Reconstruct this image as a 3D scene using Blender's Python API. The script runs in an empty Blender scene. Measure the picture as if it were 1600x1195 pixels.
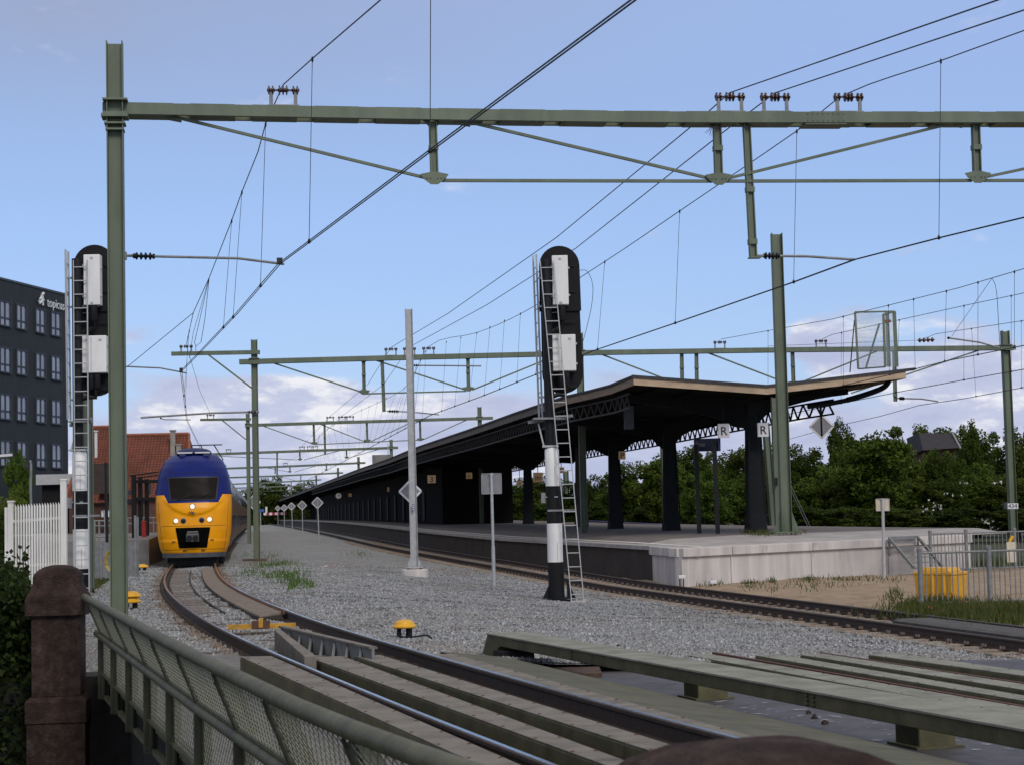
import bpy, math, random
import numpy as np
from mathutils import Vector, Matrix, noise
random.seed(7); RNG = np.random.default_rng(7)
C = bpy.context.scene.collection
sc = bpy.context.scene
# ------------------------------------------------------------------ camera model (world: x right, y ahead, z up, z=0 left rail head)
F = 2870.; CAMZ = 1.5; PIT = math.atan(205.5/F); ROL = math.radians(-1.35)
def ray(px, py):
    u = (px-800)/F; v = -(py-597.5)/F; c, s = math.cos(ROL), math.sin(ROL)
    u, v = c*u-s*v, s*u+c*v
    cp, sp = math.cos(PIT), math.sin(PIT)
    return (u, cp-v*sp, sp+v*cp)
def at(px, py, D):
    r = ray(px, py); k = D/r[1]
    return Vector((r[0]*k, D, CAMZ+r[2]*k))
def gr(px, py, z):
    r = ray(px, py); k = (z-CAMZ)/r[2]
    return Vector((r[0]*k, r[1]*k, z))
def itp(x, xs, ys): return float(np.interp(x, xs, ys))
# track centre lines as functions of distance
LA = [(4,2.5),(11.27,.14),(14.14,-.77),(19.06,-2.2),(22.12,-3.12),(26.69,-4.4),(33.02,-5.95),(36.64,-6.8),(42.05,-8.0),(49.24,-9.42),(60,-11.3),(70,-12.98),(100,-17.4),(150,-24.4),(220,-34),(420,-62)]
BC = [(6,12.9),(20,9.9),(30,7.75),(45.5,4.6),(52,3.3),(75,-1.2),(103,-6.7),(150,-13.9),(276,-33.2),(435,-57.6),(600,-83)]
def smooth(pts, step=1.0, k=7):
    ys = np.array([p[0] for p in pts]); xs = np.array([p[1] for p in pts])
    g = np.arange(ys[0], ys[-1]+.01, step); v = np.interp(g, ys, xs)
    for _ in range(2):
        e = np.pad(v, k, mode='reflect', reflect_type='odd'); v = np.convolve(e, np.ones(2*k+1)/(2*k+1), 'valid')
    return g, v
gA, vA = smooth(LA, 1.0, 3); gB, vB = smooth(BC, 1.0, 7)
def lineA(y):                     # left rail -> centre by perpendicular offset
    x = itp(y, gA, vA); d = (itp(y+1, gA, vA)-itp(y-1, gA, vA))/2
    return x, d
def ofs(g, v, y, o):
    x = itp(y, g, v); d = (itp(y+1.5, g, v)-itp(y-1.5, g, v))/3; n = math.hypot(1, d)
    return Vector((x+o/n, y-o*d/n, 0))
def A(y, o=0):
    p = ofs(gA, vA, y, o+.7525); p.z = zA(p.y); return p
def B(y, o=0):
    p = ofs(gB, vB, y, o); p.z = zB(y); return p
def zA(y): return itp(y, [0,70,200,420], [0,0,.3,.55])
def zB(y): return itp(y, [0,52,103,150,200,276,435], [-.55,-.55,-.1,.15,.33,.5,.7])
def xA(y): return itp(y, gA, vA)+.79
def xB(y): return itp(y, gB, vB)
def zG(x, y):                     # ballast surface
    a, b = xA(y), xB(y); t = min(max((x-a-1.5)/max(b-a-3, .5), 0), 1)
    t = t*t*(3-2*t)
    return (zA(y)-.17)*(1-t)+(zB(y)-.19)*t-(.17*math.exp(-((x-.4)/1.6)**2-((y-24.2)/2.6)**2) if y < 34 else 0)
def grd(px, py, dz=0):            # pixel -> point on the ballast
    z = -.2
    for _ in range(12):
        p = gr(px, py, z+dz); z = zG(p.x, p.y)
    return gr(px, py, z+dz)
# ------------------------------------------------------------------ materials
MATS = {}
def nd(nt, t, **kw):
    n = nt.nodes.new(t)
    for k, v in kw.items():
        if k.startswith('i_'):
            n.inputs[int(k[2:]) if k[2:].isdigit() else k[2:].replace('_', ' ')].default_value = v
        else: setattr(n, k, v)
    return n
def ramp(nt, fac, stops):
    r = nt.nodes.new('ShaderNodeValToRGB'); el = r.color_ramp.elements
    while len(el) < len(stops): el.new(.5)
    for e, (p, c) in zip(el, stops):
        e.position = p; e.color = (*c, 1) if len(c) == 3 else c
    nt.links.new(fac, r.inputs[0]); return r
def mat(name, col, col2=None, rough=.6, metal=0., scale=3., bump=0., bscale=40., emit=None, spec=.5, stretch=None, c3=None, world=True, detail=6, rust=0., rcol=(.12,.055,.028), streak=0.):
    if name in MATS: return MATS[name]
    m = bpy.data.materials.new(name); m.use_nodes = True; nt = m.node_tree; b = nt.nodes['Principled BSDF']
    b.inputs['Roughness'].default_value = rough; b.inputs['Metallic'].default_value = metal
    b.inputs['Specular IOR Level'].default_value = spec
    if world: co = nd(nt, 'ShaderNodeNewGeometry').outputs['Position']
    else: co = nd(nt, 'ShaderNodeTexCoord').outputs['Object']
    if stretch:
        mp = nd(nt, 'ShaderNodeMapping'); mp.inputs['Scale'].default_value = stretch; nt.links.new(co, mp.inputs[0]); co = mp.outputs[0]
    col2 = col2 or tuple(c*.72 for c in col)
    n = nd(nt, 'ShaderNodeTexNoise', i_Scale=scale, i_Detail=detail, i_Roughness=.65); nt.links.new(co, n.inputs['Vector'])
    st = [(.32, col2), (.62, col)] if not c3 else [(.3, col2), (.5, col), (.7, c3)]
    r = ramp(nt, n.outputs['Fac'], st); colo = r.outputs[0]
    if streak:
        mp2 = nd(nt, 'ShaderNodeMapping'); mp2.inputs['Scale'].default_value = (1.7,1.7,.22); nt.links.new(co, mp2.inputs[0])
        ns = nd(nt, 'ShaderNodeTexNoise', i_Scale=1.6, i_Detail=5., i_Roughness=.6); nt.links.new(mp2.outputs[0], ns.inputs['Vector'])
        rs = ramp(nt, ns.outputs['Fac'], [(.42, (1-streak,)*3), (.62, (1.05,1.04,1.03))]); ms_ = nd(nt, 'ShaderNodeMixRGB', blend_type='MULTIPLY', i_Fac=1.)
        nt.links.new(colo, ms_.inputs[1]); nt.links.new(rs.outputs[0], ms_.inputs[2]); colo = ms_.outputs[0]
    if rust:
        nr = nd(nt, 'ShaderNodeTexNoise', i_Scale=2.3, i_Detail=9., i_Roughness=.72); nt.links.new(co, nr.inputs['Vector'])
        rf = ramp(nt, nr.outputs['Fac'], [(.66-.12*rust, (0,0,0)), (.74-.06*rust, (1,1,1))]); mr_ = nd(nt, 'ShaderNodeMixRGB'); mr_.inputs[2].default_value = (*rcol, 1)
        sc_ = nd(nt, 'ShaderNodeMath', operation='MULTIPLY'); sc_.inputs[1].default_value = .75; nt.links.new(rf.outputs[0], sc_.inputs[0])
        nt.links.new(sc_.outputs[0], mr_.inputs[0]); nt.links.new(colo, mr_.inputs[1]); colo = mr_.outputs[0]
    nt.links.new(colo, b.inputs['Base Color'])
    rr = nd(nt, 'ShaderNodeMapRange'); rr.inputs[3].default_value = max(rough-.12, .03); rr.inputs[4].default_value = min(rough+.15, 1)
    n3 = nd(nt, 'ShaderNodeTexNoise', i_Scale=scale*3.1, i_Detail=3.); nt.links.new(co, n3.inputs['Vector'])
    nt.links.new(n3.outputs['Fac'], rr.inputs[0]); nt.links.new(rr.outputs[0], b.inputs['Roughness'])
    if bump:
        n2 = nd(nt, 'ShaderNodeTexNoise', i_Scale=bscale, i_Detail=4.); nt.links.new(co, n2.inputs['Vector'])
        bp = nd(nt, 'ShaderNodeBump', i_Strength=bump, i_Distance=.02); nt.links.new(n2.outputs['Fac'], bp.inputs['Height'])
        nt.links.new(bp.outputs[0], b.inputs['Normal'])
    if emit:
        b.inputs['Emission Color'].default_value = (*emit[0], 1); b.inputs['Emission Strength'].default_value = emit[1]
    MATS[name] = m; return m
GREEN = mat('mast_green_paint', (.145,.175,.115), (.105,.13,.085), .55, scale=1.6, bump=.15, bscale=60, stretch=(1,1,.35), rust=.25, rcol=(.09,.075,.05), streak=.12)
GREEN2 = mat('railing_green_paint', (.125,.122,.072), (.075,.074,.045), .55, scale=5, bump=.25, bscale=70, rust=.5, rcol=(.085,.06,.035), spec=.3)
OLIVE = mat('bridge_olive_paint', (0.1300,0.1196,0.0624), (0.0780,0.0728,0.0390), .62, scale=3, bump=.2, bscale=30, spec=.25, rust=.6, rcol=(.075,.05,.03), streak=.12)
PLATE = mat('walkway_plate', (0.2228,0.1998,0.1688), (0.1350,0.1215,0.1053), .8, scale=3, bump=.6, bscale=140, c3=(0.2767,0.2497,0.2093), rust=.7, rcol=(.13,.085,.06), spec=.25, detail=9)
PLATEG = mat('walkway_plate_green', (0.2470,0.2405,0.1885), (0.1560,0.1534,0.1144), .65, scale=2.2, bump=.4, bscale=90, c3=(0.3250,0.3185,0.2600), rust=.6, rcol=(.12,.10,.075), spec=.3, detail=9)
DECK = mat('wet_asphalt_deck', (.085,.078,.08), (.05,.046,.047), .6, spec=.3, scale=2.2, bump=.2, bscale=60, c3=(.10,.10,.115))
DARK = mat('brown_black', (.022,.02,.018), (.012,.011,.01), .8, scale=4)  # near-black brown for floors, gaps and undersides
RAIL = mat('rail_rust', (.055,.031,.021), (.024,.016,.012), .7, scale=14, bump=.3, bscale=90)
RAILR = mat('rail_red_rust', (.13,.055,.03), (.07,.03,.018), .8, scale=12)
HEAD = mat('rail_head_polished', (.34,.32,.30), (.20,.185,.17), .17, .95, scale=7)
HEADD = mat('rail_head_dull', (.09,.075,.065), (.05,.04,.035), .5, .4, scale=9)
SLEEP = mat('timber_sleeper', (.12,.085,.062), (.06,.045,.035), .9, scale=8, bump=.5, bscale=40)
CSLEEP = mat('concrete_sleeper', (0.2880,0.2400,0.1920), (0.1920,0.1360,0.0960), .9, scale=5, bump=.3, bscale=60)
GALV = mat('galvanised_steel', (.47,.475,.475), (.36,.365,.365), .5, .2, scale=5)
GALVD = mat('grey_weathered_steel', (.25,.253,.25), (.16,.162,.16), .55, .2, scale=6)
WHITE = mat('white_painted_sheet', (.83,.815,.785), (.72,.705,.67), .5, scale=2.2, stretch=(1,1,.4))
WHITEW = mat('white_weathered_paint', (.84,.82,.77), (.62,.585,.52), .65, scale=3, stretch=(1,1,.3))
BLACK = mat('black_paint', (.009,.009,.010), (.006,.006,.007), .5, scale=4, spec=.3)
BLACKM = mat('matt_black_sheet', (.010,.010,.011), (.007,.007,.008), .7, scale=2, spec=.25)
WIRE = mat('wire_dark_copper', (.02,.018,.018), (.012,.011,.011), .6, scale=5)
INSUL = mat('brown_porcelain', (.06,.025,.016), (.03,.014,.01), .2, scale=10)
YEL = mat('yellow_plastic', (.80,.42,.02), (.62,.31,.012), .4, scale=4)
YELD = mat('yellow_worn_paint', (.62,.33,.02), (.32,.17,.03), .6, scale=8)
CONC = mat('pale_concrete', (0.5800,0.5336,0.4988), (0.4640,0.4176,0.3886), .85, scale=1.3, bump=.25, bscale=45, stretch=(1,1,.45), c3=(0.6380,0.5916,0.5510), streak=.16, rust=.35, rcol=(.29,.265,.235))
CONCD = mat('dirty_concrete', (.25,.235,.22), (.15,.14,.13), .9, scale=2, bump=.3, bscale=40)
BRICKD = mat('dark_brick', (.026,.021,.018), (.014,.012,.010), .9, scale=5, bump=.5, bscale=25)  # very dark brown base tone with random variation
PLATF = mat('platform_paving', (0.1938,0.1625,0.1438), (0.1250,0.1063,0.0938), .85, scale=1.5, bump=.2, bscale=40)
PLATE_EDGE = mat('platform_edge_slab', (0.4080,0.3840,0.3600), (0.2760,0.2580,0.2400), .8, scale=2)
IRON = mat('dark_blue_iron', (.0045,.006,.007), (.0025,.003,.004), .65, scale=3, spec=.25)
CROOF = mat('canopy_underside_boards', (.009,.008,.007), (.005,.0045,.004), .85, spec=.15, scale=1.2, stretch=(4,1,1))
FASC = mat('timber_fascia', (0.4940,0.3640,0.2405), (0.3510,0.2535,0.1625), .7, scale=2, stretch=(1,1,5))
FASCG = mat('weathered_fascia', (.17,.15,.13), (.09,.08,.07), .8, scale=2)
FELT = mat('roof_felt', (.05,.05,.055), (.03,.03,.033), .8, scale=3)
GRAN = mat('brown_sandstone', (.050,.031,.026), (.024,.016,.014), .92, scale=9, bump=1., bscale=55, c3=(.085,.058,.049), spec=.15, rust=.45, rcol=(.12,.10,.088), streak=.3, detail=10)
PAVE = mat('footpath_slab', (.21,.195,.185), (.14,.13,.12), .8, scale=4, bump=.3, bscale=60)
SAND = mat('sandy_soil', (.31,.225,.145), (.20,.145,.09), .95, scale=1.5, bump=.9, bscale=18, c3=(.38,.285,.19), detail=10)
BUILD = mat('anthracite_cladding', (0.0273,0.0325,0.0338), (0.0221,0.0260,0.0273), .65, spec=.3, scale=1.2, stretch=(1,1,.3))
GLASS = mat('window_glass', (.28,.31,.36), (.18,.20,.24), .08, .55, scale=.6, spec=.8)
FRAME = mat('window_frame_dark', (.03,.038,.045), (.022,.028,.034), .5)
SIGNW = mat('sign_white', (.72,.70,.70), (.62,.60,.60), .5)
SIGNB = mat('sign_back_grey', (.25,.25,.265), (.20,.20,.21), .55, .2, scale=4)
BLUE = mat('sign_navy_blue', (.012,.016,.06), (.010,.013,.05), .45)
INK = mat('lettering_dark', (.02,.02,.05), (.015,.015,.04), .5)
LITSIGN = mat('lit_sign_face', (.5,.36,.2), (.4,.28,.15), .5, emit=((1.,.62,.32), .07))
LITWHITE = mat('lit_white_sign_face', (.7,.68,.66), (.62,.6,.58), .5, emit=((1.,.93,.9), .10))
RED = mat('red_paint', (.42,.03,.025), (.3,.02,.02), .5)
STEM = mat('tree_bark', (.07,.055,.04), (.035,.028,.022), .9, scale=6)
def brick_mat(name, c1, c2, mortar, scale, bw=.22, bh=.065, off=.5, ms=.012, rough=.85):
    m = bpy.data.materials.new(name); m.use_nodes = True; nt = m.node_tree; b = nt.nodes['Principled BSDF']; b.inputs['Roughness'].default_value = rough
    co = nd(nt, 'ShaderNodeTexCoord')
    br = nd(nt, 'ShaderNodeTexBrick', i_Scale=1.0); br.offset = off
    br.inputs['Color1'].default_value = (*c1, 1); br.inputs['Color2'].default_value = (*c2, 1); br.inputs['Mortar'].default_value = (*mortar, 1)
    br.inputs['Mortar Size'].default_value = ms; br.inputs['Brick Width'].default_value = bw; br.inputs['Row Height'].default_value = bh
    nt.links.new(co.outputs['UV'], br.inputs['Vector'])
    n = nd(nt, 'ShaderNodeTexNoise', i_Scale=.9, i_Detail=8.); nt.links.new(co.outputs['Object'], n.inputs['Vector'])
    mx = nd(nt, 'ShaderNodeMixRGB', blend_type='MULTIPLY', i_Fac=.8); rp = ramp(nt, n.outputs['Fac'], [(.3, (.5,.48,.46)), (.65, (1.1,1.05,1.))])
    nt.links.new(br.outputs['Color'], mx.inputs[1]); nt.links.new(rp.outputs[0], mx.inputs[2]); nt.links.new(mx.outputs[0], b.inputs['Base Color'])
    bp = nd(nt, 'ShaderNodeBump', i_Strength=.6, i_Distance=.03); nt.links.new(br.outputs['Fac'], bp.inputs['Height']); bp.invert = True
    nt.links.new(bp.outputs[0], b.inputs['Normal']); MATS[name] = m; return m
TILE = brick_mat('orange_roof_tile', (.25,.060,.026), (.175,.044,.022), (.085,.032,.02), 1, .20, .21, .0, .035)
BRICK = brick_mat('red_brick', (.16,.055,.035), (.11,.042,.03), (.12,.09,.075), 1)
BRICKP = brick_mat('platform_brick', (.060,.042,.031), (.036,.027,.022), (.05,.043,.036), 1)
def leaf_mat(name, c1, c2, c3):
    m = bpy.data.materials.new(name); m.use_nodes = True; nt = m.node_tree; b = nt.nodes['Principled BSDF']; out = nt.nodes['Material Output']
    b.inputs['Roughness'].default_value = .6; b.inputs['Specular IOR Level'].default_value = .08
    g = nd(nt, 'ShaderNodeNewGeometry'); oi = nd(nt, 'ShaderNodeObjectInfo')
    n = nd(nt, 'ShaderNodeTexNoise', i_Scale=.9, i_Detail=4.); nt.links.new(g.outputs['Position'], n.inputs['Vector'])
    ad = nd(nt, 'ShaderNodeMath', operation='MULTIPLY_ADD'); ad.inputs[1].default_value = .35
    nt.links.new(g.outputs['Random Per Island'], ad.inputs[0]); nt.links.new(n.outputs['Fac'], ad.inputs[2])
    a2 = nd(nt, 'ShaderNodeMath', operation='MULTIPLY_ADD'); a2.inputs[1].default_value = .3; nt.links.new(oi.outputs['Random'], a2.inputs[0]); nt.links.new(ad.outputs[0], a2.inputs[2])
    r = ramp(nt, a2.outputs[0], [(.45, c1), (.8, c2), (1.1 if False else 1., c3)])
    nt.links.new(r.outputs[0], b.inputs['Base Color'])
    t = nd(nt, 'ShaderNodeBsdfTranslucent'); nt.links.new(r.outputs[0], t.inputs[0])
    mx = nd(nt, 'ShaderNodeMixShader', i_0=.3); nt.links.new(b.outputs[0], mx.inputs[1]); nt.links.new(t.outputs[0], mx.inputs[2]); nt.links.new(mx.outputs[0], out.inputs[0])
    MATS[name] = m; return m
LEAF = leaf_mat('leaves_green', (.036,.058,.008), (.072,.108,.015), (.125,.158,.027))
LEAFD = leaf_mat('leaves_dark', (.024,.039,.007), (.049,.074,.011), (.09,.116,.021))
IVY = leaf_mat('ivy_leaves', (.010,.018,.005), (.022,.036,.009), (.045,.062,.016))
LEAFL = leaf_mat('leaves_bright', (.045,.08,.012), (.08,.13,.021), (.13,.18,.038))
GRASS = leaf_mat('grass_blades', (.04,.058,.013), (.07,.09,.022), (.13,.13,.045))
def stone_mat():
    m = bpy.data.materials.new('grey_ballast'); m.use_nodes = True; nt = m.node_tree; b = nt.nodes['Principled BSDF']; b.inputs['Roughness'].default_value = .85
    g = nd(nt, 'ShaderNodeNewGeometry')
    v = nd(nt, 'ShaderNodeTexVoronoi', i_Scale=19.); nt.links.new(g.outputs['Position'], v.inputs['Vector'])
    sp = nd(nt, 'ShaderNodeSeparateColor'); nt.links.new(v.outputs['Color'], sp.inputs[0])
    r = ramp(nt, sp.outputs[0], [(0, (.15,.15,.148)), (.45, (.26,.262,.26)), (.85, (.36,.362,.36)), (1, (.48,.475,.46))])
    n = nd(nt, 'ShaderNodeTexNoise', i_Scale=.35, i_Detail=7., i_Roughness=.7); nt.links.new(g.outputs['Position'], n.inputs['Vector'])
    r2 = ramp(nt, n.outputs['Fac'], [(.36, (.90,.84,.78)), (.54, (1.,1.,1.))])
    mx = nd(nt, 'ShaderNodeMixRGB', blend_type='MULTIPLY', i_Fac=1.); nt.links.new(r.outputs[0], mx.inputs[1]); nt.links.new(r2.outputs[0], mx.inputs[2])
    nt.links.new(mx.outputs[0], b.inputs['Base Color'])
    bp = nd(nt, 'ShaderNodeBump', i_Strength=1., i_Distance=.045); nt.links.new(v.outputs['Distance'], bp.inputs['Height']); bp.invert = True
    nt.links.new(bp.outputs[0], b.inputs['Normal']); return m
STONE = stone_mat()
def chip_mat(nm='ballast_stone', tint=(1,1,1)):
    m = bpy.data.materials.new(nm); m.use_nodes = True; nt = m.node_tree; b = nt.nodes['Principled BSDF']; b.inputs['Roughness'].default_value = .8
    g = nd(nt, 'ShaderNodeNewGeometry')
    r = ramp(nt, g.outputs['Random Per Island'], [(p_, tuple(c_*k_ for c_, k_ in zip(cc, tint))) for p_, cc in [(0, (.16,.162,.165)), (.4, (.25,.254,.26)), (.8, (.335,.34,.347)), (.96, (.42,.423,.42)), (1, (.52,.515,.50))]])
    n = nd(nt, 'ShaderNodeTexNoise', i_Scale=.35, i_Detail=7., i_Roughness=.7); nt.links.new(g.outputs['Position'], n.inputs['Vector'])
    r2 = ramp(nt, n.outputs['Fac'], [(.36, (.90,.84,.78)), (.54, (1.,1.,1.))])
    mx = nd(nt, 'ShaderNodeMixRGB', blend_type='MULTIPLY', i_Fac=1.); nt.links.new(r.outputs[0], mx.inputs[1]); nt.links.new(r2.outputs[0], mx.inputs[2])
    nt.links.new(mx.outputs[0], b.inputs['Base Color']); return m
CHIP = chip_mat(); CHIPR = chip_mat('rust_stained_ballast_stone', (.78,.62,.50))
def terrain_mat():
    m = bpy.data.materials.new('earth_and_grass'); m.use_nodes = True; nt = m.node_tree; b = nt.nodes['Principled BSDF']; b.inputs['Roughness'].default_value = .95
    g = nd(nt, 'ShaderNodeNewGeometry'); n = nd(nt, 'ShaderNodeTexNoise', i_Scale=.25, i_Detail=9., i_Roughness=.7); nt.links.new(g.outputs['Position'], n.inputs['Vector'])
    r = ramp(nt, n.outputs['Fac'], [(.35, (.03,.045,.014)), (.5, (.045,.06,.02)), (.62, (.09,.07,.045))]); nt.links.new(r.outputs[0], b.inputs['Base Color'])
    bp = nd(nt, 'ShaderNodeBump', i_Strength=.8, i_Distance=.1); n2 = nd(nt, 'ShaderNodeTexNoise', i_Scale=9., i_Detail=6.); nt.links.new(g.outputs['Position'], n2.inputs['Vector'])
    nt.links.new(n2.outputs['Fac'], bp.inputs['Height']); nt.links.new(bp.outputs[0], b.inputs['Normal']); return m
TERR = terrain_mat()
# ------------------------------------------------------------------ object helpers
def tag(o, label=None, cat=None, group=None, kind=None):
    if label: o['label'] = label
    if cat: o['category'] = cat
    if group: o['group'] = group
    if kind: o['kind'] = kind
    return o
def thing(name, label, cat, loc=(0,0,0), group=None, rz=0.):
    o = bpy.data.objects.new(name, None); C.objects.link(o); o.location = loc; o.rotation_euler = (0,0,rz); o.empty_display_size = .2
    return tag(o, label, cat, group)
def rootloc(p):
    while p.parent: p = p.parent
    return p
def frame_of(p0, p1, up=(0,0,1)):
    d = (Vector(p1)-Vector(p0)); L = d.length; d.normalize(); u = Vector(up)
    if abs(d.dot(u)) > .98: u = Vector((0,1,0))
    s = d.cross(u).normalized(); u = s.cross(d).normalized(); return d, s, u, L
class MB:
    def __init__(s): s.v = []; s.f = []; s.mi = []; s.uv = None
    def add(s, vs, fs, mi=0):
        b = len(s.v); s.v += [tuple(v) for v in vs]; s.f += [tuple(i+b for i in f) for f in fs]; s.mi += [mi]*len(fs); return s
    def hexa(s, q, mi=0):    # 8 points: bottom 4 then top 4
        return s.add(q, [(3,2,1,0),(4,5,6,7),(0,1,5,4),(1,2,6,5),(2,3,7,6),(3,0,4,7)], mi)
    def box(s, c, d, rz=0., mi=0):
        cx, cy, cz = c; a, b, h = d[0]/2, d[1]/2, d[2]/2; cs, sn = math.cos(rz), math.sin(rz)
        q = [(cx+x*cs-y*sn, cy+x*sn+y*cs, cz+z) for z in (-h,h) for x,y in ((-a,-b),(a,-b),(a,b),(-a,b))]
        return s.hexa(q, mi)
    def bar(s, p0, p1, w, h=None, up=(0,0,1), mi=0):
        h = h or w; d, sd, u, L = frame_of(p0, p1, up); p0, p1 = Vector(p0), Vector(p1)
        q = []
        for p in (p0, p1):
            for a, b in ((-1,-1),(1,-1),(1,1),(-1,1)): q.append(p+sd*(a*w/2)+u*(b*h/2))
        return s.hexa([q[0],q[1],q[2],q[3],q[4],q[5],q[6],q[7]], mi)
    def tube(s, pts, r, n=6, mi=0, cap=True):
        pts = [Vector(p) for p in pts]; rs = r if isinstance(r, (list, tuple)) else [r]*len(pts); b = len(s.v)
        for i, p in enumerate(pts):
            a = pts[max(i-1,0)]; c = pts[min(i+1,len(pts)-1)]; d, sd, u, L = frame_of(a, c)
            for k in range(n):
                t = 2*math.pi*k/n; s.v.append(tuple(p+sd*(math.cos(t)*rs[i])+u*(math.sin(t)*rs[i])))
        for i in range(len(pts)-1):
            for k in range(n): s.f.append((b+i*n+k, b+i*n+(k+1)%n, b+(i+1)*n+(k+1)%n, b+(i+1)*n+k)); s.mi.append(mi)
        if cap:
            s.f.append(tuple(b+k for k in reversed(range(n)))); s.f.append(tuple(b+(len(pts)-1)*n+k for k in range(n))); s.mi += [mi,mi]
        return s
    def lathe(s, c, prof, n=20, mi=0, axis=(0,0,1), ref=(0,1,0)):
        c = Vector(c); ax = Vector(axis).normalized(); e1 = ax.cross(Vector(ref)).normalized(); e2 = ax.cross(e1); b = len(s.v)
        for r, z in prof:
            for k in range(n):
                t = 2*math.pi*k/n; s.v.append(tuple(c+ax*z+e1*(r*math.cos(t))+e2*(r*math.sin(t))))
        for i in range(len(prof)-1):
            for k in range(n): s.f.append((b+i*n+k, b+i*n+(k+1)%n, b+(i+1)*n+(k+1)%n, b+(i+1)*n+k)); s.mi.append(mi)
        s.f.append(tuple(b+k for k in reversed(range(n)))); s.f.append(tuple(b+(len(prof)-1)*n+k for k in range(n))); s.mi += [mi,mi]
        return s
    def prism(s, poly, d, mi=0):      # planar polygon (3D points) extruded by vector d
        n = len(poly); d = Vector(d); q = [Vector(p) for p in poly]+[Vector(p)+d for p in poly]
        return s.add(q, [tuple(reversed(range(n))), tuple(range(n, 2*n))]+[(i, (i+1)%n, n+(i+1)%n, n+i) for i in range(n)], mi)
    def sweep(s, path, prof, mi=0, closed=True):   # path: list of (point, side vec, up vec); prof: (a,b)
        b = len(s.v); n = len(prof)
        for p, sd, u in path:
            for a, h in prof: s.v.append(tuple(p+sd*a+u*h))
        for i in range(len(path)-1):
            for k in range(n if closed else n-1): s.f.append((b+i*n+k, b+i*n+(k+1)%n, b+(i+1)*n+(k+1)%n, b+(i+1)*n+k)); s.mi.append(mi)
        if closed:
            s.f.append(tuple(b+k for k in reversed(range(n)))); s.f.append(tuple(b+(len(path)-1)*n+k for k in range(n))); s.mi += [mi,mi]
        return s
    def build(s, name, m, parent=None, smooth=False, local=False, bevel=0., label=None, kind=None, uvs=False, sharp=40):
        me = bpy.data.meshes.new(name)
        L = Vector((0,0,0))
        if parent and not local: L = rootloc(parent).location
        vs = [(v[0]-L[0], v[1]-L[1], v[2]-L[2]) for v in s.v]
        me.from_pydata(vs, [], s.f)
        ms = m if isinstance(m, (list, tuple)) else [m]
        for x in ms: me.materials.append(x)
        if len(ms) > 1: me.polygons.foreach_set('material_index', s.mi)
        me.update()
        if uvs:
            uvl = me.uv_layers.new(name='UVMap')
            for p in me.polygons:
                nx, ny, nz = p.normal
                t = Vector((-ny, nx, 0)); t = t.normalized() if t.length > .05 else Vector((1,0,0)); bt = Vector(p.normal).cross(t)
                for li in p.loop_indices:
                    co = me.vertices[me.loops[li].vertex_index].co; uvl.data[li].uv = (co.dot(t), co.dot(bt))
        if smooth: me.polygons.foreach_set('use_smooth', [True]*len(me.polygons))
        o = bpy.data.objects.new(name, me); C.objects.link(o)
        if parent: o.parent = parent
        if bevel:
            md = o.modifiers.new('bevel', 'BEVEL'); md.width = bevel; md.segments = 2; md.limit_method = 'ANGLE'; md.angle_limit = .6
        if smooth:
            try: me.set_sharp_from_angle(angle=math.radians(sharp))
            except Exception: pass
        if label: o['label'] = label
        if kind: o['kind'] = kind
        return o
def npmesh(name, V, Fq, m, parent=None, kind=None, local=True):
    me = bpy.data.meshes.new(name); k = Fq.shape[1]
    me.vertices.add(len(V)); me.vertices.foreach_set('co', V.astype(np.float32).ravel())
    me.loops.add(Fq.size); me.loops.foreach_set('vertex_index', Fq.astype(np.int32).ravel())
    me.polygons.add(len(Fq)); me.polygons.foreach_set('loop_start', np.arange(0, Fq.size, k, dtype=np.int32)); 
    me.update(calc_edges=True); me.validate(); me.materials.append(m)
    o = bpy.data.objects.new(name, me); C.objects.link(o)
    if parent: o.parent = parent
    if kind: o['kind'] = kind
    return o
def text_part(name, txt, size, pos, right, up, m, parent, depth=.006, align='CENTER', bold=0.):
    cu = bpy.data.curves.new(name, 'FONT'); cu.body = txt; cu.size = size; cu.extrude = depth; cu.align_x = align; cu.align_y = 'CENTER'; cu.offset = bold; cu.resolution_u = 4
    t = bpy.data.objects.new(name+'_tmp', cu); C.objects.link(t); bpy.context.view_layer.update()
    me = bpy.data.meshes.new_from_object(t.evaluated_get(bpy.context.evaluated_depsgraph_get())); bpy.data.objects.remove(t)
    right = Vector(right).normalized(); up = Vector(up); up = (up-right*up.dot(right)).normalized(); n = right.cross(up)
    M = Matrix((right, up, n)).transposed().to_4x4(); M.translation = Vector(pos)-rootloc(parent).location
    me.transform(M); me.materials.clear(); me.materials.append(m)
    o = bpy.data.objects.new(name, me); C.objects.link(o); o.parent = parent; return o
def copy_thing(o, loc, rz=None, label=None, scale=None):
    def rec(x, par):
        c = x.copy(); C.objects.link(c)
        if par: c.parent = par
        for ch in x.children: rec(ch, c)
        return c
    r = rec(o, None); r.location = loc
    if rz is not None: r.rotation_euler = (0,0,rz)
    if scale: r.scale = scale if isinstance(scale, tuple) else (scale,)*3
    if label: r['label'] = label
    return r
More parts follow.
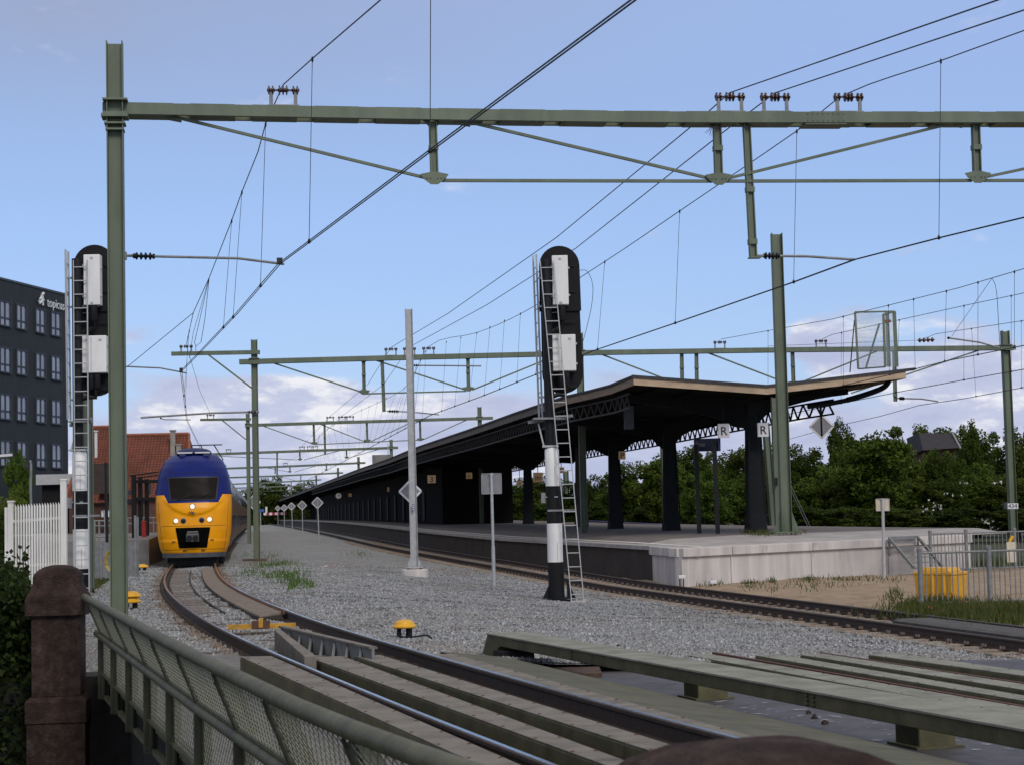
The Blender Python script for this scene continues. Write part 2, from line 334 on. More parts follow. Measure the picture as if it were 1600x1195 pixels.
# ================================================================== SETTING
def grid_mesh(name, xs, ys, zf, m, kind='structure', smooth=True):
    b = MB()
    for y in ys:
        for x in (xs(y) if callable(xs) else xs): b.v.append((x, y, zf(x, y)))
    n = len(xs(ys[0])) if callable(xs) else len(xs)
    for j in range(len(ys)-1):
        for i in range(n-1): b.f.append((j*n+i, j*n+i+1, (j+1)*n+i+1, (j+1)*n+i)); b.mi.append(0)
    return tag(b.build(name, m, smooth=smooth), kind=kind)
def lb(y): return itp(y, [23,25.5,30,38,50], [1.75,2.3,3.1,2.8,2.5])
def zterr(x, y):
    if y < 22.9: return -5.
    a, b = xA(min(max(y,5),419)), xB(min(y,599))
    rise = zA(min(y,419))*1. if y > 70 else 0
    w = .05*noise.noise(Vector((x*.4, y*.4, 0)))
    if x < a-lb(y)-.6: return (-.30 if y > 26 else -.6)+w+rise
    if x > b+1.7: return (-.95 if y < 62 else itp(y, [62,70,110,420], [-.95,-.66,-.3,.2]))+w
    return -1.0+rise*.5
ys = [-60,0,12,20,22.8,22.95]+list(np.arange(23.5,60,1.))+list(np.arange(60,130,3.))+list(np.geomspace(135,6000,26))
xsn = [-6000,-2500,-900,-400,-200,-120]+list(np.arange(-80,-30,5.))+list(np.arange(-30,26,.8))+list(np.arange(28,80,5.))+[120,200,400,900,2500,6000]
grid_mesh('ground', xsn, ys, zterr, TERR)
# ballast bed: from 5 m left of the left track to the foot of the platform
NB = 46
def bx(y):
    a, b = xA(y)-lb(y), xB(y)+1.75
    return [a-.9]+list(np.linspace(a, b, NB))+[b+.5]
byl = [23.0,23.3]+list(np.arange(23.8,70,.45))+list(np.arange(70,130,1.2))+list(np.geomspace(132,420,40))
def zbal(x, y):
    a, b = xA(y)-lb(y), xB(y)+1.75
    if x < a-.5 or x > b+.3: return zG(x, y)-.55
    return zG(x, y)-.03+.05*noise.noise(Vector((x*1.1, y*1.1, 3)))+.02*noise.noise(Vector((x*5, y*5, 1)))
grid_mesh('ballast_bed', bx, byl, zbal, STONE)
# loose ballast stones: nobody could count them
def stones(n, sel, zoff, name, smin=.018, smax=.04, m_=CHIP):
    pts = []
    while len(pts) < n:
        y = 23.1+RNG.random()**1.55*52; a, b = xA(y)-lb(y)+.2, xB(y)+1.2
        x = a+RNG.random()*(b-a)
        if sel(x, y): pts.append((x, y, zG(x, y)+zoff+.05*noise.noise(Vector((x*1.1, y*1.1, 3)))))
    P = np.array(pts); N = len(P)
    base = np.array([(1,0,0),(-.2,.95,.1),(-.9,-.3,0),(.1,-.9,-.1),(.15,.1,.8),(-.1,0,-.8)])
    tri = np.array([(0,1,4),(1,2,4),(2,3,4),(3,0,4),(1,0,5),(2,1,5),(3,2,5),(0,3,5)])
    ang = RNG.random((N,3))*6.28; s = smin+RNG.random((N,1))**1.5*(smax-smin)
    V = base[None]*(1+.55*(RNG.random((N,6,3))-.5))*np.array([1.15,.85,.75])
    for ax in range(3):
        c, sn = np.cos(ang[:,ax])[:,None], np.sin(ang[:,ax])[:,None]; i, j = [(0,1),(1,2),(0,2)][ax]
        a_, b_ = V[...,i].copy(), V[...,j].copy(); V[...,i] = a_*c-b_*sn; V[...,j] = a_*sn+b_*c
    V = V*s[:,None]+P[:,None]
    Fq = tri[None]+6*np.arange(N)[:,None,None]
    return npmesh(name, V.reshape(-1,3), Fq.reshape(-1,3), m_, kind='stuff')
def clear(x, y):
    a = x-xA(y); b = x-xB(y)
    return not (abs(abs(a)-.75) < .10) and not (abs(abs(b)-.75) < .12)
near = lambda x, y: (abs(abs(x-xA(y))-.85)-.1 if y > 29 or abs(x-xA(y)) > .9 else .3) < .12+.25*noise.noise(Vector((x*2,y*2,5))) or abs(x-xB(y)) < 1.05+.25*noise.noise(Vector((x*2,y*2,0)))
stones(165000, lambda x, y: clear(x, y) and not near(x, y), -.01, 'ballast_stones')
stones(26000, lambda x, y: clear(x, y) and near(x, y), -.01, 'rusty_ballast_stones', m_=CHIPR)
tag(bpy.data.objects['rusty_ballast_stones'], 'rust stained crushed stones close beside the rails', 'gravel')
tag(bpy.data.objects['ballast_stones'], 'loose grey crushed stones covering the ballast between the tracks', 'gravel')
# sandy bank in front of the platform end
def sx(y): return [xB(y)+1.35,xB(y)+1.6]+list(np.linspace(xB(y)+2.0, xB(y)+30, 50))
grid_mesh('sandy_bank', sx, list(np.arange(25,60.1,.5)), lambda x, y: -.66-(.14 if x < xB(y)+1.5 else .04 if x < xB(y)+1.8 else 0)+.10*noise.noise(Vector((x*.5, y*.5, 8)))+.05*noise.noise(Vector((x*2, y*2, 4)))+.06*min(max((y-44)/10,0),1), SAND)
# abutment face and dark road level under the bridge
ab = MB()
ab.box((-38.6,22.95,-2.7),(70.8,.7,4.7)); ab.box((5.9,22.95,-3.05),(18.1,.7,3.9)); ab.box((40,22.95,-3.0),(50,.7,4.0))
tag(ab.build('bridge_abutment_wall', BRICKD, uvs=True), 'dark masonry abutment wall under the bridge end', 'wall')
UPV = Vector((0,0,1))
# ------------------------------------------------------------------ track A (left, curved, over the bridge)
RP = [(-.075,-.172),(.075,-.172),(.075,-.158),(.016,-.145),(.012,-.05),(.036,-.035),(.036,-.010),(.026,-.002),(-.026,-.002),(-.036,-.010),(-.036,-.035),(-.012,-.05),(-.016,-.145),(-.075,-.158)]
HP = [(-.020,-.0025),(.020,-.0025),(.017,.001),(-.017,.001)]
def path(fn, o, y0, y1, st, dz=0):
    out = []; n = max(2, int((y1-y0)/st)+1)
    P = [fn(y, o) for y in np.linspace(y0, y1, n)]
    for i, p in enumerate(P):
        d = (P[min(i+1, n-1)]-P[max(i-1, 0)]); d.z = 0; d.normalize(); p = p.copy(); p.z += dz
        out.append((p, Vector((d.y, -d.x, 0)), Vector((0,0,1))))
    return out
CLIP = mat('pale_clip', (.20,.145,.12), (.12,.08,.065), .8)
def make_track(name, label, fn, y0, y1, head, sl_y0, sl_y1, slm, slw=2.5, clip=None):
    t = thing(name, label, 'railway track', fn((y0+30), 0))
    for s in (-1, 1):
        r = MB().sweep(path(fn, s*.7525, y0, y1, .9), RP).build('rail', RAIL, t, smooth=True)
        MB().sweep(path(fn, s*.7525, y0, y1, .9), HP).build('rail_head', head, r, smooth=True)
        if clip:
            c = MB()
            for y in np.arange(clip[0], clip[1], .6):
                p = fn(y, s*.7525); q = fn(y+.3, s*.7525); rz = math.atan2(q.y-p.y, q.x-p.x)
                for k in (-1,1):
                    w = Vector((-(q-p).y, (q-p).x, 0)).normalized()*(.095*k)
                    
                    for e_ in (-.05,.05): c.box((p.x+w.x*1.05+(q-p).normalized().x*e_, p.y+w.y*1.05+(q-p).normalized().y*e_, p.z-.135), (.026,.035,.045), rz)
            c.build('rail_clips', CLIP if slm is CSLEEP else RAIL, r, kind='stuff')
    n = int((sl_y1-sl_y0)/.62); ys = list(np.linspace(sl_y0, sl_y1, n))
    def sl(b, y):
        p = fn(y, 0); q = fn(y+.5, 0); rz = math.atan2(q.y-p.y, q.x-p.x)-math.pi/2
        b.box((p.x, p.y, p.z-.172-.09), (slw,.24,.18), rz)
    for y in ys[:95]:
        b = MB(); sl(b, y); b.build('sleeper', slm, t, bevel=.012)
    b = MB()
    for y in ys[95:]: sl(b, y)
    if ys[95:]: b.build('sleeper_run', slm, t, kind='stuff')
    return t
make_track('railway_track', 'curved track with shiny rail heads under the yellow and blue train', A, 4.5, 400, HEAD, 22.6, 130, SLEEP, clip=(20,60))
make_track('railway_track', 'straight rusty track running beside the canopied platform', B, 9., 420, HEADD, 24, 130, CSLEEP, 2.6, clip=(24,75))
# guard plate between the rails of the right track, with bolted fishplates
t = thing('check_plate', 'dull grey check plate lying between the rusty rails near the yellow grit bin', 'rail plate', B(26,0))
pp = path(B, .18, 20, 33.6, .8); MB().sweep(pp, [(-.42,-.17),(.42,-.17),(.42,-.03),(.30,.0),(-.30,.0),(-.42,-.03)]).build('plate', mat('check_plate_grey',(.105,.098,.09),(.07,.065,.06),.8,scale=4,spec=.25,rust=.4), t)
fb = MB()
for y in np.arange(21.5,25.2,.32): 
    p = B(y, -.79); fb.lathe((p.x,p.y,p.z-.09), [(.025,0),(.025,.05),(.012,.07)], 8, axis=(-1,-.2,0), ref=(0,0,1))
fb.build('fishplate_bolt_row', GALVD, t)
# rubbery ribbed slab along the inside of the right rail of the curved track
t = thing('ribbed_track_slab', 'tan ribbed rubber slab hugging the inside of the curved right rail in front of the train', 'track panel', A(45,.4))
b = MB()
b.sweep(path(A, .47, 30.2, 63, .7), [(-.17,-.17),(.19,-.17),(.19,-.06),(-.17,-.10)]); b.build('slab', mat('dark_rubber', (.05,.04,.033), (.03,.025,.02), .9, scale=4), t)
b = MB()
for y in np.arange(30.4, 62.5, .30):
    p, q, p2, q2 = A(y,.30), A(y,.66), A(y+.17,.30), A(y+.17,.66); b.hexa([p+UPV*-.12, p2+UPV*-.12, q2+UPV*-.09, q+UPV*-.09, p+UPV*-.075, p2+UPV*-.075, q2+UPV*-.022, q+UPV*-.022])
b.build('ribs', mat('tan_rubber', (.25,.20,.155), (.17,.135,.105), .9, scale=5), t, kind='stuff')
b = MB()
for y in np.arange(30.3, 60, .5):
    p = A(y, .69); b.box((p.x,p.y,p.z-.03),(.05,.14,.05), .2)
b.build('bolt_row', RAILR, t)
t = thing('track_planks', 'brown timber planking between the rails in front of the train', 'planking', A(48,-.3))
b = MB()
for y in np.arange(33.5, 63, .5): b.hexa([A(y+dy,o)+Vector((0,0,z)) for z in (-.19,-.140-.012*math.sin(y*7)) for dy,o in ((.01,-.60),(.01,-.13+.05*math.sin(y)),(.47,-.13+.05*math.sin(y)),(.47,-.60))])
b.build('planking', mat('track_plank_brown', (.19,.16,.138), (.10,.082,.068), .95, scale=14, bump=.9, bscale=40, c3=(.27,.245,.225), detail=10), t)
MB().sweep(path(A, -.07, 33, 62, .9), [(-.02,-.19),(.02,-.19),(.02,-.125),(-.02,-.125)]).build('edge_strip', DARK, t)
# point rod, yellow with a rusty coupling, lying across the track
t = thing('cross_rod', 'yellow painted rod with rusty coupling lying across the curved track', 'rod', gr(405,980,-.1))
p0, p1 = gr(356,979,-.06), gr(462,976,-.06)
MB().bar(p0, p1, .10, .07).build('rod', YELD, t); q0, q1 = p0.lerp(p1,.36), p0.lerp(p1,.62)
MB().bar(q0+Vector((0,0,.02)), q1+Vector((0,0,.02)), .16, .12).build('coupling', RAILR, t); MB().bar(p0.lerp(p1,.46)+Vector((0,0,.05)), p0.lerp(p1,.52)+Vector((0,0,.05)), .17, .13).build('clamp', YELD, t)
# ------------------------------------------------------------------ bridge deck
BR = thing('railway_bridge', 'low steel railway bridge with grey walkway plates between the rails', 'bridge', (0,16,-.7))
def line(pa, pb, za, zb=None, ya=None, yb=4.):
    a, b = gr(*pa, za), gr(*pb, za if zb is None else zb)
    def f(y): t = (y-a.y)/(b.y-a.y); return a+(b-a)*t
    return f, (a.y if ya is None else ya)
def plank(L, R, z, th, y1=4., top=PLATE, side=OLIVE, lab=None, seg=None):
    fl, ya = line(L[0], L[1], z); fr, yb = line(R[0], R[1], z)
    b = MB(); q = [fl(y1), fr(y1), fr(yb), fl(ya)]
    b.hexa([p+Vector((0,0,-th)) for p in q]+[p+Vector((0,0,-.012)) for p in q]); o = b.build('walkway_beam', side, BR, label=lab, bevel=.008)
    c = MB(); ins = .012; cut = sorted(seg or [])
    edges = [0]+cut+[1]
    for i in range(len(edges)-1):
        e0, e1 = edges[i]+.0006, edges[i+1]-.0006
        a0, a1 = q[0].lerp(q[3], e0), q[0].lerp(q[3], e1); b0, b1 = q[1].lerp(q[2], e0), q[1].lerp(q[2], e1)
        r = [a0.lerp(b0,ins), b0.lerp(a0,ins), b1.lerp(a1,ins), a1.lerp(b1,ins)]
        c.hexa([p+Vector((0,0,-.008)) for p in r]+[p+Vector((0,0,0)) for p in r])
    c.build('walkway_plate', top, o); k_ = MB(); L_ = (q[3]-q[0]).length; n_ = int(L_/.75)
    for i in range(n_):
        for u in (.1,.9):
            p = q[0].lerp(q[3],(i+.5)/n_).lerp(q[1].lerp(q[2],(i+.5)/n_),u)
            if p.y > 8: k_.lathe(p-Vector((0,0,.002)), [(.016,0),(.014,.006),(.006,.009)], 6)
    if k_.v: k_.build('bolt_row', RAILR if top is PLATE else OLIVE, o, kind='stuff')
    return q
plank([(375,1025),(740,1190)], [(424,1024),(805,1190)], -.015, .16, seg=[.38,.7])
plank([(481.6,1026),(926,1187)], [(535,1024),(971,1185)], -.015, .14, seg=[.45])
plank([(553,1024),(1013,1171)], [(594,1022),(1044,1161)], -.015, .16, seg=[.5])
plank([(661.5,1021),(1117,1150)], [(709,1021),(1175.6,1149)], -.03, .12, seg=[.55], side=OLIVE)
# sloping olive trough plate and dark floor
fa, ya = line((709,1023),(1175.6,1151), -.06); fb_, yb = line((790,1026),(1201,1121), -.22)
b = MB(); q = [fa(4.), fb_(4.), fb_(yb), fa(ya+.6)]; b.add(q+[p+Vector((0,0,-.03)) for p in q], [(0,1,2,3),(7,6,5,4),(0,4,5,1),(1,5,6,2),(2,6,7,3),(3,7,4,0)]); b.build('trough_plate', OLIVE, BR)
fc, yc = line((375,1025),(740,1190), -.32)
b = MB(); q = [fc(3)+Vector((-.1,0,0)), fb_(3)+Vector((0,0,-.04)), fb_(23)+Vector((0,0,-.04)), fc(23)+Vector((-.1,0,0))]
for p in q: p.z = -.36
b.prism(q, (0,0,-.12)); b.build('track_floor', DARK, BR)
# wet asphalt deck to the right
b = MB(); f3 = lambda y: Vector((fb_(y).x-.05, y, -.48))
q = [f3(3), Vector((30,3,-.48)), Vector((30,22.9,-.48)), Vector((9,23.0,-.48)), f3(24.6)]
b.prism(q, (0,0,-.25)); b.build('asphalt_deck', DECK, BR)
b = MB()                              # bird droppings and chalky puddle marks
for i in range(90):
    k = random.choice([(0.45,1105),(.62,1140),(.8,1165)])
    px = random.uniform(1100,1600); py = 1090+(px-1100)*.17+random.gauss(0,9)
    p = gr(px, py, -.476); r = random.uniform(.008,.035)*random.choice([.6,1,1.5]); pts = [(p.x+r*1.6*math.cos(t)*random.uniform(.5,1.2), p.y+r*math.sin(t)*random.uniform(.5,1.2), -.476) for t in np.linspace(0,6.28,9)[:-1]]
    b.add(pts, [tuple(range(8))])
b.build('bird_dropping_stains', mat('chalk_white', (.42,.42,.44), (.25,.25,.27), .8, scale=30), BR)
kb = MB()
k0, k1, k2 = Vector((fa(23.3).x-.6,23.25,0)), Vector((1.0,23.25,0)), Vector((30,23.25,0))
for a_, c_, z_ in ((k0,k1,-.40),(k1,k2,-.52)): kb.hexa([Vector((a_.x,22.3,-1.1)), Vector((c_.x,22.3,-1.1)), Vector((c_.x,23.3,-1.1)), Vector((a_.x,23.3,-1.1)), Vector((a_.x,22.3,z_-.03)), Vector((c_.x,22.3,z_-.03)), Vector((c_.x,23.3,z_)), Vector((a_.x,23.3,z_))])
kb.build('ballast_kerb', mat('rusty_kerb', (.10,.06,.042), (.05,.032,.025), .9, scale=6, bump=.5), BR)
# edge beam carried on stubs
def dirv(): return (fa(5)-fa(15)).normalized()
G0 = gr(762,989,-.05); G1 = gr(1600,1139,-.05); gd = (G1-G0).normalized(); gs = Vector((-gd.y, gd.x, 0)); gs = gs if gs.x > 0 else -gs
GE = G0+gd*24
b = MB(); W = .46
b.hexa([G0+Vector((0,0,-.14))+gd*.5, GE+Vector((0,0,-.14)), GE+gs*W+Vector((0,0,-.14)), G0+gs*W+Vector((0,0,-.14))+gd*.5, G0+Vector((0,0,-.012)), GE+Vector((0,0,-.012)), GE+gs*W+Vector((0,0,-.012)), G0+gs*W+Vector((0,0,-.012))])
for p, h in ((G0,0),): b.hexa([p+gd*-.40+Vector((0,0,-.42)), p+gd*-.12+Vector((0,0,-.42)), p+gd*-.12+gs*W+Vector((0,0,-.42)), p+gd*-.40+gs*W+Vector((0,0,-.42)), p+gd*-.02+Vector((0,0,-.01)), p+gd*.5+Vector((0,0,-.14)), p+gd*.5+gs*W+Vector((0,0,-.14)), p+gd*-.02+gs*W+Vector((0,0,-.01))])
eb = b.build('edge_beam', OLIVE, BR, bevel=.01, label='long olive edge beam standing on short stubs')
b = MB(); L = (GE-G0).length; x = -.02
while x < L:
    n = min(x+1.52, L); b.hexa([G0+gd*(x+.004)+gs*-.025+Vector((0,0,-.011)), G0+gd*(n-.004)+gs*-.025+Vector((0,0,-.011)), G0+gd*(n-.004)+gs*(W+.02)+Vector((0,0,-.011)), G0+gd*(x+.004)+gs*(W+.02)+Vector((0,0,-.011)), G0+gd*(x+.004)+gs*-.025+Vector((0,0,.006)), G0+gd*(n-.004)+gs*-.025+Vector((0,0,.006)), G0+gd*(n-.004)+gs*(W+.02)+Vector((0,0,.006)), G0+gd*(x+.004)+gs*(W+.02)+Vector((0,0,.006))]); x = n
b.build('cover_plate', PLATEG, eb)
for px in (890,1080,1418,1900):
    p = gr(px, itp(px,[890,1080,1418,1900],[1045,1091,1166,1275]), -.48); MB().box((p.x+.16,p.y+.05,-.336),(.34,.40,.29), .3).build('support_stub', OLIVE, eb, bevel=.015); MB().box((p.x+.16,p.y+.05,-.468),(.44,.5,.02), .3).build('stub_foot', OLIVE, eb)
b = MB()
for k in (3.2,9.0,9.12,14.6,14.72):
    for h in (-.04,-.075,-.11): p = G0+gd*k+Vector((0,0,h)); b.lathe(p, [(.018,0),(.018,.012),(.008,.02)], 8, axis=tuple(-gs), ref=(0,0,1))
b.build('rivet_row', OLIVE, eb)
p = G0+gd*.75; MB().box((p.x+.1,p.y+.05,-.36),(.42,.42,.26),.3).build('bearing_block', BLACKM, eb)
# right hand plates with thin rusty rails between
ZT = -.36
for (l, r, y1) in (([(1075,1023),(1600,1118)], [(1105,1020),(1600,1104)], 5),
                   ([(1179.5,1023),(1600,1094)], [(1215,1021),(1600,1085.6)], 5),
                   ([(1250,1022),(1600,1077)], [(1285,1020),(1600,1068)], 6),
                   ([(1356.7,1022),(1600,1055)], [(1400,1019.5),(1600,1047)], 7)):
    plank(l, r, ZT, .15, y1=y1, top=PLATEG, side=OLIVE, seg=[.3,.55,.8])
for (l, m) in (([(1115,1018),(1600,1102)], RAILR), ([(1283.6,1018.5),(1600,1066)], RAILR)):
    a, c = gr(*l[0], ZT+.0), gr(*l[1], ZT+.0); e = a+(c-a)*1.8; b = MB(); b.bar(a+Vector((0,0,-.06)), e+Vector((0,0,-.06)), .05, .12); b.bar(a+Vector((0,0,-.16)), e+Vector((0,0,-.16)), .12, .05); b.build('disused_rail', m, BR)
# footpath on the left of the bridge
b = MB(); ft = lambda y: fc(y)+Vector((-.12,0,0))
RLP = [gr(740,1209,.63)]+[gr(620,1168,.63)]+[gr(484,1114,.63), gr(365,1055,.63), gr(281,1013,.63), gr(129,931,.63)]
RLP = [RLP[0]+(RLP[0]-RLP[2])]+RLP
def railx(y): return itp(y, [p.y for p in RLP], [p.x for p in RLP])
y = 3.; k = 0
fpn = MB()
while y < 23.2:
    y2 = min(y+.62, 23.3); fpn.hexa([Vector((railx(y)+.2,y+.01,-.3)), Vector((ft(y).x,y+.01,-.3)), Vector((ft(y2).x,y2-.01,-.3)), Vector((railx(y2)+.2,y2-.01,-.3)), Vector((railx(y)+.2,y+.01,-.17)), Vector((ft(y).x,y+.01,-.17+random.uniform(-.004,.004))), Vector((ft(y2).x,y2-.01,-.17)), Vector((railx(y2)+.2,y2-.01,-.17))]); y = y2
fpn.build('footpath_slabs', PAVE, BR)
b = MB(); b.hexa([Vector((railx(y)+.55+o,y,z)) for z in (-1.5,-.3) for y,o in ((3,0),(3,.15),(22.5,.15),(22.5,0))]); b.build('side_girder', DARK, BR)
b = MB(); b.hexa([Vector((railx(y)+o,y,z)) for z in (-.335,-.30) for y,o in ((3,.2),(3,.75),(22.5,.75),(22.5,.2))]); b.build('edge_flange', OLIVE, BR)
# V shaped rail guide at the bridge end
t = thing('rail_guide', 'V shaped grey steel rail guide with ribbed side between the rails at the bridge end', 'rail guide', gr(480,1010,-.1))
a0, a1 = gr(436,983,.08), gr(487,1024,.05)
MB().hexa([a0+Vector((-.06,0,-.25)), a1+Vector((-.08,0,-.25)), a1+Vector((.05,0,-.25)), a0+Vector((.03,0,-.25)), a0+Vector((-.06,0,0)), a1+Vector((-.08,0,0)), a1+Vector((.05,0,0)), a0+Vector((.03,0,0))]).build('left_wing', PLATE, t, bevel=.01)
b0, b1 = gr(440,981,.08), gr(583,1012,.10)
MB().bar(b0+Vector((0,0,-.10)), b1+Vector((0,0,-.12)), .03, .24).build('right_wing', GALVD, t); MB().bar(b0+Vector((0,.03,.02)), b1+Vector((0,.03,.0)), .09, .025).build('top_flange', PLATE, t)
for k in np.linspace(.12,.9,7):
    b = MB(); p = b0.lerp(b1,k); b.prism([p+Vector((-.02,-.02,.0)), p+Vector((-.02,-.02,-.22)), p+Vector((-.04,-.22,-.22))], (.03,0.01,0)); b.box((p.x-.03,p.y-.16,p.z-.22),(.14,.14,.04)); b.build('rib', GALVD, t)
# ------------------------------------------------------------------ railing of the bridge
t = thing('bridge_railing', 'green tubular bridge railing with wire mesh panels running from the domed stone pillar', 'railing', (railx(14),14,-.5))
def tr(y): return Vector((railx(y), y, .63))
def lr(y): return Vector((railx(y)+.14, y, .2))
MB().tube([tr(y) for y in np.arange(3.2,22.1,.9)]+[tr(22.2)], .044, 12).build('top_rail', GREEN2, t, smooth=True)
MB().tube([lr(y) for y in np.arange(3.2,22.1,.9)]+[lr(22.)], .040, 12).build('lower_rail', GREEN2, t, smooth=True)
rd = (tr(5)-tr(15)).normalized(); ro = Vector((-rd.y, rd.x, 0)); ro = ro if ro.x > 0 else -ro   # towards the track
PY = [21.5-1.72*i for i in range(11)]
MESHM = mat('mesh_wire_green_grey', (.24,.24,.18), (.17,.17,.125), .5, scale=6)
def panel(p00, p10, p01, p11, nu, nv):   # diamond mesh between four corners (bottom two, top two)
    b = MB(); P = lambda u, v: p00*(1-u)*(1-v)+p10*u*(1-v)+p01*(1-u)*v+p11*u*v
    for i in range(-nv, nu):
        for sgn in (0, 1):
            u0, v0 = i/nu, 0.; u1, v1 = (i+nv)/nu, 1.
            if u0 < 0: v0 = -u0/(u1-u0); u0 = 0.
            if u1 > 1: v1 = (1-(i/nu))/((i+nv)/nu-i/nu); u1 = 1.
            if u1-u0 < .004: continue
            if sgn: u0, u1 = 1-u0, 1-u1
            b.bar(P(u0,v0), P(u1,v1), .0055, .004, up=tuple(ro))
    return b
for i, y in enumerate(PY):
    b = MB(); p, q = tr(y)+rd*0, lr(y)
    po_ = ro*.075; b.bar(p+ro*.055+Vector((0,0,-.07)), q+po_+Vector((0,0,.0)), .03, .13, up=tuple(ro)); b.bar(p+ro*.03+Vector((0,0,-.03)), q+ro*.03+Vector((0,0,.0)), .09, .015, up=tuple(ro)); b.bar(q+Vector((.03,0,-.03)), q+Vector((.03,0,-.72)), .16, .02, up=tuple(ro)); b.bar(q+Vector((.03,0,-.03)), q+Vector((.03,0,-.72)), .05, .12, up=tuple(ro))
    b.bar(p+rd*.06+Vector((0,0,-.05)), q+rd*.06+Vector((0,0,.03)), .018, .018, up=tuple(ro)); b.bar(p-rd*.06+Vector((0,0,-.05)), q-rd*.06+Vector((0,0,.03)), .018, .018, up=tuple(ro))
    po = b.build('post', mat('post_green_shaded', (.085,.085,.052), (.055,.055,.035), .6, scale=5, rust=.4, rcol=(.07,.05,.03), spec=.25), t)  # darker copy of the railing green, shade put into the post colour
    b = MB(); c = q+Vector((.03,0,-.55))
    b.bar(c+ro*-.0+rd*-.14, c+ro*-.0+rd*.06, .03, .34, up=(0,0,1)); b.build('bracket', GREEN2, po)
    b = MB()
    for dz in (-.12,.12): b.lathe(c+Vector((0,0,dz))-ro*.015, [(.028,0),(.028,.022),(.012,.034)], 8, axis=tuple(-ro), ref=(0,0,1))
    b.build('bolt', GREEN2, po)
    if i < len(PY)-1:
        y2 = PY[i+1]; e = .05
        panel(lr(y-e)+Vector((0,0,.06)), lr(y2+e)+Vector((0,0,.06)), tr(y-e)+Vector((0,0,-.05)), tr(y2+e)+Vector((0,0,-.05)), 17, 5).build('mesh_panel', MESHM, t)
        d = Vector((.03,0,0)); panel(lr(y-e)+d+Vector((0,0,-.42)), lr(y2+e)+d+Vector((0,0,-.42)), lr(y-e)+d+Vector((0,0,-.06)), lr(y2+e)+d+Vector((0,0,-.06)), 17, 5).build('mesh_panel', MESHM, t)
        b = MB(); b.bar(lr(y-e)+Vector((.0,0,.055)), lr(y2+e)+Vector((.0,0,.055)), .03, .02); b.bar(lr(y-.05)+d+Vector((0,0,-.43)), lr(y2+.05)+d+Vector((0,0,-.43)), .05, .03)
        b.bar(lr(y-.05)+d+Vector((0.03,0,-.70)), lr(y2+.05)+d+Vector((0.03,0,-.70)), .05, .05); b.build('panel_rail', GREEN2, t)
for px, py, r in ((1263,1113,.035),(1273,1120,.05),(1288,1129,.045)):
    p = gr(px,py,-.47); t = thing('dirt_clump', 'small brown dirt clump lying on the wet deck below the edge beam', 'dirt', (p.x,p.y,-.48), 'dirt clumps on the bridge deck'); b = MB()
    r *= .62; b.lathe(p, [(r*1.2,-.01),(r*1.05,r*.4),(r*.6,r*.8),(r*.1,r*.9)], 9); b.v = [(x+random.uniform(-.35,.35)*r, y+random.uniform(-.35,.35)*r, z+random.uniform(-.2,.3)*r) for x,y,z in b.v]; b.build('clump', mat('dirt_brown',(.05,.035,.028),(.03,.022,.018),.95,scale=30,bump=1.,bscale=90), t)
# ------------------------------------------------------------------ stone pillars
def pillar(label, c, W, rz, deep, dz=0.):
    t = thing('stone_pillar', label, 'pillar', (c[0],c[1],-.9), 'sandstone pillars at the ends of the bridge railing')
    w = W/2
    def ring(prof, nm, sq):
        b = MB(); n = 24
        for r, z in prof:
            for k in range(n):
                a = 2*math.pi*k/n; cx, sx_ = math.cos(a), math.sin(a); m = max(abs(cx), abs(sx_)); f = 1/m*(1-sq)+sq
                b.v.append((c[0]+(cx*f*r)*math.cos(rz)-(sx_*f*r)*math.sin(rz), c[1]+(cx*f*r)*math.sin(rz)+(sx_*f*r)*math.cos(rz), z+dz))
        for i in range(len(prof)-1):
            for k in range(n): b.f.append((i*n+k, i*n+(k+1)%n, (i+1)*n+(k+1)%n, (i+1)*n+k)); b.mi.append(0)
        b.f.append(tuple(range(n))[::-1]); b.f.append(tuple(range((len(prof)-1)*n, len(prof)*n))); b.mi += [0,0]
        return b.build(nm, GRAN, t, smooth=True, bevel=.008, sharp=17)
    ring([(w,.42),(w,.61),(w*.985,.625),(w*.79,.77),(w*.77,.79),(w*.76,.885),(w*.72,.92),(w*.60,.965),(w*.42,1.0),(w*.2,1.017),(.01,1.02)], 'cap', .05)
    ring([(w*.80,-.54),(w*.80,.42)], 'shaft', 0.); ring([(w,-.85),(w,-.60),(w*.98,-.58),(w*.86,-.54)], 'base', 0.)
    ring([(w*.95,-deep),(w*.95,-.85)], 'plinth', 0.)
    return t
pc = at(92,1000,22.4); pillar('weathered brown sandstone pillar with domed cap beside the ivy at the far end of the railing', (pc.x, pc.y), .72, .12, 5)
pillar('nearest brown sandstone pillar, only its rounded top showing beside the bridge deck', (.53, 4.05), .80, .3, 5, -.022)
# ================================================================== OVERHEAD LINE
UP = Vector((0,0,1))
def hmast(b, base, top, w=.24, d=.24, rz=.14):       # H-section upright
    base, top = Vector(base), Vector(top); ax = Vector((math.cos(rz), math.sin(rz), 0)); ay = Vector((-ax.y, ax.x, 0)); t = .018
    for k in (-1, 1): b.hexa([base+ax*(k*w/2-t/2)-ay*d/2, base+ax*(k*w/2+t/2)-ay*d/2, base+ax*(k*w/2+t/2)+ay*d/2, base+ax*(k*w/2-t/2)+ay*d/2, top+ax*(k*w/2-t/2)-ay*d/2, top+ax*(k*w/2+t/2)-ay*d/2, top+ax*(k*w/2+t/2)+ay*d/2, top+ax*(k*w/2-t/2)+ay*d/2])
    e = w/2-t/2-.001
    b.hexa([base-ax*e-ay*t/2, base+ax*e-ay*t/2, base+ax*e+ay*t/2, base-ax*e+ay*t/2, top-ax*e-ay*t/2+UP*-.03, top+ax*e-ay*t/2+UP*-.03, top+ax*e+ay*t/2+UP*-.03, top-ax*e+ay*t/2+UP*-.03]); return b
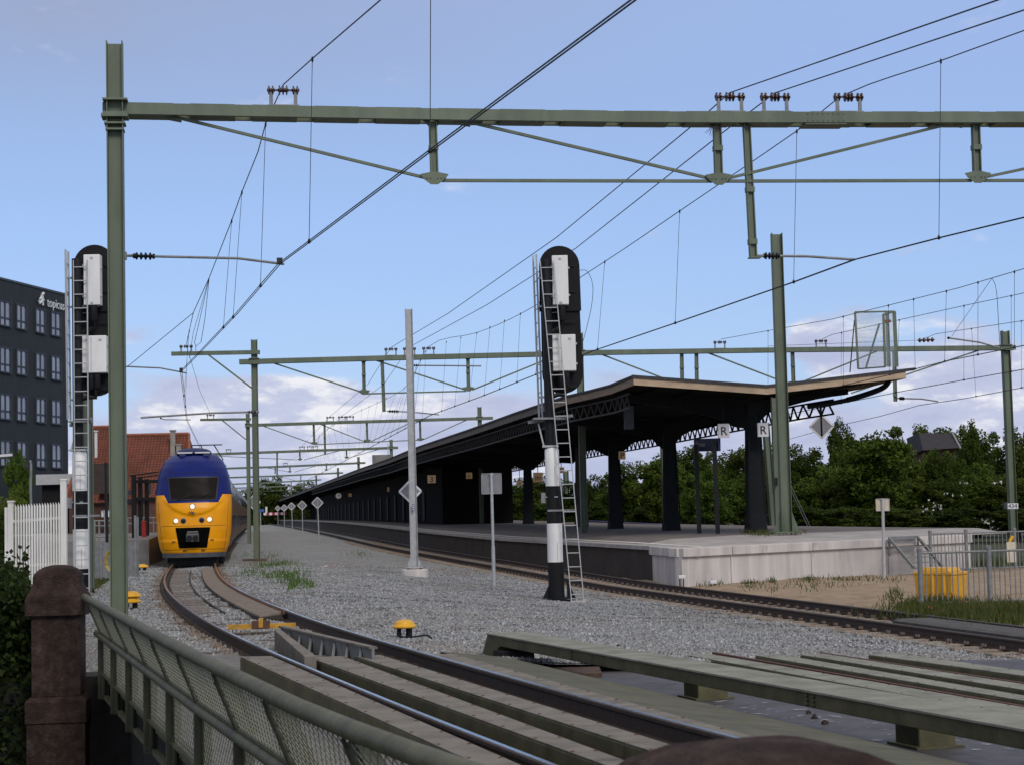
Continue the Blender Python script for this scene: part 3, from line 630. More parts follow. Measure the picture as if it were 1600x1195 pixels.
def ribbed(b, p, q, r=.055, n=4, seg=12):
    p, q = Vector(p), Vector(q); L = (q-p).length; pr = [(r*.35,0)]
    for i in range(n):
        z = L*(i+.5)/n; h = L/n*.34
        pr += [(r*.4,z-h),(r,z-h*.5),(r,z+h*.3),(r*.4,z+h)]
    pr.append((r*.35,L)); b.lathe(p, pr, seg, axis=tuple((q-p).normalized()), ref=(0,1,0) if abs((q-p).normalized().y) < .9 else (0,0,1)); return b
def insulator_set(parent, c, ax, w=.40, h=.24, seg=10):      # c on the beam top, ax along the beam
    ax = Vector(ax).normalized(); k = MB()
    for s in (-1, 1): k.bar(c+ax*(s*w/2), c+ax*(s*w/2)+UP*h, .055, .055)
    k.bar(c-ax*(w/2+.06)+UP*.012, c+ax*(w/2+.06)+UP*.012, .08, .025)
    br = k.build('insulator_bracket', GALVD, parent)
    b = MB(); z = UP*(h+.03)
    for a0, a1, r in ((-.66,-.34,.075),(-.22,.22,.082),(.34,.66,.075)): ribbed(b, c+ax*(w*a0)+z, c+ax*(w*a1)+z, r, 2 if a0 != -.22 else 3, seg)
    b.bar(c-ax*w*.6+z, c+ax*w*.6+z, .025); b.build('insulator', INSUL, br, smooth=True); return c+UP*(h+.1)
def arm(parent, pts, i0=.06, i1=.16, r=.022, ir=.055, name='steady_arm'):
    pts = [Vector(p) for p in pts]; d = (pts[1]-pts[0]); a = MB().tube(pts, r, 8).build(name, GALVD, parent, smooth=True)
    b = MB(); ribbed(b, pts[0]+d*i0, pts[0]+d*i1, ir, 4); b.lathe(pts[0]+d*(i0-.012), [(ir*.7,0),(ir*.7,d.length*.02)], 10, axis=tuple(d.normalized()), ref=(0,0,1)); b.lathe(pts[0]+d*i1, [(ir*.7,0),(ir*.7,d.length*.02)], 10, axis=tuple(d.normalized()), ref=(0,0,1))
    b.build('insulator', BLACK, a, smooth=True); return a
def mast_part(parent, base, top, w=.24, rz=.14, name='mast'):
    o = hmast(MB(), base, top, w, w, rz).build(name, GREEN, parent, bevel=.006); return o
def clamp(parent, p, w, rz=.14, n=4):
    b = MB(); b.box((p[0],p[1],p[2]),(w+.12,w+.16,.03),rz); b.box((p[0],p[1],p[2]-.22),(w+.10,w+.14,.03),rz)
    b.build('beam_clamp', GREEN, parent)
def hanger(parent, top, bot, w=.11, gus=0., ax=Vector((1,0,0)), collars=2):
    b = MB(); top, bot = Vector(top), Vector(bot); h = hmast(b, bot, top, w, w, math.atan2(ax.y, ax.x))
    for k in ((.55,) if collars == 2 else (.12,.5)): p = bot.lerp(top, k); b.box(tuple(p), (w+.035,w+.035,.09), math.atan2(ax.y, ax.x))
    if gus:
        for s in (-1, 1): b.prism([top+ax*s*w*.4+UP*-.13, top+ax*s*w*1.5+UP*0, top+ax*s*w*.4], (0,.014,0))
    o = b.build('hanger_post', GREEN, parent)
    if gus:
        g = MB(); f = bot-Vector((0,w*.6,0))
        g.prism([f+ax*-gus+UP*.1, f+ax*-gus*.8+UP*.03, f+ax*-.06+UP*-.07, f+ax*.06+UP*-.07, f+ax*gus*.8+UP*.03, f+ax*gus+UP*.1, f+ax*.05+UP*.14, f+ax*-.05+UP*.14], (0,.012,0)); go = g.build('gusset_plate', GREEN, o)
        r = MB()
        for k in (-.75,-.5,-.25,.25,.5,.75): r.lathe(f+ax*gus*k+UP*(.035), [(.014,0),(.014,.01),(.006,.016)], 6, axis=(0,-1,0), ref=(0,0,1))
        r.build('bolt_row', GREEN, go)
    return o
# ---- first portal, spanning both tracks in the foreground
P1 = thing('catenary_portal', 'nearest and largest green steel portal with a long trussed beam over both tracks', 'catenary portal', at(183,985,29.2))
m0 = at(183,985,29.2); top = at(179,66,29.2); m0 = Vector((top.x+.0, 29.2, -.25)); mast_part(P1, m0, top, .245, .14)
def pb(px): # beam top centre, front edge
    xs = [160,700,1000,1300,1600,2080]; ys_ = [160,170,174.3,175,175,176]; D = [29.2,30.05,30.5,30.95,31.4,32.1]
    return at(px, itp(px,xs,ys_), itp(px,xs,D))
ax1 = (pb(1600)-pb(160)); ax1.z = 0; ax1.normalize(); ay1 = Vector((-ax1.y, ax1.x, 0)); H = .185; W1 = .40
b = MB()
pxs = [160,430,700,1000,1300,1600,1850,2080]
for s0 in (0., W1):
    pth = [(pb(x)+ay1*s0, ay1, UP) for x in pxs]; sg = 1 if s0 == 0 else -1
    b.sweep(pth, [(0,0),(sg*.075,0),(sg*.075,-.014),(sg*.012,-.016),(sg*.012,-H+.016),(sg*.075,-H+.014),(sg*.075,-H),(0,-H)])
bm = b.build('beam', GREEN, P1)
b = MB(); x = 200
while x < 2060:
    q0, q1 = pb(x), pb(x+70); b.hexa([q+ay1*o+UP*z for z in (-H-.012,-H-.001) for q,o in ((q0,.02),(q1,.02),(q1,W1-.02),(q0,W1-.02))]); b.hexa([q+ay1*o+UP*z for z in (.001,.011) for q,o in ((q0,.02),(q1,.02),(q1,W1-.02),(q0,W1-.02))]); x += 97
b.build('batten_plates', GREEN, bm)
b = MB(); p = pb(1290)
for i in range(8):
    for z in (-.03,-.15): q = pb(1262+i*8)+UP*z-ay1*.0; b.lathe(q, [(.013,0),(.013,.012)], 6, axis=tuple(-ay1), ref=(0,0,1))
q0, q1 = pb(1258), pb(1322); b.hexa([q+ay1*o+UP*z for z in (-H-.03,-H-.013) for q,o in ((q0,.0),(q1,.0),(q1,W1),(q0,W1))]); b.build('splice_plate', GREEN, bm)
clamp(P1, Vector((top.x, 29.25, pb(175).z+.02)), .27)
b = MB(); zc = pb(175).z-H-.06; b.box((top.x, 29.2, zc), (.42,.36,.05), .14); b.box((top.x, 29.2, zc-.12), (.33,.30,.03), .14); b.box((top.x,29.2,zc-.22),(.29,.29,.03),.14)
b.build('seat_bracket', GREEN, P1)
def bd(px): return itp(px,[160,2080],[29.2,32.1])+.2
for (xt, yt, xb, yb_) in ((676,188,679,283),(1120,190,1123,284),(1524,190,1527,281),(1960,190,1964,280)):
    hanger(P1, at(xt,yt,bd(xt)), at(xb,yb_,bd(xb)), .115, .24, ax1)
def brace(parent, a, c, w=.06, h=.045, name='brace_rod'): return MB().bar(a, c, w, h).build(name, GREEN, parent)
for (a, c) in (((268,182),(668,279)),((728,190),(1108,279)),((1138,279),(1488,193)),((1545,276),(1950,190))): brace(P1, at(*a,bd(a[0])), at(*c,bd(c[0])))
for (x, y) in ((270,186),(722,193),(1492,195)): p = at(x,y,bd(x)); MB().bar(p-ax1*.12+UP*.02, p+ax1*.14-UP*.03, .1, .05).build('brace_seat', GREEN, P1)
brace(P1, at(690,282.5,bd(690)), at(1113,283.5,bd(1113)), .06, .05, 'lower_chord'); brace(P1, at(1132,283.5,bd(1132)), at(1518,282.5,bd(1518)), .06, .05, 'lower_chord'); brace(P1, at(1536,282.5,bd(1536)), at(1955,282,bd(1955)), .06,.05,'lower_chord')
IS = {}
for x in (443,1144,1215,1330): IS[x] = insulator_set(P1, pb(x)+ay1*.12+UP*.01, ax1)
dp = hanger(P1, at(1166,190,bd(1166)), at(1177,404,bd(1177)), .105, 0, ax1, 1); dpe = at(1179,400,bd(1179))
b = MB(); p = at(1166,198,bd(1166))
for s in (-1,1): b.prism([p+ax1*s*.05+UP*-.02, p+ax1*s*.19+UP*.09, p+ax1*s*.05+UP*.09], (0,.014,0))
b.box(tuple(dpe-UP*.035), (.2,.16,.02), .14); b.build('knee_plate', GREEN, dp)
arm(P1, [at(1183,400,bd(1183)), at(1262,401,bd(1262)), at(1335,406,bd(1335))], .14, .42, .022, .06)
arm(P1, [at(196,400,29.3), at(372,404,29.4), at(444,413,29.4)], .08, .24, .021, .06)
b = MB(); p = at(196,400,29.3); b.box((p.x-.06,p.y,p.z),(.16,.1,.12),.14); b.tube([p, at(214,399,29.3)], .02, 6); b.build('arm_bracket', GALVD, P1)
q = pb(2065); mast_part(P1, Vector((q.x, q.y+.15, -.7)), Vector((q.x, q.y+.15, q.z+1.3)), .245)
# twigs caught on the portal
t = thing('twig_tangle', 'tangle of dead twigs caught at the top of a hanger under the beam', 'twigs', at(1112,200,bd(1112)))
b = MB()
for i in range(26):
    p = at(1118,192,bd(1118)-.08); q = p+Vector((random.uniform(-.2,.02), random.uniform(-.1,.1), random.uniform(-.24,.06))); b.tube([p+Vector((random.uniform(-.1,.05),0,random.uniform(-.04,.04))), (p+q)/2+Vector((random.uniform(-.03,.03),)*3), q], .003, 4, cap=False)
b.build('twigs', STEM, t)
# ---- far portals
def portal(label, masts, beam, hang, braces, chord, ins, D0, D1, w=.24, hgt=.2, base_z=-.2, px0=0, px1=1):
    x0, x1 = beam[0][0], beam[-1][0]
    dd = lambda px: itp(px, [x0, x1], [D0, D1])
    t = thing('catenary_portal', label, 'catenary portal', at(masts[0][0], 820, dd(masts[0][0])), 'green steel portals carrying the overhead wires')
    pts = [at(x, y, dd(x)) for x, y in beam]; ax = pts[-1]-pts[0]; ax.z = 0; ax.normalize(); ay = Vector((-ax.y, ax.x, 0))
    MB().sweep([(p, ay, UP) for p in pts], [(-.17,0),(.17,0),(.17,-hgt),(.10,-hgt),(.10,-.03),(-.10,-.03),(-.10,-hgt),(-.17,-hgt)]).build('beam', GREEN, t)
    for (x, yt) in masts:
        p = at(x, yt, dd(x)); mast_part(t, Vector((p.x,p.y,base_z if base_z < 5 else 0)), p, w)
        yb = itp(x, [q[0] for q in beam], [q[1] for q in beam]); c = at(x, yb, dd(x)); clamp(t, c+UP*.02, w+.06)
    for h in hang:
        p, q = at(h[0],h[1],dd(h[0])), at(h[2],h[3],dd(h[2])); hanger(t, p, q, .13, .26 if len(h) < 5 else 0, ax)
    for a, c in braces: brace(t, at(*a,dd(a[0])), at(*c,dd(c[0])), .07, .06)
    if chord: brace(t, at(*chord[0],dd(chord[0][0])), at(*chord[1],dd(chord[1][0])), .07, .06, 'lower_chord')
    out = []
    for x in ins:
        y = itp(x, [q[0] for q in beam], [q[1] for q in beam]); out.append(insulator_set(t, at(x,y,dd(x)), ax, .42, .24, 6))
    return t, out, dd
P2, I2, d2 = portal('green portal with a mast in the gravel just right of the train', [(397,530),(905,520)],
    [(374,562),(640,555),(930,548)], [(568,562,569,614),(597,561,600,643,1),(731,558,732,609)], [((420,565),(567,613)),((584,562),(728,609)),((738,609),(880,551))], ((572,615),(728,611)), [611,640,670], 76.4, 77.5, .255)
cb = MB(); cb.bar(at(268,553,76.3), at(406,550.5,76.4), .2, .16); cb.build('cantilever_beam', GREEN, P2); brace(P2, at(325,554,76.3), at(393,606,76.4), .09, .07, 'cantilever_brace')
I2L = insulator_set(P2, at(291,551.5,76.3), (1,0.14,0), .42, .24, 8)
arm(P2, [at(405,643,76.3), at(330,645,76.), at(220,652,75)], .08, .22, .04, .075, 'cantilever_arm'); arm(P2, [at(250,652.5,75.3), at(256,655,75.3), at(298,655.5,75.3)], .1,.3,.02,.04)
arm(P2, [at(604,642,76.5), at(640,643,76.5), at(686,647.5,76.5)], .1, .5, .025, .07)
arm(P2, [at(634,571,77), at(700,571.5,77), at(752,572,77)], .1, .28, .03, .06)
p = at(397,872,76.4); fo = MB(); fo.box((p.x,76.5,-.16),(1.0,.9,.16),.14); fo.build('footing', mat('rusty_footing',(.12,.085,.065),(.07,.05,.04),.9), P2)
P2b, I2b, d2b = portal('green portal over the platform end, right mast carrying the 434 plate', [(1570,517)], [(902,548),(1213,543.5),(1585,540)],
    [(1065,548,1066,605,1),(1088,548,1089,605,1),(1238,547,1240,600)], [((935,552),(1060,600)),((1100,549),(1228,598)),((1250,598),(1380,545)),((1330,614),(1540,544))], None, [1125,1283], 77.5, 79.2, .30, .2, 0.)
pi = at(1450,533,78.9); b = MB(); ribbed(b, at(1434,532,78.9), at(1460,531,78.9), .1, 4); b.build('insulator', INSUL, P2b, smooth=True)
arm(P2b, [at(1480,528,78), at(1530,535,78), at(1562,544,78)], .02, .06, .035, .06); hanger(P2b, at(1397,548,78.7), at(1399,627,78.7), .13, 0, Vector((1,0,0)), 1); arm(P2b, [at(1402,622,78.7), at(1440,623,78.2), at(1466,627,78)], .1, .28, .03, .08)
b = MB(); p = at(1582,790,78.3); b.box((p.x,p.y-.02,p.z),(.47,.03,.24),0); pl = b.build('number_plate', SIGNW, P2b); text_part('number', '434', .26, (p.x,p.y-.04,p.z), (1,0,0), (0,0,1), INK, pl, .003)
b = MB(); p = at(1570,789,78.4); b.box((p.x,p.y-.05,p.z),(.16,.2,.26)); b.build('junction_box', FRAME, P2b)
P3, I3, d3 = portal('green portal with a slim mast close beside the mast right of the train', [(387,645),(749,635)], [(383,662),(560,656.5),(770,650.5)],
    [(490,661,491,693),(507,660,508,710,1),(573,658,574,689),(656,655,657,687)], [((408,664),(489,693)),((497,661),(571,690)),((578,690),(650,656)),((660,687),(735,653))], ((493,694),(655,687)), [516,534.5,547], 125, 126.5, .25)
cb = MB(); cb.bar(at(313,655.5,125), at(392,654.5,125), .2, .16); cb.build('cantilever_beam', GREEN, P3); brace(P3, at(347,656,125), at(384,686,125), .09, .07, 'cantilever_brace'); I3L = insulator_set(P3, at(329,654.5,125), (1,.14,0), .42,.24,6)
FP = [('green portal third in line behind the train roof', [(250,697),(611,686)], [(238,711),(420,704),(622,697)], [(433,704,433,745,1),(468,703,469,718),(541,700,542,715)], [((300,710),(465,718)),((475,718),(540,701)),((548,714),(600,699))], [357,472,484,493], 176, 178),
      ('green portal fourth in line, beam level with the far canopy', [(300,722),(560,713)], [(290,732),(440,727),(571,721)], [(430,727,430,740,1),(453,726,453,737),(510,723,510,734)], [((405,728),(452,737)),((460,737),(505,724))], [350,446], 223, 225),
      ('small far green portal fifth in line', [(320,740),(528,730)], [(310,746),(430,742),(536,737)], [(470,740,470,752),(426,742,426,750)], [((430,742),(468,752))], [356], 272, 275),
      ('smaller far green portal sixth in line above the diamond signs', [(340,752),(494,742)], [(332,756),(410,753),(502,748)], [(455,751,455,760)], [], [], 322, 325),
      ('tiny far green portal beside the distant trees', [(350,760),(475,752)], [(345,762),(480,757)], [(439,759,439,766)], [], [], 372, 375),
      ('tiniest green portal at the end of the line of portals', [(357,766),(455,760)], [(352,768),(462,764)], [], [], [], 425, 428)]
IF = []
for lab, ms, bmn, hg, br_, ins, D0, D1 in FP: IF.append(portal(lab, ms, bmn, hg, br_, None, ins, D0, D1, .28, .24, .1)[1])
# ---- wires
def spl(pts, n=6):
    out = []
    for i in range(len(pts)-1):
        p0, p1, p2, p3 = pts[max(i-1,0)], pts[i], pts[i+1], pts[min(i+2,len(pts)-1)]
        for k in range(n):
            t = k/n; out.append(.5*((2*p1)+(-p0+p2)*t+(2*p0-5*p1+4*p2-p3)*t*t+(-p0+3*p1-3*p2+p3)*t**3))
    return out+[pts[-1]]
def ext(pts, L): d = (pts[0]-pts[1]).normalized(); return [pts[0]+d*L]+pts
def atY(pts, y):
    for a, c in zip(pts, pts[1:]):
        if (a.y-y)*(c.y-y) <= 0 and a.y != c.y: return a.lerp(c, (y-a.y)/(c.y-a.y))
    return None
def droppers(t, M, Cw, ys_, r=.005, clampr=.03):
    for y in ys_:
        a, c = atY(M, y), atY(Cw, y)
        if a is None or c is None: continue
        b = MB(); b.tube([a, c], r, 4); b.lathe(c-UP*.03, [(.01,0),(clampr,.02),(clampr*.7,.05),(.006,.08)], 6); b.lathe(a-UP*.06, [(.006,0),(clampr*.6,.03),(clampr*.6,.06),(.01,.09)], 6); b.build('dropper', WIRE, t)
ZC = 5.57
CA = [gr(x,y,ZC) for x,y in ((990,0),(680,230),(483,378),(437,412),(370,490),(310,553),(283,580))]+[at(292,656,75.3), at(310,693,100), at(322,722,125)]
D_ = lambda x, y: gr(x,y,ZC).y
MA = [at(673,-64,D_(672,236)), at(595,0,D_(590,298)), at(488,92,D_(483,378)), IS[443]+UP*.02, at(415,194,D_(403,447)), at(403,238,D_(392,463)), at(378,300,D_(365,496)), at(362,345,D_(349,512)), at(327,434,D_(312,550)), at(302,489,D_(296,567)), I2L, at(312,610,100), I3L]
CAx = ext(CA, 16); MAx = ext(MA, 14)
t = thing('overhead_line', 'overhead contact wire pair sweeping across the sky above the curved left track', 'overhead wires', (0,30,5))
sd = Vector((.02,0,0))
MB().tube([p+sd for p in CAx], .0085, 5).build('contact_wire', WIRE, t); MB().tube([p-sd for p in CAx], .0085, 5).build('contact_wire', WIRE, t)
MB().tube(MAx, .010, 5).build('messenger_wire', WIRE, t)
droppers(t, MAx, CAx, [D_(672,236), D_(483,378), D_(403,447), D_(365,496), D_(349,512), 60, 66])
b = MB(); pa = at(327,434,D_(312,550)); pc_ = at(306,548,D_(306,557))
for k in (-1,1): b.tube([pa, at(316+k*4,500,pa.y), at(309+k*5,535,pc_.y), pc_+UP*.1, pc_], .007, 4)
b.tube([pa, at(302,520,pc_.y), at(296,560,pc_.y)], .006, 4); b.build('jumper_loop', WIRE, t)
b = MB()
for p in (CA[3], CA[6]): b.box(tuple(p+UP*.04), (.09,.05,.1), .2)
b.build('wire_clamp', WIRE, t)
# pull-off mast at the curve, mostly hidden behind the left signal
t = thing('pull_off_mast', 'green mast half hidden behind the left signal with a pull-off arm to the wires', 'catenary mast', at(137,905,50))
p = at(137,570,50); mast_part(t, Vector((p.x,p.y,-.3)), p, .24)
arm(t, [at(150,570,50), at(203,573,49.8), at(250,575,49.7), at(292,583,49.7)], .02, .06, .02, .05)
MB().tube([at(145,608,50), at(203,570,49.8), at(302,489,D_(296,567))], .009, 5).build('pull_off_wire', WIRE, t)
CBw = [gr(x,y,5.66) for x,y in ((1600,340),(1467,372),(1335,406),(1240,441),(1055,505),(925,549),(840,584),(750,620),(672,648.5))]+[at(536,721,136), at(470,755,190), at(430,775,250)]
E_ = lambda x, y: gr(x,y,5.66).y
MBw = [at(1600,48,E_(1590,342)), at(1470,95,E_(1467,372)), IS[1330], at(1245,205,E_(1238,441)), at(1062,330,E_(1055,505)), at(945,409,E_(938,546)), at(820,487,E_(815,594)), at(745,520,67), I2[2], at(630,608,100), I3[2], at(500,678,150), IF[0][3], IF[1][1]]
t = thing('overhead_line', 'overhead contact and messenger wires above the rusty right track beside the platform', 'overhead wires', (4,31,5))
CBx, MBx = ext(CBw, 16), ext(MBw, 14)
MB().tube([p+sd for p in CBx], .0085, 5).build('contact_wire', WIRE, t); MB().tube([p-sd for p in CBx], .0085, 5).build('contact_wire', WIRE, t); MB().tube(spl(MBx,4), .010, 5).build('messenger_wire', WIRE, t)
droppers(t, MBx, CBx, [E_(1467,372), E_(1238,441), E_(1055,505), E_(938,546)]+[52+3.*i for i in range(8)]+[79+4.*i for i in range(11)]+[128+5*i for i in range(9)])
b = MB(); p = at(907,425,E_(938,546)-1); b.tube(spl([at(905,423,p.y), at(917,424,p.y), at(926,445,p.y), at(924,480,p.y), at(912,530,p.y), at(905,547,p.y)],4), .007, 4); b.build('jumper_loop', WIRE, t)
t = thing('feeder_wire', 'upper feeder wire nearer the left on the right-hand insulators', 'wire', (2,31,8)); fw = ext([at(1560,0,21), IS[1144], at(1090,190,32.5), at(870,371,47), at(700,490,63), I2[0], at(575,600,95), I3[0], IF[0][1]], 10); MB().tube(fw, .011, 5).build('wire', WIRE, t)
t = thing('feeder_wire', 'upper feeder wire hung from the middle of the three insulators', 'wire', (3,31,8)); fw = ext([at(1600,16,23), IS[1215], at(1130,207,33), at(900,388,47), at(760,477,59), I2[1], at(600,600,95), I3[1], IF[0][2]], 10); MB().tube(fw, .011, 5).build('wire', WIRE, t)
# wires of the tracks beyond the platform
tw = thing('overhead_line', 'overhead wires with droppers running behind the canopy end on the right', 'overhead wires', (20,70,5), 'overhead wires beyond the platform')
def wr(l, D, z=None): return [at(x,y,itp(x,[l[0][0],l[-1][0]],D)) for x,y in l]
def cgr(pts): return [gr(x,y,5.6) for x,y in pts]
def pxd(pts, Cc):
    return lambda px: 1/float(np.interp(px, [q[0] for q in pts][::-1], [1/c.y for c in Cc][::-1]))
c1p = ((1700,517),(1600,540),(1479,564),(1428,577),(1300,606),(1127,645)); c2p = ((1700,556),(1600,577),(1509,593),(1405,612),(1285,636)); c3p = ((1700,582),(1600,605),(1510,622),(1436,633),(1375,650),(1308,665),(1217,690))
C1, C2, C3 = cgr(c1p), cgr(c2p), cgr(c3p); D1, D2, D3 = pxd(c1p,C1), pxd(c2p,C2), pxd(c3p,C3)
m1p = ((1700,395),(1600,420),(1498,450),(1300,499),(1127,530)); m2p = ((1700,436),(1600,458),(1510,477),(1300,523),(1285,530)); m3p = ((1700,482),(1600,501),(1462,522),(1440,531))
for mp, Cc, Df, dx in ((m1p,C1,D1,(1585,1528,1476,1430,1390,1318,1200)),(m2p,C2,D2,(1660,1580,1506,1400,1314)),(m3p,C3,D3,(1640,1596,1525))):
    Mm = [at(x,y,Df(x)) for x,y in mp]; Cx_ = Cc+([at(1050,662,95)] if Cc is C1 else [at(1225,648,90)] if Cc is C2 else [at(1120,712,115)])
    MB().tube(Mm, .011, 5).build('messenger_wire', WIRE, tw); MB().tube(Cx_, .014, 5).build('contact_wire', WIRE, tw)
    droppers(tw, Mm, Cc, [Df(x) for x in dx], .006, .04)
MB().tube([at(1434,532,78.9), at(1300,537,78), at(1200,541,77)], .008, 4).build('tension_wire', WIRE, tw); MB().tube([at(1487,526,78), at(1550,435,62)], .010, 4).build('jumper_wire', WIRE, tw); MB().tube(spl([at(1550,435,62), at(1557,455,62), at(1561,520,62), at(1563,548,62)],4), .010, 4).build('jumper_wire', WIRE, tw)
# ---- single masts
def base_plate(b, p, w, h):
    b.box((p.x,p.y,p.z+.02),(w*2.6,w*2.2,.04),.14)
    for s in (-1,1): b.prism([p+Vector((s*w*.52,-.006,.04)), p+Vector((s*w*1.25,-.006,.04)), p+Vector((s*w*.52,-.006,h))], (0,.012,0)); 
    for s in (-1,1): b.prism([p+Vector((-.006,s*w*.52,.04)), p+Vector((-.006,s*w*1.0,.04)), p+Vector((-.006,s*w*.52,h))], (.012,0,0))
D = 60.; p = at(1213,365,D); zb = 1.5-38.5*D/F; t = thing('catenary_mast', 'thick pale green mast with flared foot standing on the platform in front of the canopy', 'catenary mast', (p.x,D,zb))
mast_part(t, Vector((p.x,D,zb)), p, .33, .05); b = MB(); base_plate(b, Vector((p.x,D,zb)), .34, .75); b.build('base_gussets', GREEN, t)
D = 63.; q = at(1208,640,D); t = thing('catenary_mast', 'slim green mast with a black box close behind the thick mast', 'catenary mast', (q.x,D,.6)); mast_part(t, Vector((q.x+.05,D,.6)), Vector((q.x+.05,D,5.3)), .2, .1); MB().box((q.x+.0,D-.14,2.4),(.1,.1,.28)).build('junction_box', BLACK, t)
D = 88.; q = at(1196,660,D); t = thing('catenary_mast', 'pale thin mast against the hedge just left of the thick mast', 'catenary mast', (q.x,D,-.3)); mast_part(t, Vector((q.x+.25,D,-.3)), Vector((q.x,D,q.z)), .27, .3)
D = 86.; q = at(1233,745,D); t = thing('stay_wire', 'two thin stay wires slanting down from the mast in front of the hedge', 'wire', (q.x,D,0)); b = MB(); 
for k in (0,3): b.tube([at(1222+k,735,D), at(1262+k*1.3,822,D)], .014, 4)
b.build('wire', GALVD, t)
D = 130.; q = at(886,790,D); t = thing('catenary_mast', 'pale green mast seen behind the ladder under the canopy', 'catenary mast', (q.x,D,-.2)); mast_part(t, Vector((q.x,D,-.2)), at(884,735,D), .3, .3)
D = 100.; q = at(1036,690,D); t = thing('catenary_mast', 'grey mast edge beside the second canopy column', 'catenary mast', (q.x,D,-.2)); mast_part(t, Vector((q.x,D,-.2)), at(1035,680,D), .22, .3)
# galvanised mast on concrete block
p = grd(648,899); D = p.y; t = thing('steel_post', 'tall bare galvanised post on a round concrete block in the gravel', 'post', (p.x,D,p.z)); tp = at(640,482,D)
b = MB(); hmast(b, Vector((p.x,D,p.z+.32)), Vector((p.x-.03,D,tp.z)), .245, .22, .05); b.build('post', GALV, t, bevel=.006)
b = MB(); b.lathe((p.x,D,p.z-.15), [(.50,0),(.47,.36),(.45,.38)], 28); b.build('concrete_block', CONC, t, bevel=.012)
b = MB(); q = Vector((p.x,D,p.z+.29)); b.box((q.x,q.y,q.z),(.56,.5,.035),.05)
for s in (-1,1): b.prism([q+Vector((s*.125,-.13,.02)), q+Vector((s*.27,-.13,.02)), q+Vector((s*.125,-.13,.34))], (0,.014,0))
b.build('base_plate', GALV, t)
for s in (-1,1):
    for k in (-1,1): MB().lathe((q.x+s*.22,q.y+k*.19,q.z-.08), [(.05,0),(.05,.055),(.02,.06),(.02,.14)], 8).build('anchor_nut', RAILR, t)
b = MB(); z = 1.5+(807-796)*D/F+.05; b.box((p.x,D-.125,z+.02),(.085,.008,.24),.05); pl = b.build('number_plate', mat('plate_blue',(.10,.13,.25),(.06,.08,.16),.5), t)
b = MB()
for k in (-.07,0,.07): b.box((p.x,D-.131,z+.02+k),(.045,.006,.035))
b.build('number_marks', SIGNW, pl)
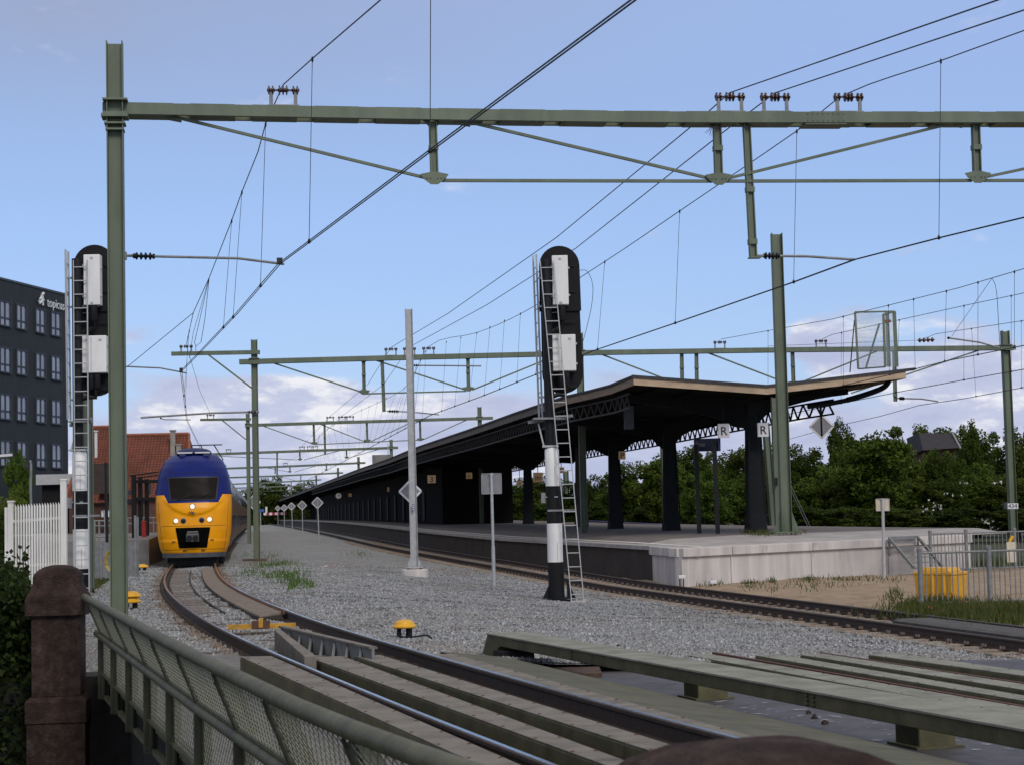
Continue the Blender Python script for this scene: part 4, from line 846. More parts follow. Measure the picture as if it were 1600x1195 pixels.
# ================================================================== SIGNALS
def capsule(c, w, h, y0, y1, n=16):
    pts = []
    for i in range(n+1): a = math.pi*i/n; pts.append(Vector((c[0]+w/2*math.cos(a), y0, c[1]+h/2-w/2+w/2*math.sin(a))))
    for i in range(n+1): a = math.pi+math.pi*i/n; pts.append(Vector((c[0]+w/2*math.cos(a), y0, c[1]-h/2+w/2+w/2*math.sin(a))))
    return pts
def signal(label, px0, ypx, D, S, ladder, px_board, guard, goff, plat):
    # all measures from a pixel sheet of the signal: (dx,dy) relative to the post foot; S = metres per pixel
    foot = at(px0, ypx, D); X = lambda dx: foot.x+dx*S; Z = lambda y: foot.z+(936-y)*S; pdx = lambda y: -3-(936-y)*.012
    t = thing('railway_signal', label, 'railway signal', (foot.x,D,foot.z), 'tall colour-light signals seen from behind')
    r = 12*S
    b = MB(); b.lathe((X(-7),D,Z(705)), [(8*S,0),(8*S,300*S)], 20); post = b.build('post', BLACK, t, smooth=True)
    for nm, y0, y1, rr, m in (('band',935,878,12.4,BLACKM),('band',878,818,12.,WHITE),('band',818,760,11.,BLACKM),('band',760,700,11.,WHITE)):
        prof = [(rr*S,0),(rr*S,(y0-y1)*S-(.06 if y1 == 700 else 0))]+([(rr*.8*S,(y0-y1)*S)] if y1 == 700 else [])
        o = MB().lathe((X(pdx(y0)),D,Z(y0)), prof, 28).build('post_band', m, t, smooth=True)
        if m is WHITE:
            s_ = MB(); s_.bar((X(pdx(y0))+.06,D-rr*S*.985,Z(y0)+.02), (X(pdx(y0))+.055,D-rr*S*.985,Z(y0)+.5), .006); s_.build('seam', SIGNB, o)
    b = MB(); b.lathe((X(1),D,Z(939)), [(.42,0),(.42,.04)], 4); b.lathe((X(1),D,Z(935)), [(.3,0),(.3,.04)], 12)
    for s in (-1,1): b.prism([Vector((X(1)+s*12*S,D-.01,Z(934))), Vector((X(1)+s*26*S,D-.01,Z(934))), Vector((X(1)+s*12*S,D-.01,Z(905)))], (0,.02,0))
    b.build('foot_plate', BLACK, t)
    MB().box((X(8),D-.1,Z(944)),(1.35,.7,.12),.1).build('footing', CONC, t)
    # boards
    cx = X(px_board)
    b = MB(); poly = capsule((cx, Z(440)), 64*S, 118*S, D+.28, 0); n = len(poly)//2
    top = [p for p in poly[:17]]+[Vector((cx-33*S,D+.28,Z(485))), Vector((cx+33*S,D+.28,Z(485)))]
    b.prism(list(reversed(top)), (0,.05,0)); bo = b.build('backboard', BLACKM, t)
    low = [Vector((cx+31*S,D+.335,Z(481))), Vector((cx-31*S,D+.335,Z(481)))]+[Vector((cx+1*S+32*S*math.cos(a),D+.335,Z(585)+30*S*math.sin(a))) for a in np.linspace(math.pi,2*math.pi,15)]
    b = MB(); b.prism(list(reversed(low)), (0,.05,0)); b.build('backboard', BLACKM, t)
    b = MB(); b.bar((cx-32*S,D+.27,Z(487)), (cx-4*S,D+.27,Z(487)), .03, .02); b.bar((cx-22*S,D+.22,Z(478)),(cx+8*S,D+.22,Z(478)),.05,.03); b.build('bracket_bar', GALV, t)
    for (x0,x1,y0,y1) in ((-12,13,399,477),(-15,22,524,581)):
        b = MB(); w, h = (x1-x0)*S, (y0-y1)*S; b.box((cx+(x0+x1)/2*S,D+.10,Z((y0+y1)/2)),(w,.3,-h)); o = b.build('lamp_cabinet', WHITE, t, bevel=.02)
        for fx, fy in ((.5,.07),(.5,.96)) if y1 < 500 else ((.2,.12),(.75,.12)): MB().box((cx+(x0+(x1-x0)*fx)*S,D-.055,Z(y0+(y1-y0)*fy)),(.07,.012,.05)).build('latch', GALV, o)
        for hx, fy in ((x0*S-.015,.2),(x1*S+.015,.25),(x1*S+.015,.8),(x0*S-.015,.82)): MB().box((cx+hx,D+.05,Z(y0+(y1-y0)*fy)),(.05,.06,.05)).build('hinge', GALV, o)
        if y1 > 500: MB().bar((cx+(x0+14)*S,D-.053,Z(y0+2)),(cx+(x0+14)*S,D-.053,Z(y1-2)),.008,.004).build('seam', SIGNB, o)
    for (dx, y0, y1, rr) in ((1.5,478,502,6.5),(-2.5,583,606,5.),(6,583,605,5.5)):
        b = MB(); b.lathe((cx+dx*S,D+.06,Z(y1)), [(rr*S*.75,0),(rr*S,.05),(rr*S,(y1-y0)*S)], 16); b.build('cable_sleeve', BLACK, t, smooth=True)
    b = MB(); b.tube([(cx+3*S,D+.05,Z(502)),(cx+3*S,D+.08,Z(510)),(cx-6*S,D+.1,Z(514)),(X(-5),D,Z(520))], .05, 8); b.tube([(cx+6*S,D+.05,Z(606)),(cx+4*S,D+.05,Z(618)),(cx-8*S,D+.05,Z(617)),(X(-5),D,Z(622))], .06, 8); b.build('cable_hose', BLACK, t, smooth=True)
    for y in (414,455,502,604): MB().bar((cx-16*S,D+.25,Z(y)), (cx+24*S,D+.25,Z(y)), .025).build('stay_bar', BLACK, t)
    # platform with brace
    pl, pr = plat
    b = MB(); b.box((X((pl+pr)/2),D-.02,Z(655)),((pr-pl)*S*.8,.5,.05),.08); b.bar((X(pl),D+.3,Z(659)),(X(pr),D-.32,Z(652)),.07,.07); o = b.build('standing_platform', GALVD, t)
    b = MB(); b.bar((X(pl+15),D,Z(662)),(X(-17),D,Z(698)),.07,.04); b.box((X(-7),D,Z(698)),(25*S,.32,.05)); b.build('platform_brace', GALV, o)
    b = MB(); b.bar((X(-14),D-.17,Z(798)),(X(28),D-.17,Z(798)),.03,.05); b.build('ladder_tie', GALVD, t)
    # climbing ladder
    (lx0,ly0),(rx0,ry0),(lx1,ly1),(rx1,ry1) = ladder; b = MB(); yl = D-.34
    l0, l1, r0, r1 = Vector((X(lx0),yl-.12,Z(ly0))), Vector((X(lx1),yl+.22,Z(ly1))), Vector((X(rx0),yl-.12,Z(ry0))), Vector((X(rx1),yl+.22,Z(ry1)))
    b.bar(l0,l1,.05,.024,up=(1,0,0)); b.bar(r0,r1,.05,.024,up=(1,0,0)); lo = b.build('ladder', GALV, t)
    n = int((ly0-ly1)/20.5)
    for i in range(n): k = (i+.5)/n; MB().bar(l0.lerp(l1,k), r0.lerp(r1,k), .035, .024).build('rung', GALV, lo)
    MB().box((X((lx0+rx0)/2),yl-.12,Z(ly0+2)),(.36,.3,.09)).build('ladder_block', CONC, lo)
    # rear guard rails on the left
    b = MB(); g = guard
    u0, u1 = Vector((X(g[0][0]),D+.55,Z(g[0][1]))), Vector((X(g[1][0]),D+.55,Z(g[1][1]))); off = Vector(goff)
    b.bar(u0,u1,.05,.03); b.bar(u0+off,u1+off,.05,.03)
    for k in np.linspace(.08,.92,11): b.bar(u0.lerp(u1,k), u0.lerp(u1,k)+off, .025)
    for y in (432,477,620): b.bar((X(-22),D+.3,Z(y)),(X(6),D+.05,Z(y)),.035,.05)
    b.build('guard_rail', GALV, t)
    MB().bar((X(-16),D-.05,Z(777)),(X(2),D-.2,Z(777)),.03,.03).build('label_bracket', GALV, t); MB().box((X(-20),D-.02,Z(778)),(7*S,.02,16*S),.3).build('label_plate', SIGNB, t)
    return t
p = grd(873,937); S = p.y/F
signal('signal with white cabinets on a black and white banded post in the gravel', 873, 936, p.y, S, ((19,938),(38,938),(-16,408),(5,408)), 14.5, [(-26.5,393),(-23,655)], (5*S,-.2,0), (-40,28))
signal('tall signal with white cabinets between the white picket fence and the nearest green mast', 131, 948, p.y/1.025, S, ((-6,938),(15,938),(-10.5,408),(10.5,408)), 15.5, [(-28.5,388),(-26.5,650)], (1.*S,-.35,0), (-23,18))
# ================================================================== PLATFORM
def zPe(y): return itp(y, [52,81,115,150,200,276,435], [.42,.48,.78,.98,1.18,1.33,1.5])
def zPi(y): return max(zPe(y), itp(y, [53,60,70,87,100,115,150], [.44,.64,.66,.70,.76,.84,.98]))
PT = thing('station_platform', 'long island platform with dark brick wall and pale concrete end under the canopy', 'platform', (5,60,-.6))
OFF = [0,.6,1.6,4,7,10,13.2]
def ptop(y, o):
    p = B(y, 1.6+o); t = min(max((o-.4)/1.6,0),1); p.z = zPe(p.y)*(1-t)+zPi(p.y)*t
    if o > 4: p.z = min(p.z, .5+(p.y-(52+o*.6))*.05) if p.y < 62 else p.z
    return p
EA, EB = at(1064,856.5,52.2), at(1516,835,58.6)
rows = [0,1,2,4,6,8,10]+list(np.arange(14,80,4.))+list(np.arange(84,380,10.))
b = MB()
for k in rows:
    for o in OFF:
        if k == 0:
            p = EA.lerp(EB, o/11.4)+Vector((0,.25,0)); p.z -= .004; b.v.append(tuple(p))
        else: b.v.append(tuple(ptop(52.6+o*.62*max(0,1-k/12.)+k, o)))
n = len(OFF)
for j in range(len(rows)-1):
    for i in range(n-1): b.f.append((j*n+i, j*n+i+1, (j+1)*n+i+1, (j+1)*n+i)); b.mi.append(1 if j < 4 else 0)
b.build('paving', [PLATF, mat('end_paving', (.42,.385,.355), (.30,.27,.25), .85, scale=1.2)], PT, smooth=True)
b = MB()
for (o0, o1, m, nm) in ((-.06,.5,PLATE_EDGE,'edge_slab'),(.62,.74,WHITEW,'safety_line')):
    b = MB(); pts = []
    for y in list(np.arange(52.4,120,1.5))+list(np.arange(120,430,8)):
        p, q = ptop(y, max(o0,0)), ptop(y, o1); p2 = B(y,1.6+o0); p2.z = p.z; pts.append((p2+UP*.012, q+UP*.012))
    th = .12 if o0 < 0 else .004
    for (p0,q0),(p1,q1) in zip(pts, pts[1:]): b.hexa([p0-UP*th, q0-UP*th, q1-UP*th, p1-UP*th, p0, q0, q1, p1])
    b.build(nm, m, PT)
b = MB(); yy = list(np.arange(55.6,120,3))+list(np.arange(122,430,10))
for y0, y1 in zip(yy, yy[1:]):
    a, c = B(y0,1.66), B(y1,1.66); e = B(y0,2.2); f = B(y1,2.2)
    b.hexa([a-UP*.4, e-UP*.4, f-UP*.4, c-UP*.4, Vector((a.x,a.y,zPe(y0)-.1)), Vector((e.x,e.y,zPe(y0)-.1)), Vector((f.x,f.y,zPe(y1)-.1)), Vector((c.x,c.y,zPe(y1)-.1))])
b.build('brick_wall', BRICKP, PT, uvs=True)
# concrete end wall
ES = B(55.6,1.55); ES.z = zPe(55.6)
def wallseg(p, q, nm, gap=.012):
    d = (q-p); d.z = 0; d.normalize(); nrm = Vector((d.y,-d.x,0)); 
    if nrm.y > 0 and abs(d.x) > .3: nrm = -nrm
    w = MB(); p2, q2 = p+d*gap, q-d*gap
    w.hexa([Vector((p2.x,p2.y,-.85)), Vector((q2.x,q2.y,-.85)), Vector((q2.x,q2.y,-.85))-nrm*.3, Vector((p2.x,p2.y,-.85))-nrm*.3, p2-UP*.22, q2-UP*.22, q2-UP*.22-nrm*.3, p2-UP*.22-nrm*.3]); w.build('end_wall', CONC, PT, bevel=.006)
    c = MB(); c.hexa([p2-UP*.24+nrm*.10, q2-UP*.24+nrm*.10, q2-UP*.24-nrm*.6, p2-UP*.24-nrm*.6, p2+UP*.01+nrm*.10, q2+UP*.01+nrm*.10, q2+UP*.01-nrm*.6, p2+UP*.01-nrm*.6]); c.build('coping', CONC, PT, bevel=.015)
ks = [0,.155,.42,.69,1.]
for k0, k1 in zip(ks, ks[1:]): wallseg(EA.lerp(EB,k0), EA.lerp(EB,k1), '')
wallseg(ES, EA+Vector((-.02,.1,0)), '')
b = MB(); b.hexa([Vector((EA.x,EA.y+.1,-.8)), Vector((EB.x,EB.y+.3,-.8)), Vector((EB.x,EB.y+30,-.8)), Vector((ES.x+.3,ES.y+30,-.8)), Vector((EA.x+.3,EA.y+.4,.36)), Vector((EB.x-.1,EB.y+.4,.40)), Vector((EB.x-3,EB.y+30,.5)), Vector((ES.x-4.0,ES.y+30,.40))]); b.build('fill', CONCD, PT)
# steps with slanting stringers at the platform end
t = thing('platform_stairs', 'short grey steel stair with slanting handrails climbing to the platform end', 'stairs', at(1440,885,55.6))
b = MB(); w0, w1 = at(1389,840,56.3), at(1434,838.5,57); e0, e1 = at(1428,886,54.8), at(1472,884,55.5)
b.bar(w0,w1,.07,.09); b.bar(w0,e0,.06,.09); b.bar(w1,e1,.06,.09); b.build('stringer', GALVD, t)
b = MB()
for k in np.linspace(.12,1,6): b.bar(w0.lerp(e0,k)-UP*.02, w1.lerp(e1,k)-UP*.02, .22, .03)
b.build('tread', GALVD, t); b = MB()
for p in (w0,w1): b.bar(p, p-UP*.55, .05)
b.build('handrail_post', GALVD, t)
# blue strip at the far platform edge
t = thing('blue_sheeting', 'long violet-blue sheeting strip lying along the far platform edge behind the columns', 'sheeting'); t.location = (14,100,.6)
b = MB(); q = [at(905,812,125), at(960,814.5,112), at(1010,817,104), at(1060,820,97), at(1118,825,88)]
for p0, p1 in zip(q, q[1:]): b.hexa([p0-UP*.28, p1-UP*.28, p1-UP*.28+Vector((.2,.5,0)), p0-UP*.28+Vector((.2,.5,0)), p0, p1, p1+Vector((.2,.5,0)), p0+Vector((.2,.5,0))])
b.build('sheet', mat('violet_blue_sheet',(.09,.08,.30),(.05,.045,.18),.5,scale=8), t)
# ================================================================== CANOPY
CLt = [(62,4.13,6.05),(65.5,3.4,5.95),(69,2.09,5.88),(77,.35,5.8),(90,-2.0,5.72),(110,-5.75,5.64),(133,-9.25,5.62),(158,-13.2,5.72),(225,-23.5,5.83),(435,-56.0,6.0)]
CY_ = [c[0] for c in CLt]
def cl(y): return Vector((itp(y,CY_,[c[1] for c in CLt]), y, itp(y,CY_,[c[2] for c in CLt])))
def cn(y):
    d = cl(min(y+4,434))-cl(max(y-4,62)); d.z = 0; d.normalize(); return Vector((d.y,-d.x,0))
CR = 9.9
def CV(y): return itp(y, [62,66,77,90], [4.75,5.4,6.3,6.6])
def cp(y, o, dz=0):
    p = cl(y)+cn(y)*o; z0 = cl(y).z; V = CV(y)
    p.z = (z0-.36*o/V if o <= V else z0-.36+.52*(o-V)/(CR-V))+dz; return p
CN = thing('platform_canopy', 'long dark butterfly-roofed station canopy on iron columns with tan timber fascia', 'canopy', (8.5,65,.6))
ry = [62,63.5,65,67,69,72,75,78]+list(np.arange(82,130,5.))+list(np.arange(130,435,12.))+[434]
def strip(os_, dz0, dz1, nm, m, kind=None, y0=0, y1=999):
    b = MB(); R = [y for y in ry if y0 <= y <= y1]
    for y in R:
        for o, z in zip(os_, dz0): b.v.append(tuple(cp(y,CV(y) if o == 'V' else o,z)))
    n = len(os_)
    for j in range(len(R)-1):
        for i in range(n-1): b.f.append((j*n+i,j*n+i+1,(j+1)*n+i+1,(j+1)*n+i)); b.mi.append(0)
    return b.build(nm, m, CN)
strip([-.06,0,'V',CR,CR+.06], [0,.01,.03,.01,0], 0, 'roof_sheet', FELT)
strip([-.06,'V',CR+.06], [-.06,-.03,-.06], 0, 'roof_deck', FELT)
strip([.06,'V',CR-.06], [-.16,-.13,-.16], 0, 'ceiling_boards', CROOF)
def board(o, za, zb, th, nm, m, y0, y1):
    b = MB(); R = sorted(set([y for y in ry if y0 <= y <= y1]+[y0,y1])); pth = []
    for y in R: pth.append((cp(y,o), cn(y), UP))
    return b.sweep(pth, [(-th/2,za),(th/2,za),(th/2,zb),(-th/2,zb)]).build(nm, m, CN)
board(0, -.30, -.06, .05, 'eaves_fascia', mat('fascia_shaded_side',(.27,.20,.14),(.19,.14,.10),.75,scale=2,stretch=(1,1,5)), 62, 72); board(0, -.30, -.06, .05, 'eaves_fascia', FASCG, 72, 434); board(-.03, -.05, .03, .08, 'gutter', FELT, 62, 434); board(CR, -.30, -.06, .05, 'eaves_fascia', FASC, 62, 90)  # near left fascia is a darker timber copy, side shade in its colour
board(CR-.5, -.66, -.15, .05, 'eaves_valance', CROOF, 77, 300)
b = MB(); n0 = cn(62)
for o0, o1 in ((-.02,CV(62)),(CV(62),CR+.02)):
    p, q = cp(62,o0), cp(62,o1); f = Vector((0,-.03,0)); b.hexa([p-UP*.29+f, q-UP*.29+f, q-UP*.29, p-UP*.29, p-UP*.06+f, q-UP*.06+f, q-UP*.06, p-UP*.06])
b.build('end_fascia', FASC, CN)
b = MB()
for o0, o1 in ((-.08,CV(62)),(CV(62),CR+.35)):
    p, q = cp(62,o0), cp(62,o1); f = Vector((0,-.08,0)); b.hexa([p-UP*.06+f, q-UP*.06+f, q-UP*.06, p-UP*.06, p+UP*.04+f, q+UP*.04+f, q+UP*.04, p+UP*.04])
b.build('end_flashing', FELT, CN)
def lattice(o, y0, y1, zt, zb, pitch, m, nm, w=.035):
    b = MB(); R = np.arange(y0, y1, pitch)
    pth = [(cp(y,o), cn(y), UP) for y in list(R)]
    for z in (zt, zb): b.sweep(pth, [(-.04,z-.03),(.04,z-.03),(.04,z+.03),(-.04,z+.03)])
    for y in R[:-1]:
        a, c, d = cp(y,o,zb), cp(y+pitch/2,o,zt), cp(y+pitch,o,zb); b.bar(a,c,w); b.bar(c,d,w)
    return b.build(nm, m, CN)
LAT = mat('lattice_grey', (.040,.037,.035), (.026,.024,.023), .7)
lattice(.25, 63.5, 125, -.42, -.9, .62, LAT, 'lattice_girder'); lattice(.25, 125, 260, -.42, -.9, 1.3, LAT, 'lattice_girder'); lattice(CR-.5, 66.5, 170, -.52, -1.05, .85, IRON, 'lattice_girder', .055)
COLY = [65.5,76.5,87.5,98,109,120,131,142]+[154+12*i for i in range(22)]
for i, y in enumerate(COLY):
    v = cp(y, CV(y)); zb_ = zPi(y)
    if i < 6: w_ = at((1181,1049,962,909,868,826)[i], 830, y); v.x, v.y = w_.x, w_.y
    kV = CV(y); n = cn(y); tt = Vector((-n.y,n.x,0)); b = MB()
    pr = [(.43,0),(.40,.25),(.34,.7),(.31,2.2),(.27,4.2),(.27,v.z-zb_-.35)]
    for (r0,h0),(r1,h1) in zip(pr, pr[1:]):
        r0, r1 = r0*.80, r1*.80; c0, c1 = Vector((v.x,v.y,zb_+h0)), Vector((v.x,v.y,zb_+h1))
        b.hexa([c0+n*sx*r0+tt*sy*r0*.8 for sx,sy in ((-1,-1),(1,-1),(1,1),(-1,1))]+[c1+n*sx*r1+tt*sy*r1*.8 for sx,sy in ((-1,-1),(1,-1),(1,1),(-1,1))])
    if i < 12:
        for sx in (-1,1): b.bar(Vector((v.x,v.y,zb_+.3))+n*sx*.33-tt*.23, Vector((v.x,v.y,zb_+4.2))+n*sx*.21-tt*.19, .05, .05)
    co = b.build('column', mat('shaded_mast_brown',(.075,.055,.042),(.05,.038,.03),.9) if i == 3 else IRON, CN)  # fourth column's brown stands in for the portal mast seen in shade
    g = MB(); o_s = np.linspace(.3, CR-.5, 15) ; top = [cp(y,o,-.2) for o in o_s]; bot = []
    for o in o_s:
        k = abs(o-kV); dep = (.30+.62*max(0,1-k/4.8)**2 if o < kV else .22+.5*max(0,1-k/3.6)**2)+(.55*max(0,1-k/.9)**2); bot.append(cp(y,o,-.2-dep))
    L = top+bot[::-1]
    for j in range(14): g.hexa([bot[j]-tt*.09, bot[j+1]-tt*.09, bot[j+1]+tt*.09, bot[j]+tt*.09, top[j]-tt*.09, top[j+1]-tt*.09, top[j+1]+tt*.09, top[j]+tt*.09])
    for j in range(0,14): g.bar((top[j]+bot[j])/2-tt*.10, (top[j]+bot[j])/2-tt*.10+UP*.001+n*.05, .02)
    g.build('bracket_arm', IRON, co)
b = MB(); p = cp(63,CR-1.7,-.75)
b.tube(spl([p, cp(63,CR-.9,-.62), cp(63,CR-.25,-.45), cp(63,CR-.02,-.2), cp(63,CR-.02,-.05)],5), .10, 8); b.tube([cp(63,CR-3.2,-.82), cp(63,CR-2.4,-.80), p], .08, 8); b.build('curved_bracket', IRON, CN, smooth=True)
for y in (70,81,92): 
    b = MB(); b.bar(cp(y,.4,-.25), cp(y,CR-.4,-.25), .12, .16); b.build('purlin', IRON, CN)
for o in (1.2,2.6,6.2,8.):
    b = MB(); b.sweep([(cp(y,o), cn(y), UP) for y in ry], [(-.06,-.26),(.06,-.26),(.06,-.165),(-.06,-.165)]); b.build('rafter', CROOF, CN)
# station building under the canopy
t = thing('station_building', 'dark brick station rooms standing on the platform under the canopy', 'station building', (0,150,.9))
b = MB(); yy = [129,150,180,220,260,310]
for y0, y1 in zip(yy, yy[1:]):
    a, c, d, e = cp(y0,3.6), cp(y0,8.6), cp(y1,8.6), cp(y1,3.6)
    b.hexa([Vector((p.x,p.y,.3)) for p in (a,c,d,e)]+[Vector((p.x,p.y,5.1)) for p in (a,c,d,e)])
b.build('wall', mat('shade_black_wall',(.012,.010,.009),(.007,.006,.0055),.95,scale=3,spec=.1), t, uvs=True)  # wall colour darkened to stand in for deep canopy shade
for y in np.arange(140,300,8.):
    b = MB(); p = cp(y,3.55); q = cp(y+1.6,3.55); b.hexa([Vector((p.x-.05,p.y,1.2)), Vector((p.x,p.y,1.2)), Vector((q.x,q.y,1.2)), Vector((q.x-.05,q.y,1.2)), Vector((p.x-.05,p.y,3.4)), Vector((p.x,p.y,3.4)), Vector((q.x,q.y,3.4)), Vector((q.x-.05,q.y,3.4))]); b.build('door', mat('dull_door',(.022,.02,.019),(.014,.013,.012),.7,spec=.2), t)
# ---- hanging signs
def box_sign(name, label, cat, px, py, w, h, D, m, txt=None, tm=INK, tsz=.8, group=None, hang=.7, rz=.06):
    p = at(px,py,D); t = thing(name, label, cat, (p.x,D,p.z-h/2), group)
    MB().box((p.x,D,p.z),(w,.16,h),rz).build('sign_box', m, t, bevel=.01)
    MB().bar((p.x,D,p.z+h/2),(p.x,D,p.z+h/2+hang),.04).build('hanger', IRON, t)
    if txt: text_part('letter', txt, h*tsz, (p.x,D-.085,p.z-h*.06), (math.cos(rz),math.sin(rz),0), UP, tm, t, .003, bold=.004)
    return t
box_sign('track_section_sign', 'illuminated white sign with letter R left of the first canopy column', 'sign', 1130.5,672.5,.39,.49,64.6,LITWHITE,'R',tsz=.85)
box_sign('track_section_sign', 'illuminated white sign with letter R on the right side of the first canopy column', 'sign', 1192,671,.37,.49,64.7,LITWHITE,'R',tsz=.85)
box_sign('track_section_sign', 'small amber sign with letter P beside the third canopy column', 'sign', 972,711,.29,.36,82,LITSIGN,'P',tsz=.95)
box_sign('track_number_sign', 'large amber lit sign with figure 3 under the dark canopy', 'sign', 674.5,748,.50,.48,112,LITSIGN,'3',tsz=.95)
for (px,py,w,D,lab,tx) in ((661,752.5,.42,148,'faint amber sign just left of the figure 3 sign','n'),(733,742.5,.40,120,'amber sign between the figure 3 sign and the grey back of the square sign','n'),(608.5,764,.40,172,'amber sign left of the galvanised post','n'),(574,768.5,.38,205,'reddish amber sign farther along the canopy','n'),(840.5,745,.50,98,'amber sign left of the banded signal post','m'),(812,754,.36,128,'dim amber sign in front of the hedge gap','n'),(877,734,.30,96,'amber sign seen through the signal ladder','b'),(547,773,.40,225,'dim amber sign farthest along the canopy','n')):
    box_sign('amber_sign', lab, 'sign', px,py,w,w,D,LITSIGN,tx,tsz=.8,hang=1.2)
p = at(529,774,230); t = thing('station_clock', 'small round white clock hanging far along the dark canopy', 'clock', (p.x,230,p.z-.3)); MB().lathe((p.x,230,p.z), [(.36,0),(.36,.16)], 20, axis=(0,-1,0), ref=(0,0,1)).build('dial', LITWHITE, t); MB().bar((p.x,230,p.z+.3),(p.x,230,p.z+1.2),.05).build('hanger', IRON, t)
MB_ = MB(); MB_.bar((p.x,229.82,p.z),(p.x,229.82,p.z+.26),.04); MB_.bar((p.x,229.82,p.z),(p.x+.17,229.82,p.z+.05),.04); MB_.build('hand', BLACK, t)
p = at(982.5,652,66); t = thing('hanging_cabinet', 'dark grey box hanging under the front left corner of the canopy', 'cabinet', (p.x,66,p.z-.4)); MB().box((p.x,66,p.z),(.34,.3,.85),.05).build('cabinet_body', mat('dark_grey_box',(.035,.038,.042),(.025,.027,.03),.5), t, bevel=.02); MB().bar((p.x,66,p.z+.42),(p.x,66,p.z+1.0),.06).build('hanger', IRON, t)
a, c = at(1086,695,67.2), at(1124,694,64.8); t = thing('station_name_board', 'navy blue station name board on two black posts between the canopy columns', 'sign', (a.x,66,.65))
MB().bar(a, c, .10, .46).build('board', BLUE, t, bevel=.01)
for px, D in ((1094,66.6),(1123,64.9)):
    p = at(px,833.5,D); MB().bar((p.x-.03,D,.62),(p.x-.06,D,a.z),.15,.12,up=(0,1,0)).build('post', BLACK, t)
dv = (c-a).normalized(); nv = Vector((dv.y,-dv.x,0)); nv = nv if nv.y < 0 else -nv
text_part('station_name', 'Deventer', .26, a.lerp(c,.30)+nv*.056+UP*.02, dv if dv.x > 0 else -dv, UP, mat('name_lettering',(.42,.40,.42),(.3,.29,.3),.6), t, .002)
# safety screen round the mast on the canopy
D = 66.; t = thing('safety_screen', 'green framed wire mesh screen standing on the right end of the canopy roof', 'screen', at(1365,576,D))
q = {k: at(*k, D) for k in ((1336,488),(1341,576.5),(1397,487),(1401,573),(1376,494),(1379,575))}
fr = MB(); A1, A2, B1, B2, C1_, C2_ = q[(1336,488)], q[(1341,576.5)], q[(1397,487)], q[(1401,573)], q[(1376,494)]+Vector((0,-.5,0)), q[(1379,575)]+Vector((0,-.5,0))
fr.bar(A1,A2,.07); fr.bar(B1,B2,.12); fr.bar(C1_,C2_,.08); fr.bar(A1,B1,.06); fr.bar(C1_,B1,.06); fr.bar(A2,C2_,.05); fr.bar(at(1386,487,D),at(1389,573,D),.12); fr.build('frame', GREEN, t)
br = MB(); br.bar(at(1335,501,D+.3),at(1328,582,D+1),.035); br.bar(at(1374,506,D+.1),at(1353,575,D+.6),.05); br.build('brace', GREEN, t)
MW = mat('mesh_wire_pale', (.45,.50,.52), (.38,.42,.44), .5, .3)
for (a,b2,c,d) in ((A2,C2_,A1,C1_),(C2_,B2,C1_,B1)):
    m_ = MB(); nu = 26 if a is A2 else 12
    for k in range(nu+1): u = k/nu; m_.bar(a.lerp(b2,u), c.lerp(d,u), .007)
    for k in range(41): v = k/40; m_.bar(a.lerp(c,v), b2.lerp(d,v), .007)
    m_.build('mesh_panel', MW, t)
p = at(1387,502,D-.45); MB().box(tuple(p),(.24,.02,.1)).build('warning_plate', mat('brown_plate',(.22,.10,.04),(.15,.07,.03),.6), t)
# ---- diamond boards and plates on posts
def diamond(label, px, py, size, base=None, D=None, hangto=None, group=None):
    if base: g = grd(*base); D = g.y; zb_ = g.z-.05
    p = at(px,py,D); r = size/2*D/F; t = thing('diamond_sign', label, 'sign', (p.x,D,zb_ if base else p.z-r), group)
    pl = [Vector((p.x+dx*r,D,p.z+dz*r)) for dx,dz in ((0,-1),(1,0),(0,1),(-1,0))]
    MB().prism(pl, (0,.02,0)).build('panel', SIGNB, t); b = MB()
    for i in range(4): b.bar(pl[i]+Vector((0,-.012,0)), pl[(i+1)%4]+Vector((0,-.012,0)), .07*min(1,r/.4), .025, up=(0,1,0))
    b.build('rim', SIGNW, t)
    if base: MB().tube([(g.x,D+.03,zb_),(p.x,D+.03,p.z+r*.6)], .045, 8).build('post', GALV, t)
    elif hangto: MB().tube([(p.x,D+.03,p.z-r*.8),(p.x,D+.03,p.z+hangto)], .05, 8).build('post', IRON, t)
    return t
G6 = 'grey diamond boards on posts along the track'
diamond('largest grey diamond board, half hidden behind the galvanised post', 641,767,34,None,64); p = at(645,800,64); zg_ = zG(p.x,64); MB().tube([(p.x-.0,64.03,zg_),(p.x-.05,64.03,2.4)], .045, 8).build('post', GALV, bpy.data.objects['diamond_sign'])
diamond('nearest of the row of five grey diamond boards on posts', 496,785,17.5,(498.5,846),group=G6); diamond('second nearest of the row of five grey diamond boards', 472,789,14.5,(473,833),group=G6)
diamond('middle one of the row of five grey diamond boards', 455.5,790.5,12,(457,829),group=G6); diamond('fourth of the row of five grey diamond boards, second from the far end', 444,793,10.5,(444.5,824),group=G6); diamond('smallest and farthest of the row of five grey diamond boards', 434,793.5,8.5,(434.5,821),group=G6)
diamond('grey diamond board half hidden behind the two green masts right of the train', 396,784,22,(397,842)); diamond('grey diamond board hanging under the right eave of the canopy', 1283.5,666,37,None,72.5,hangto=.95)
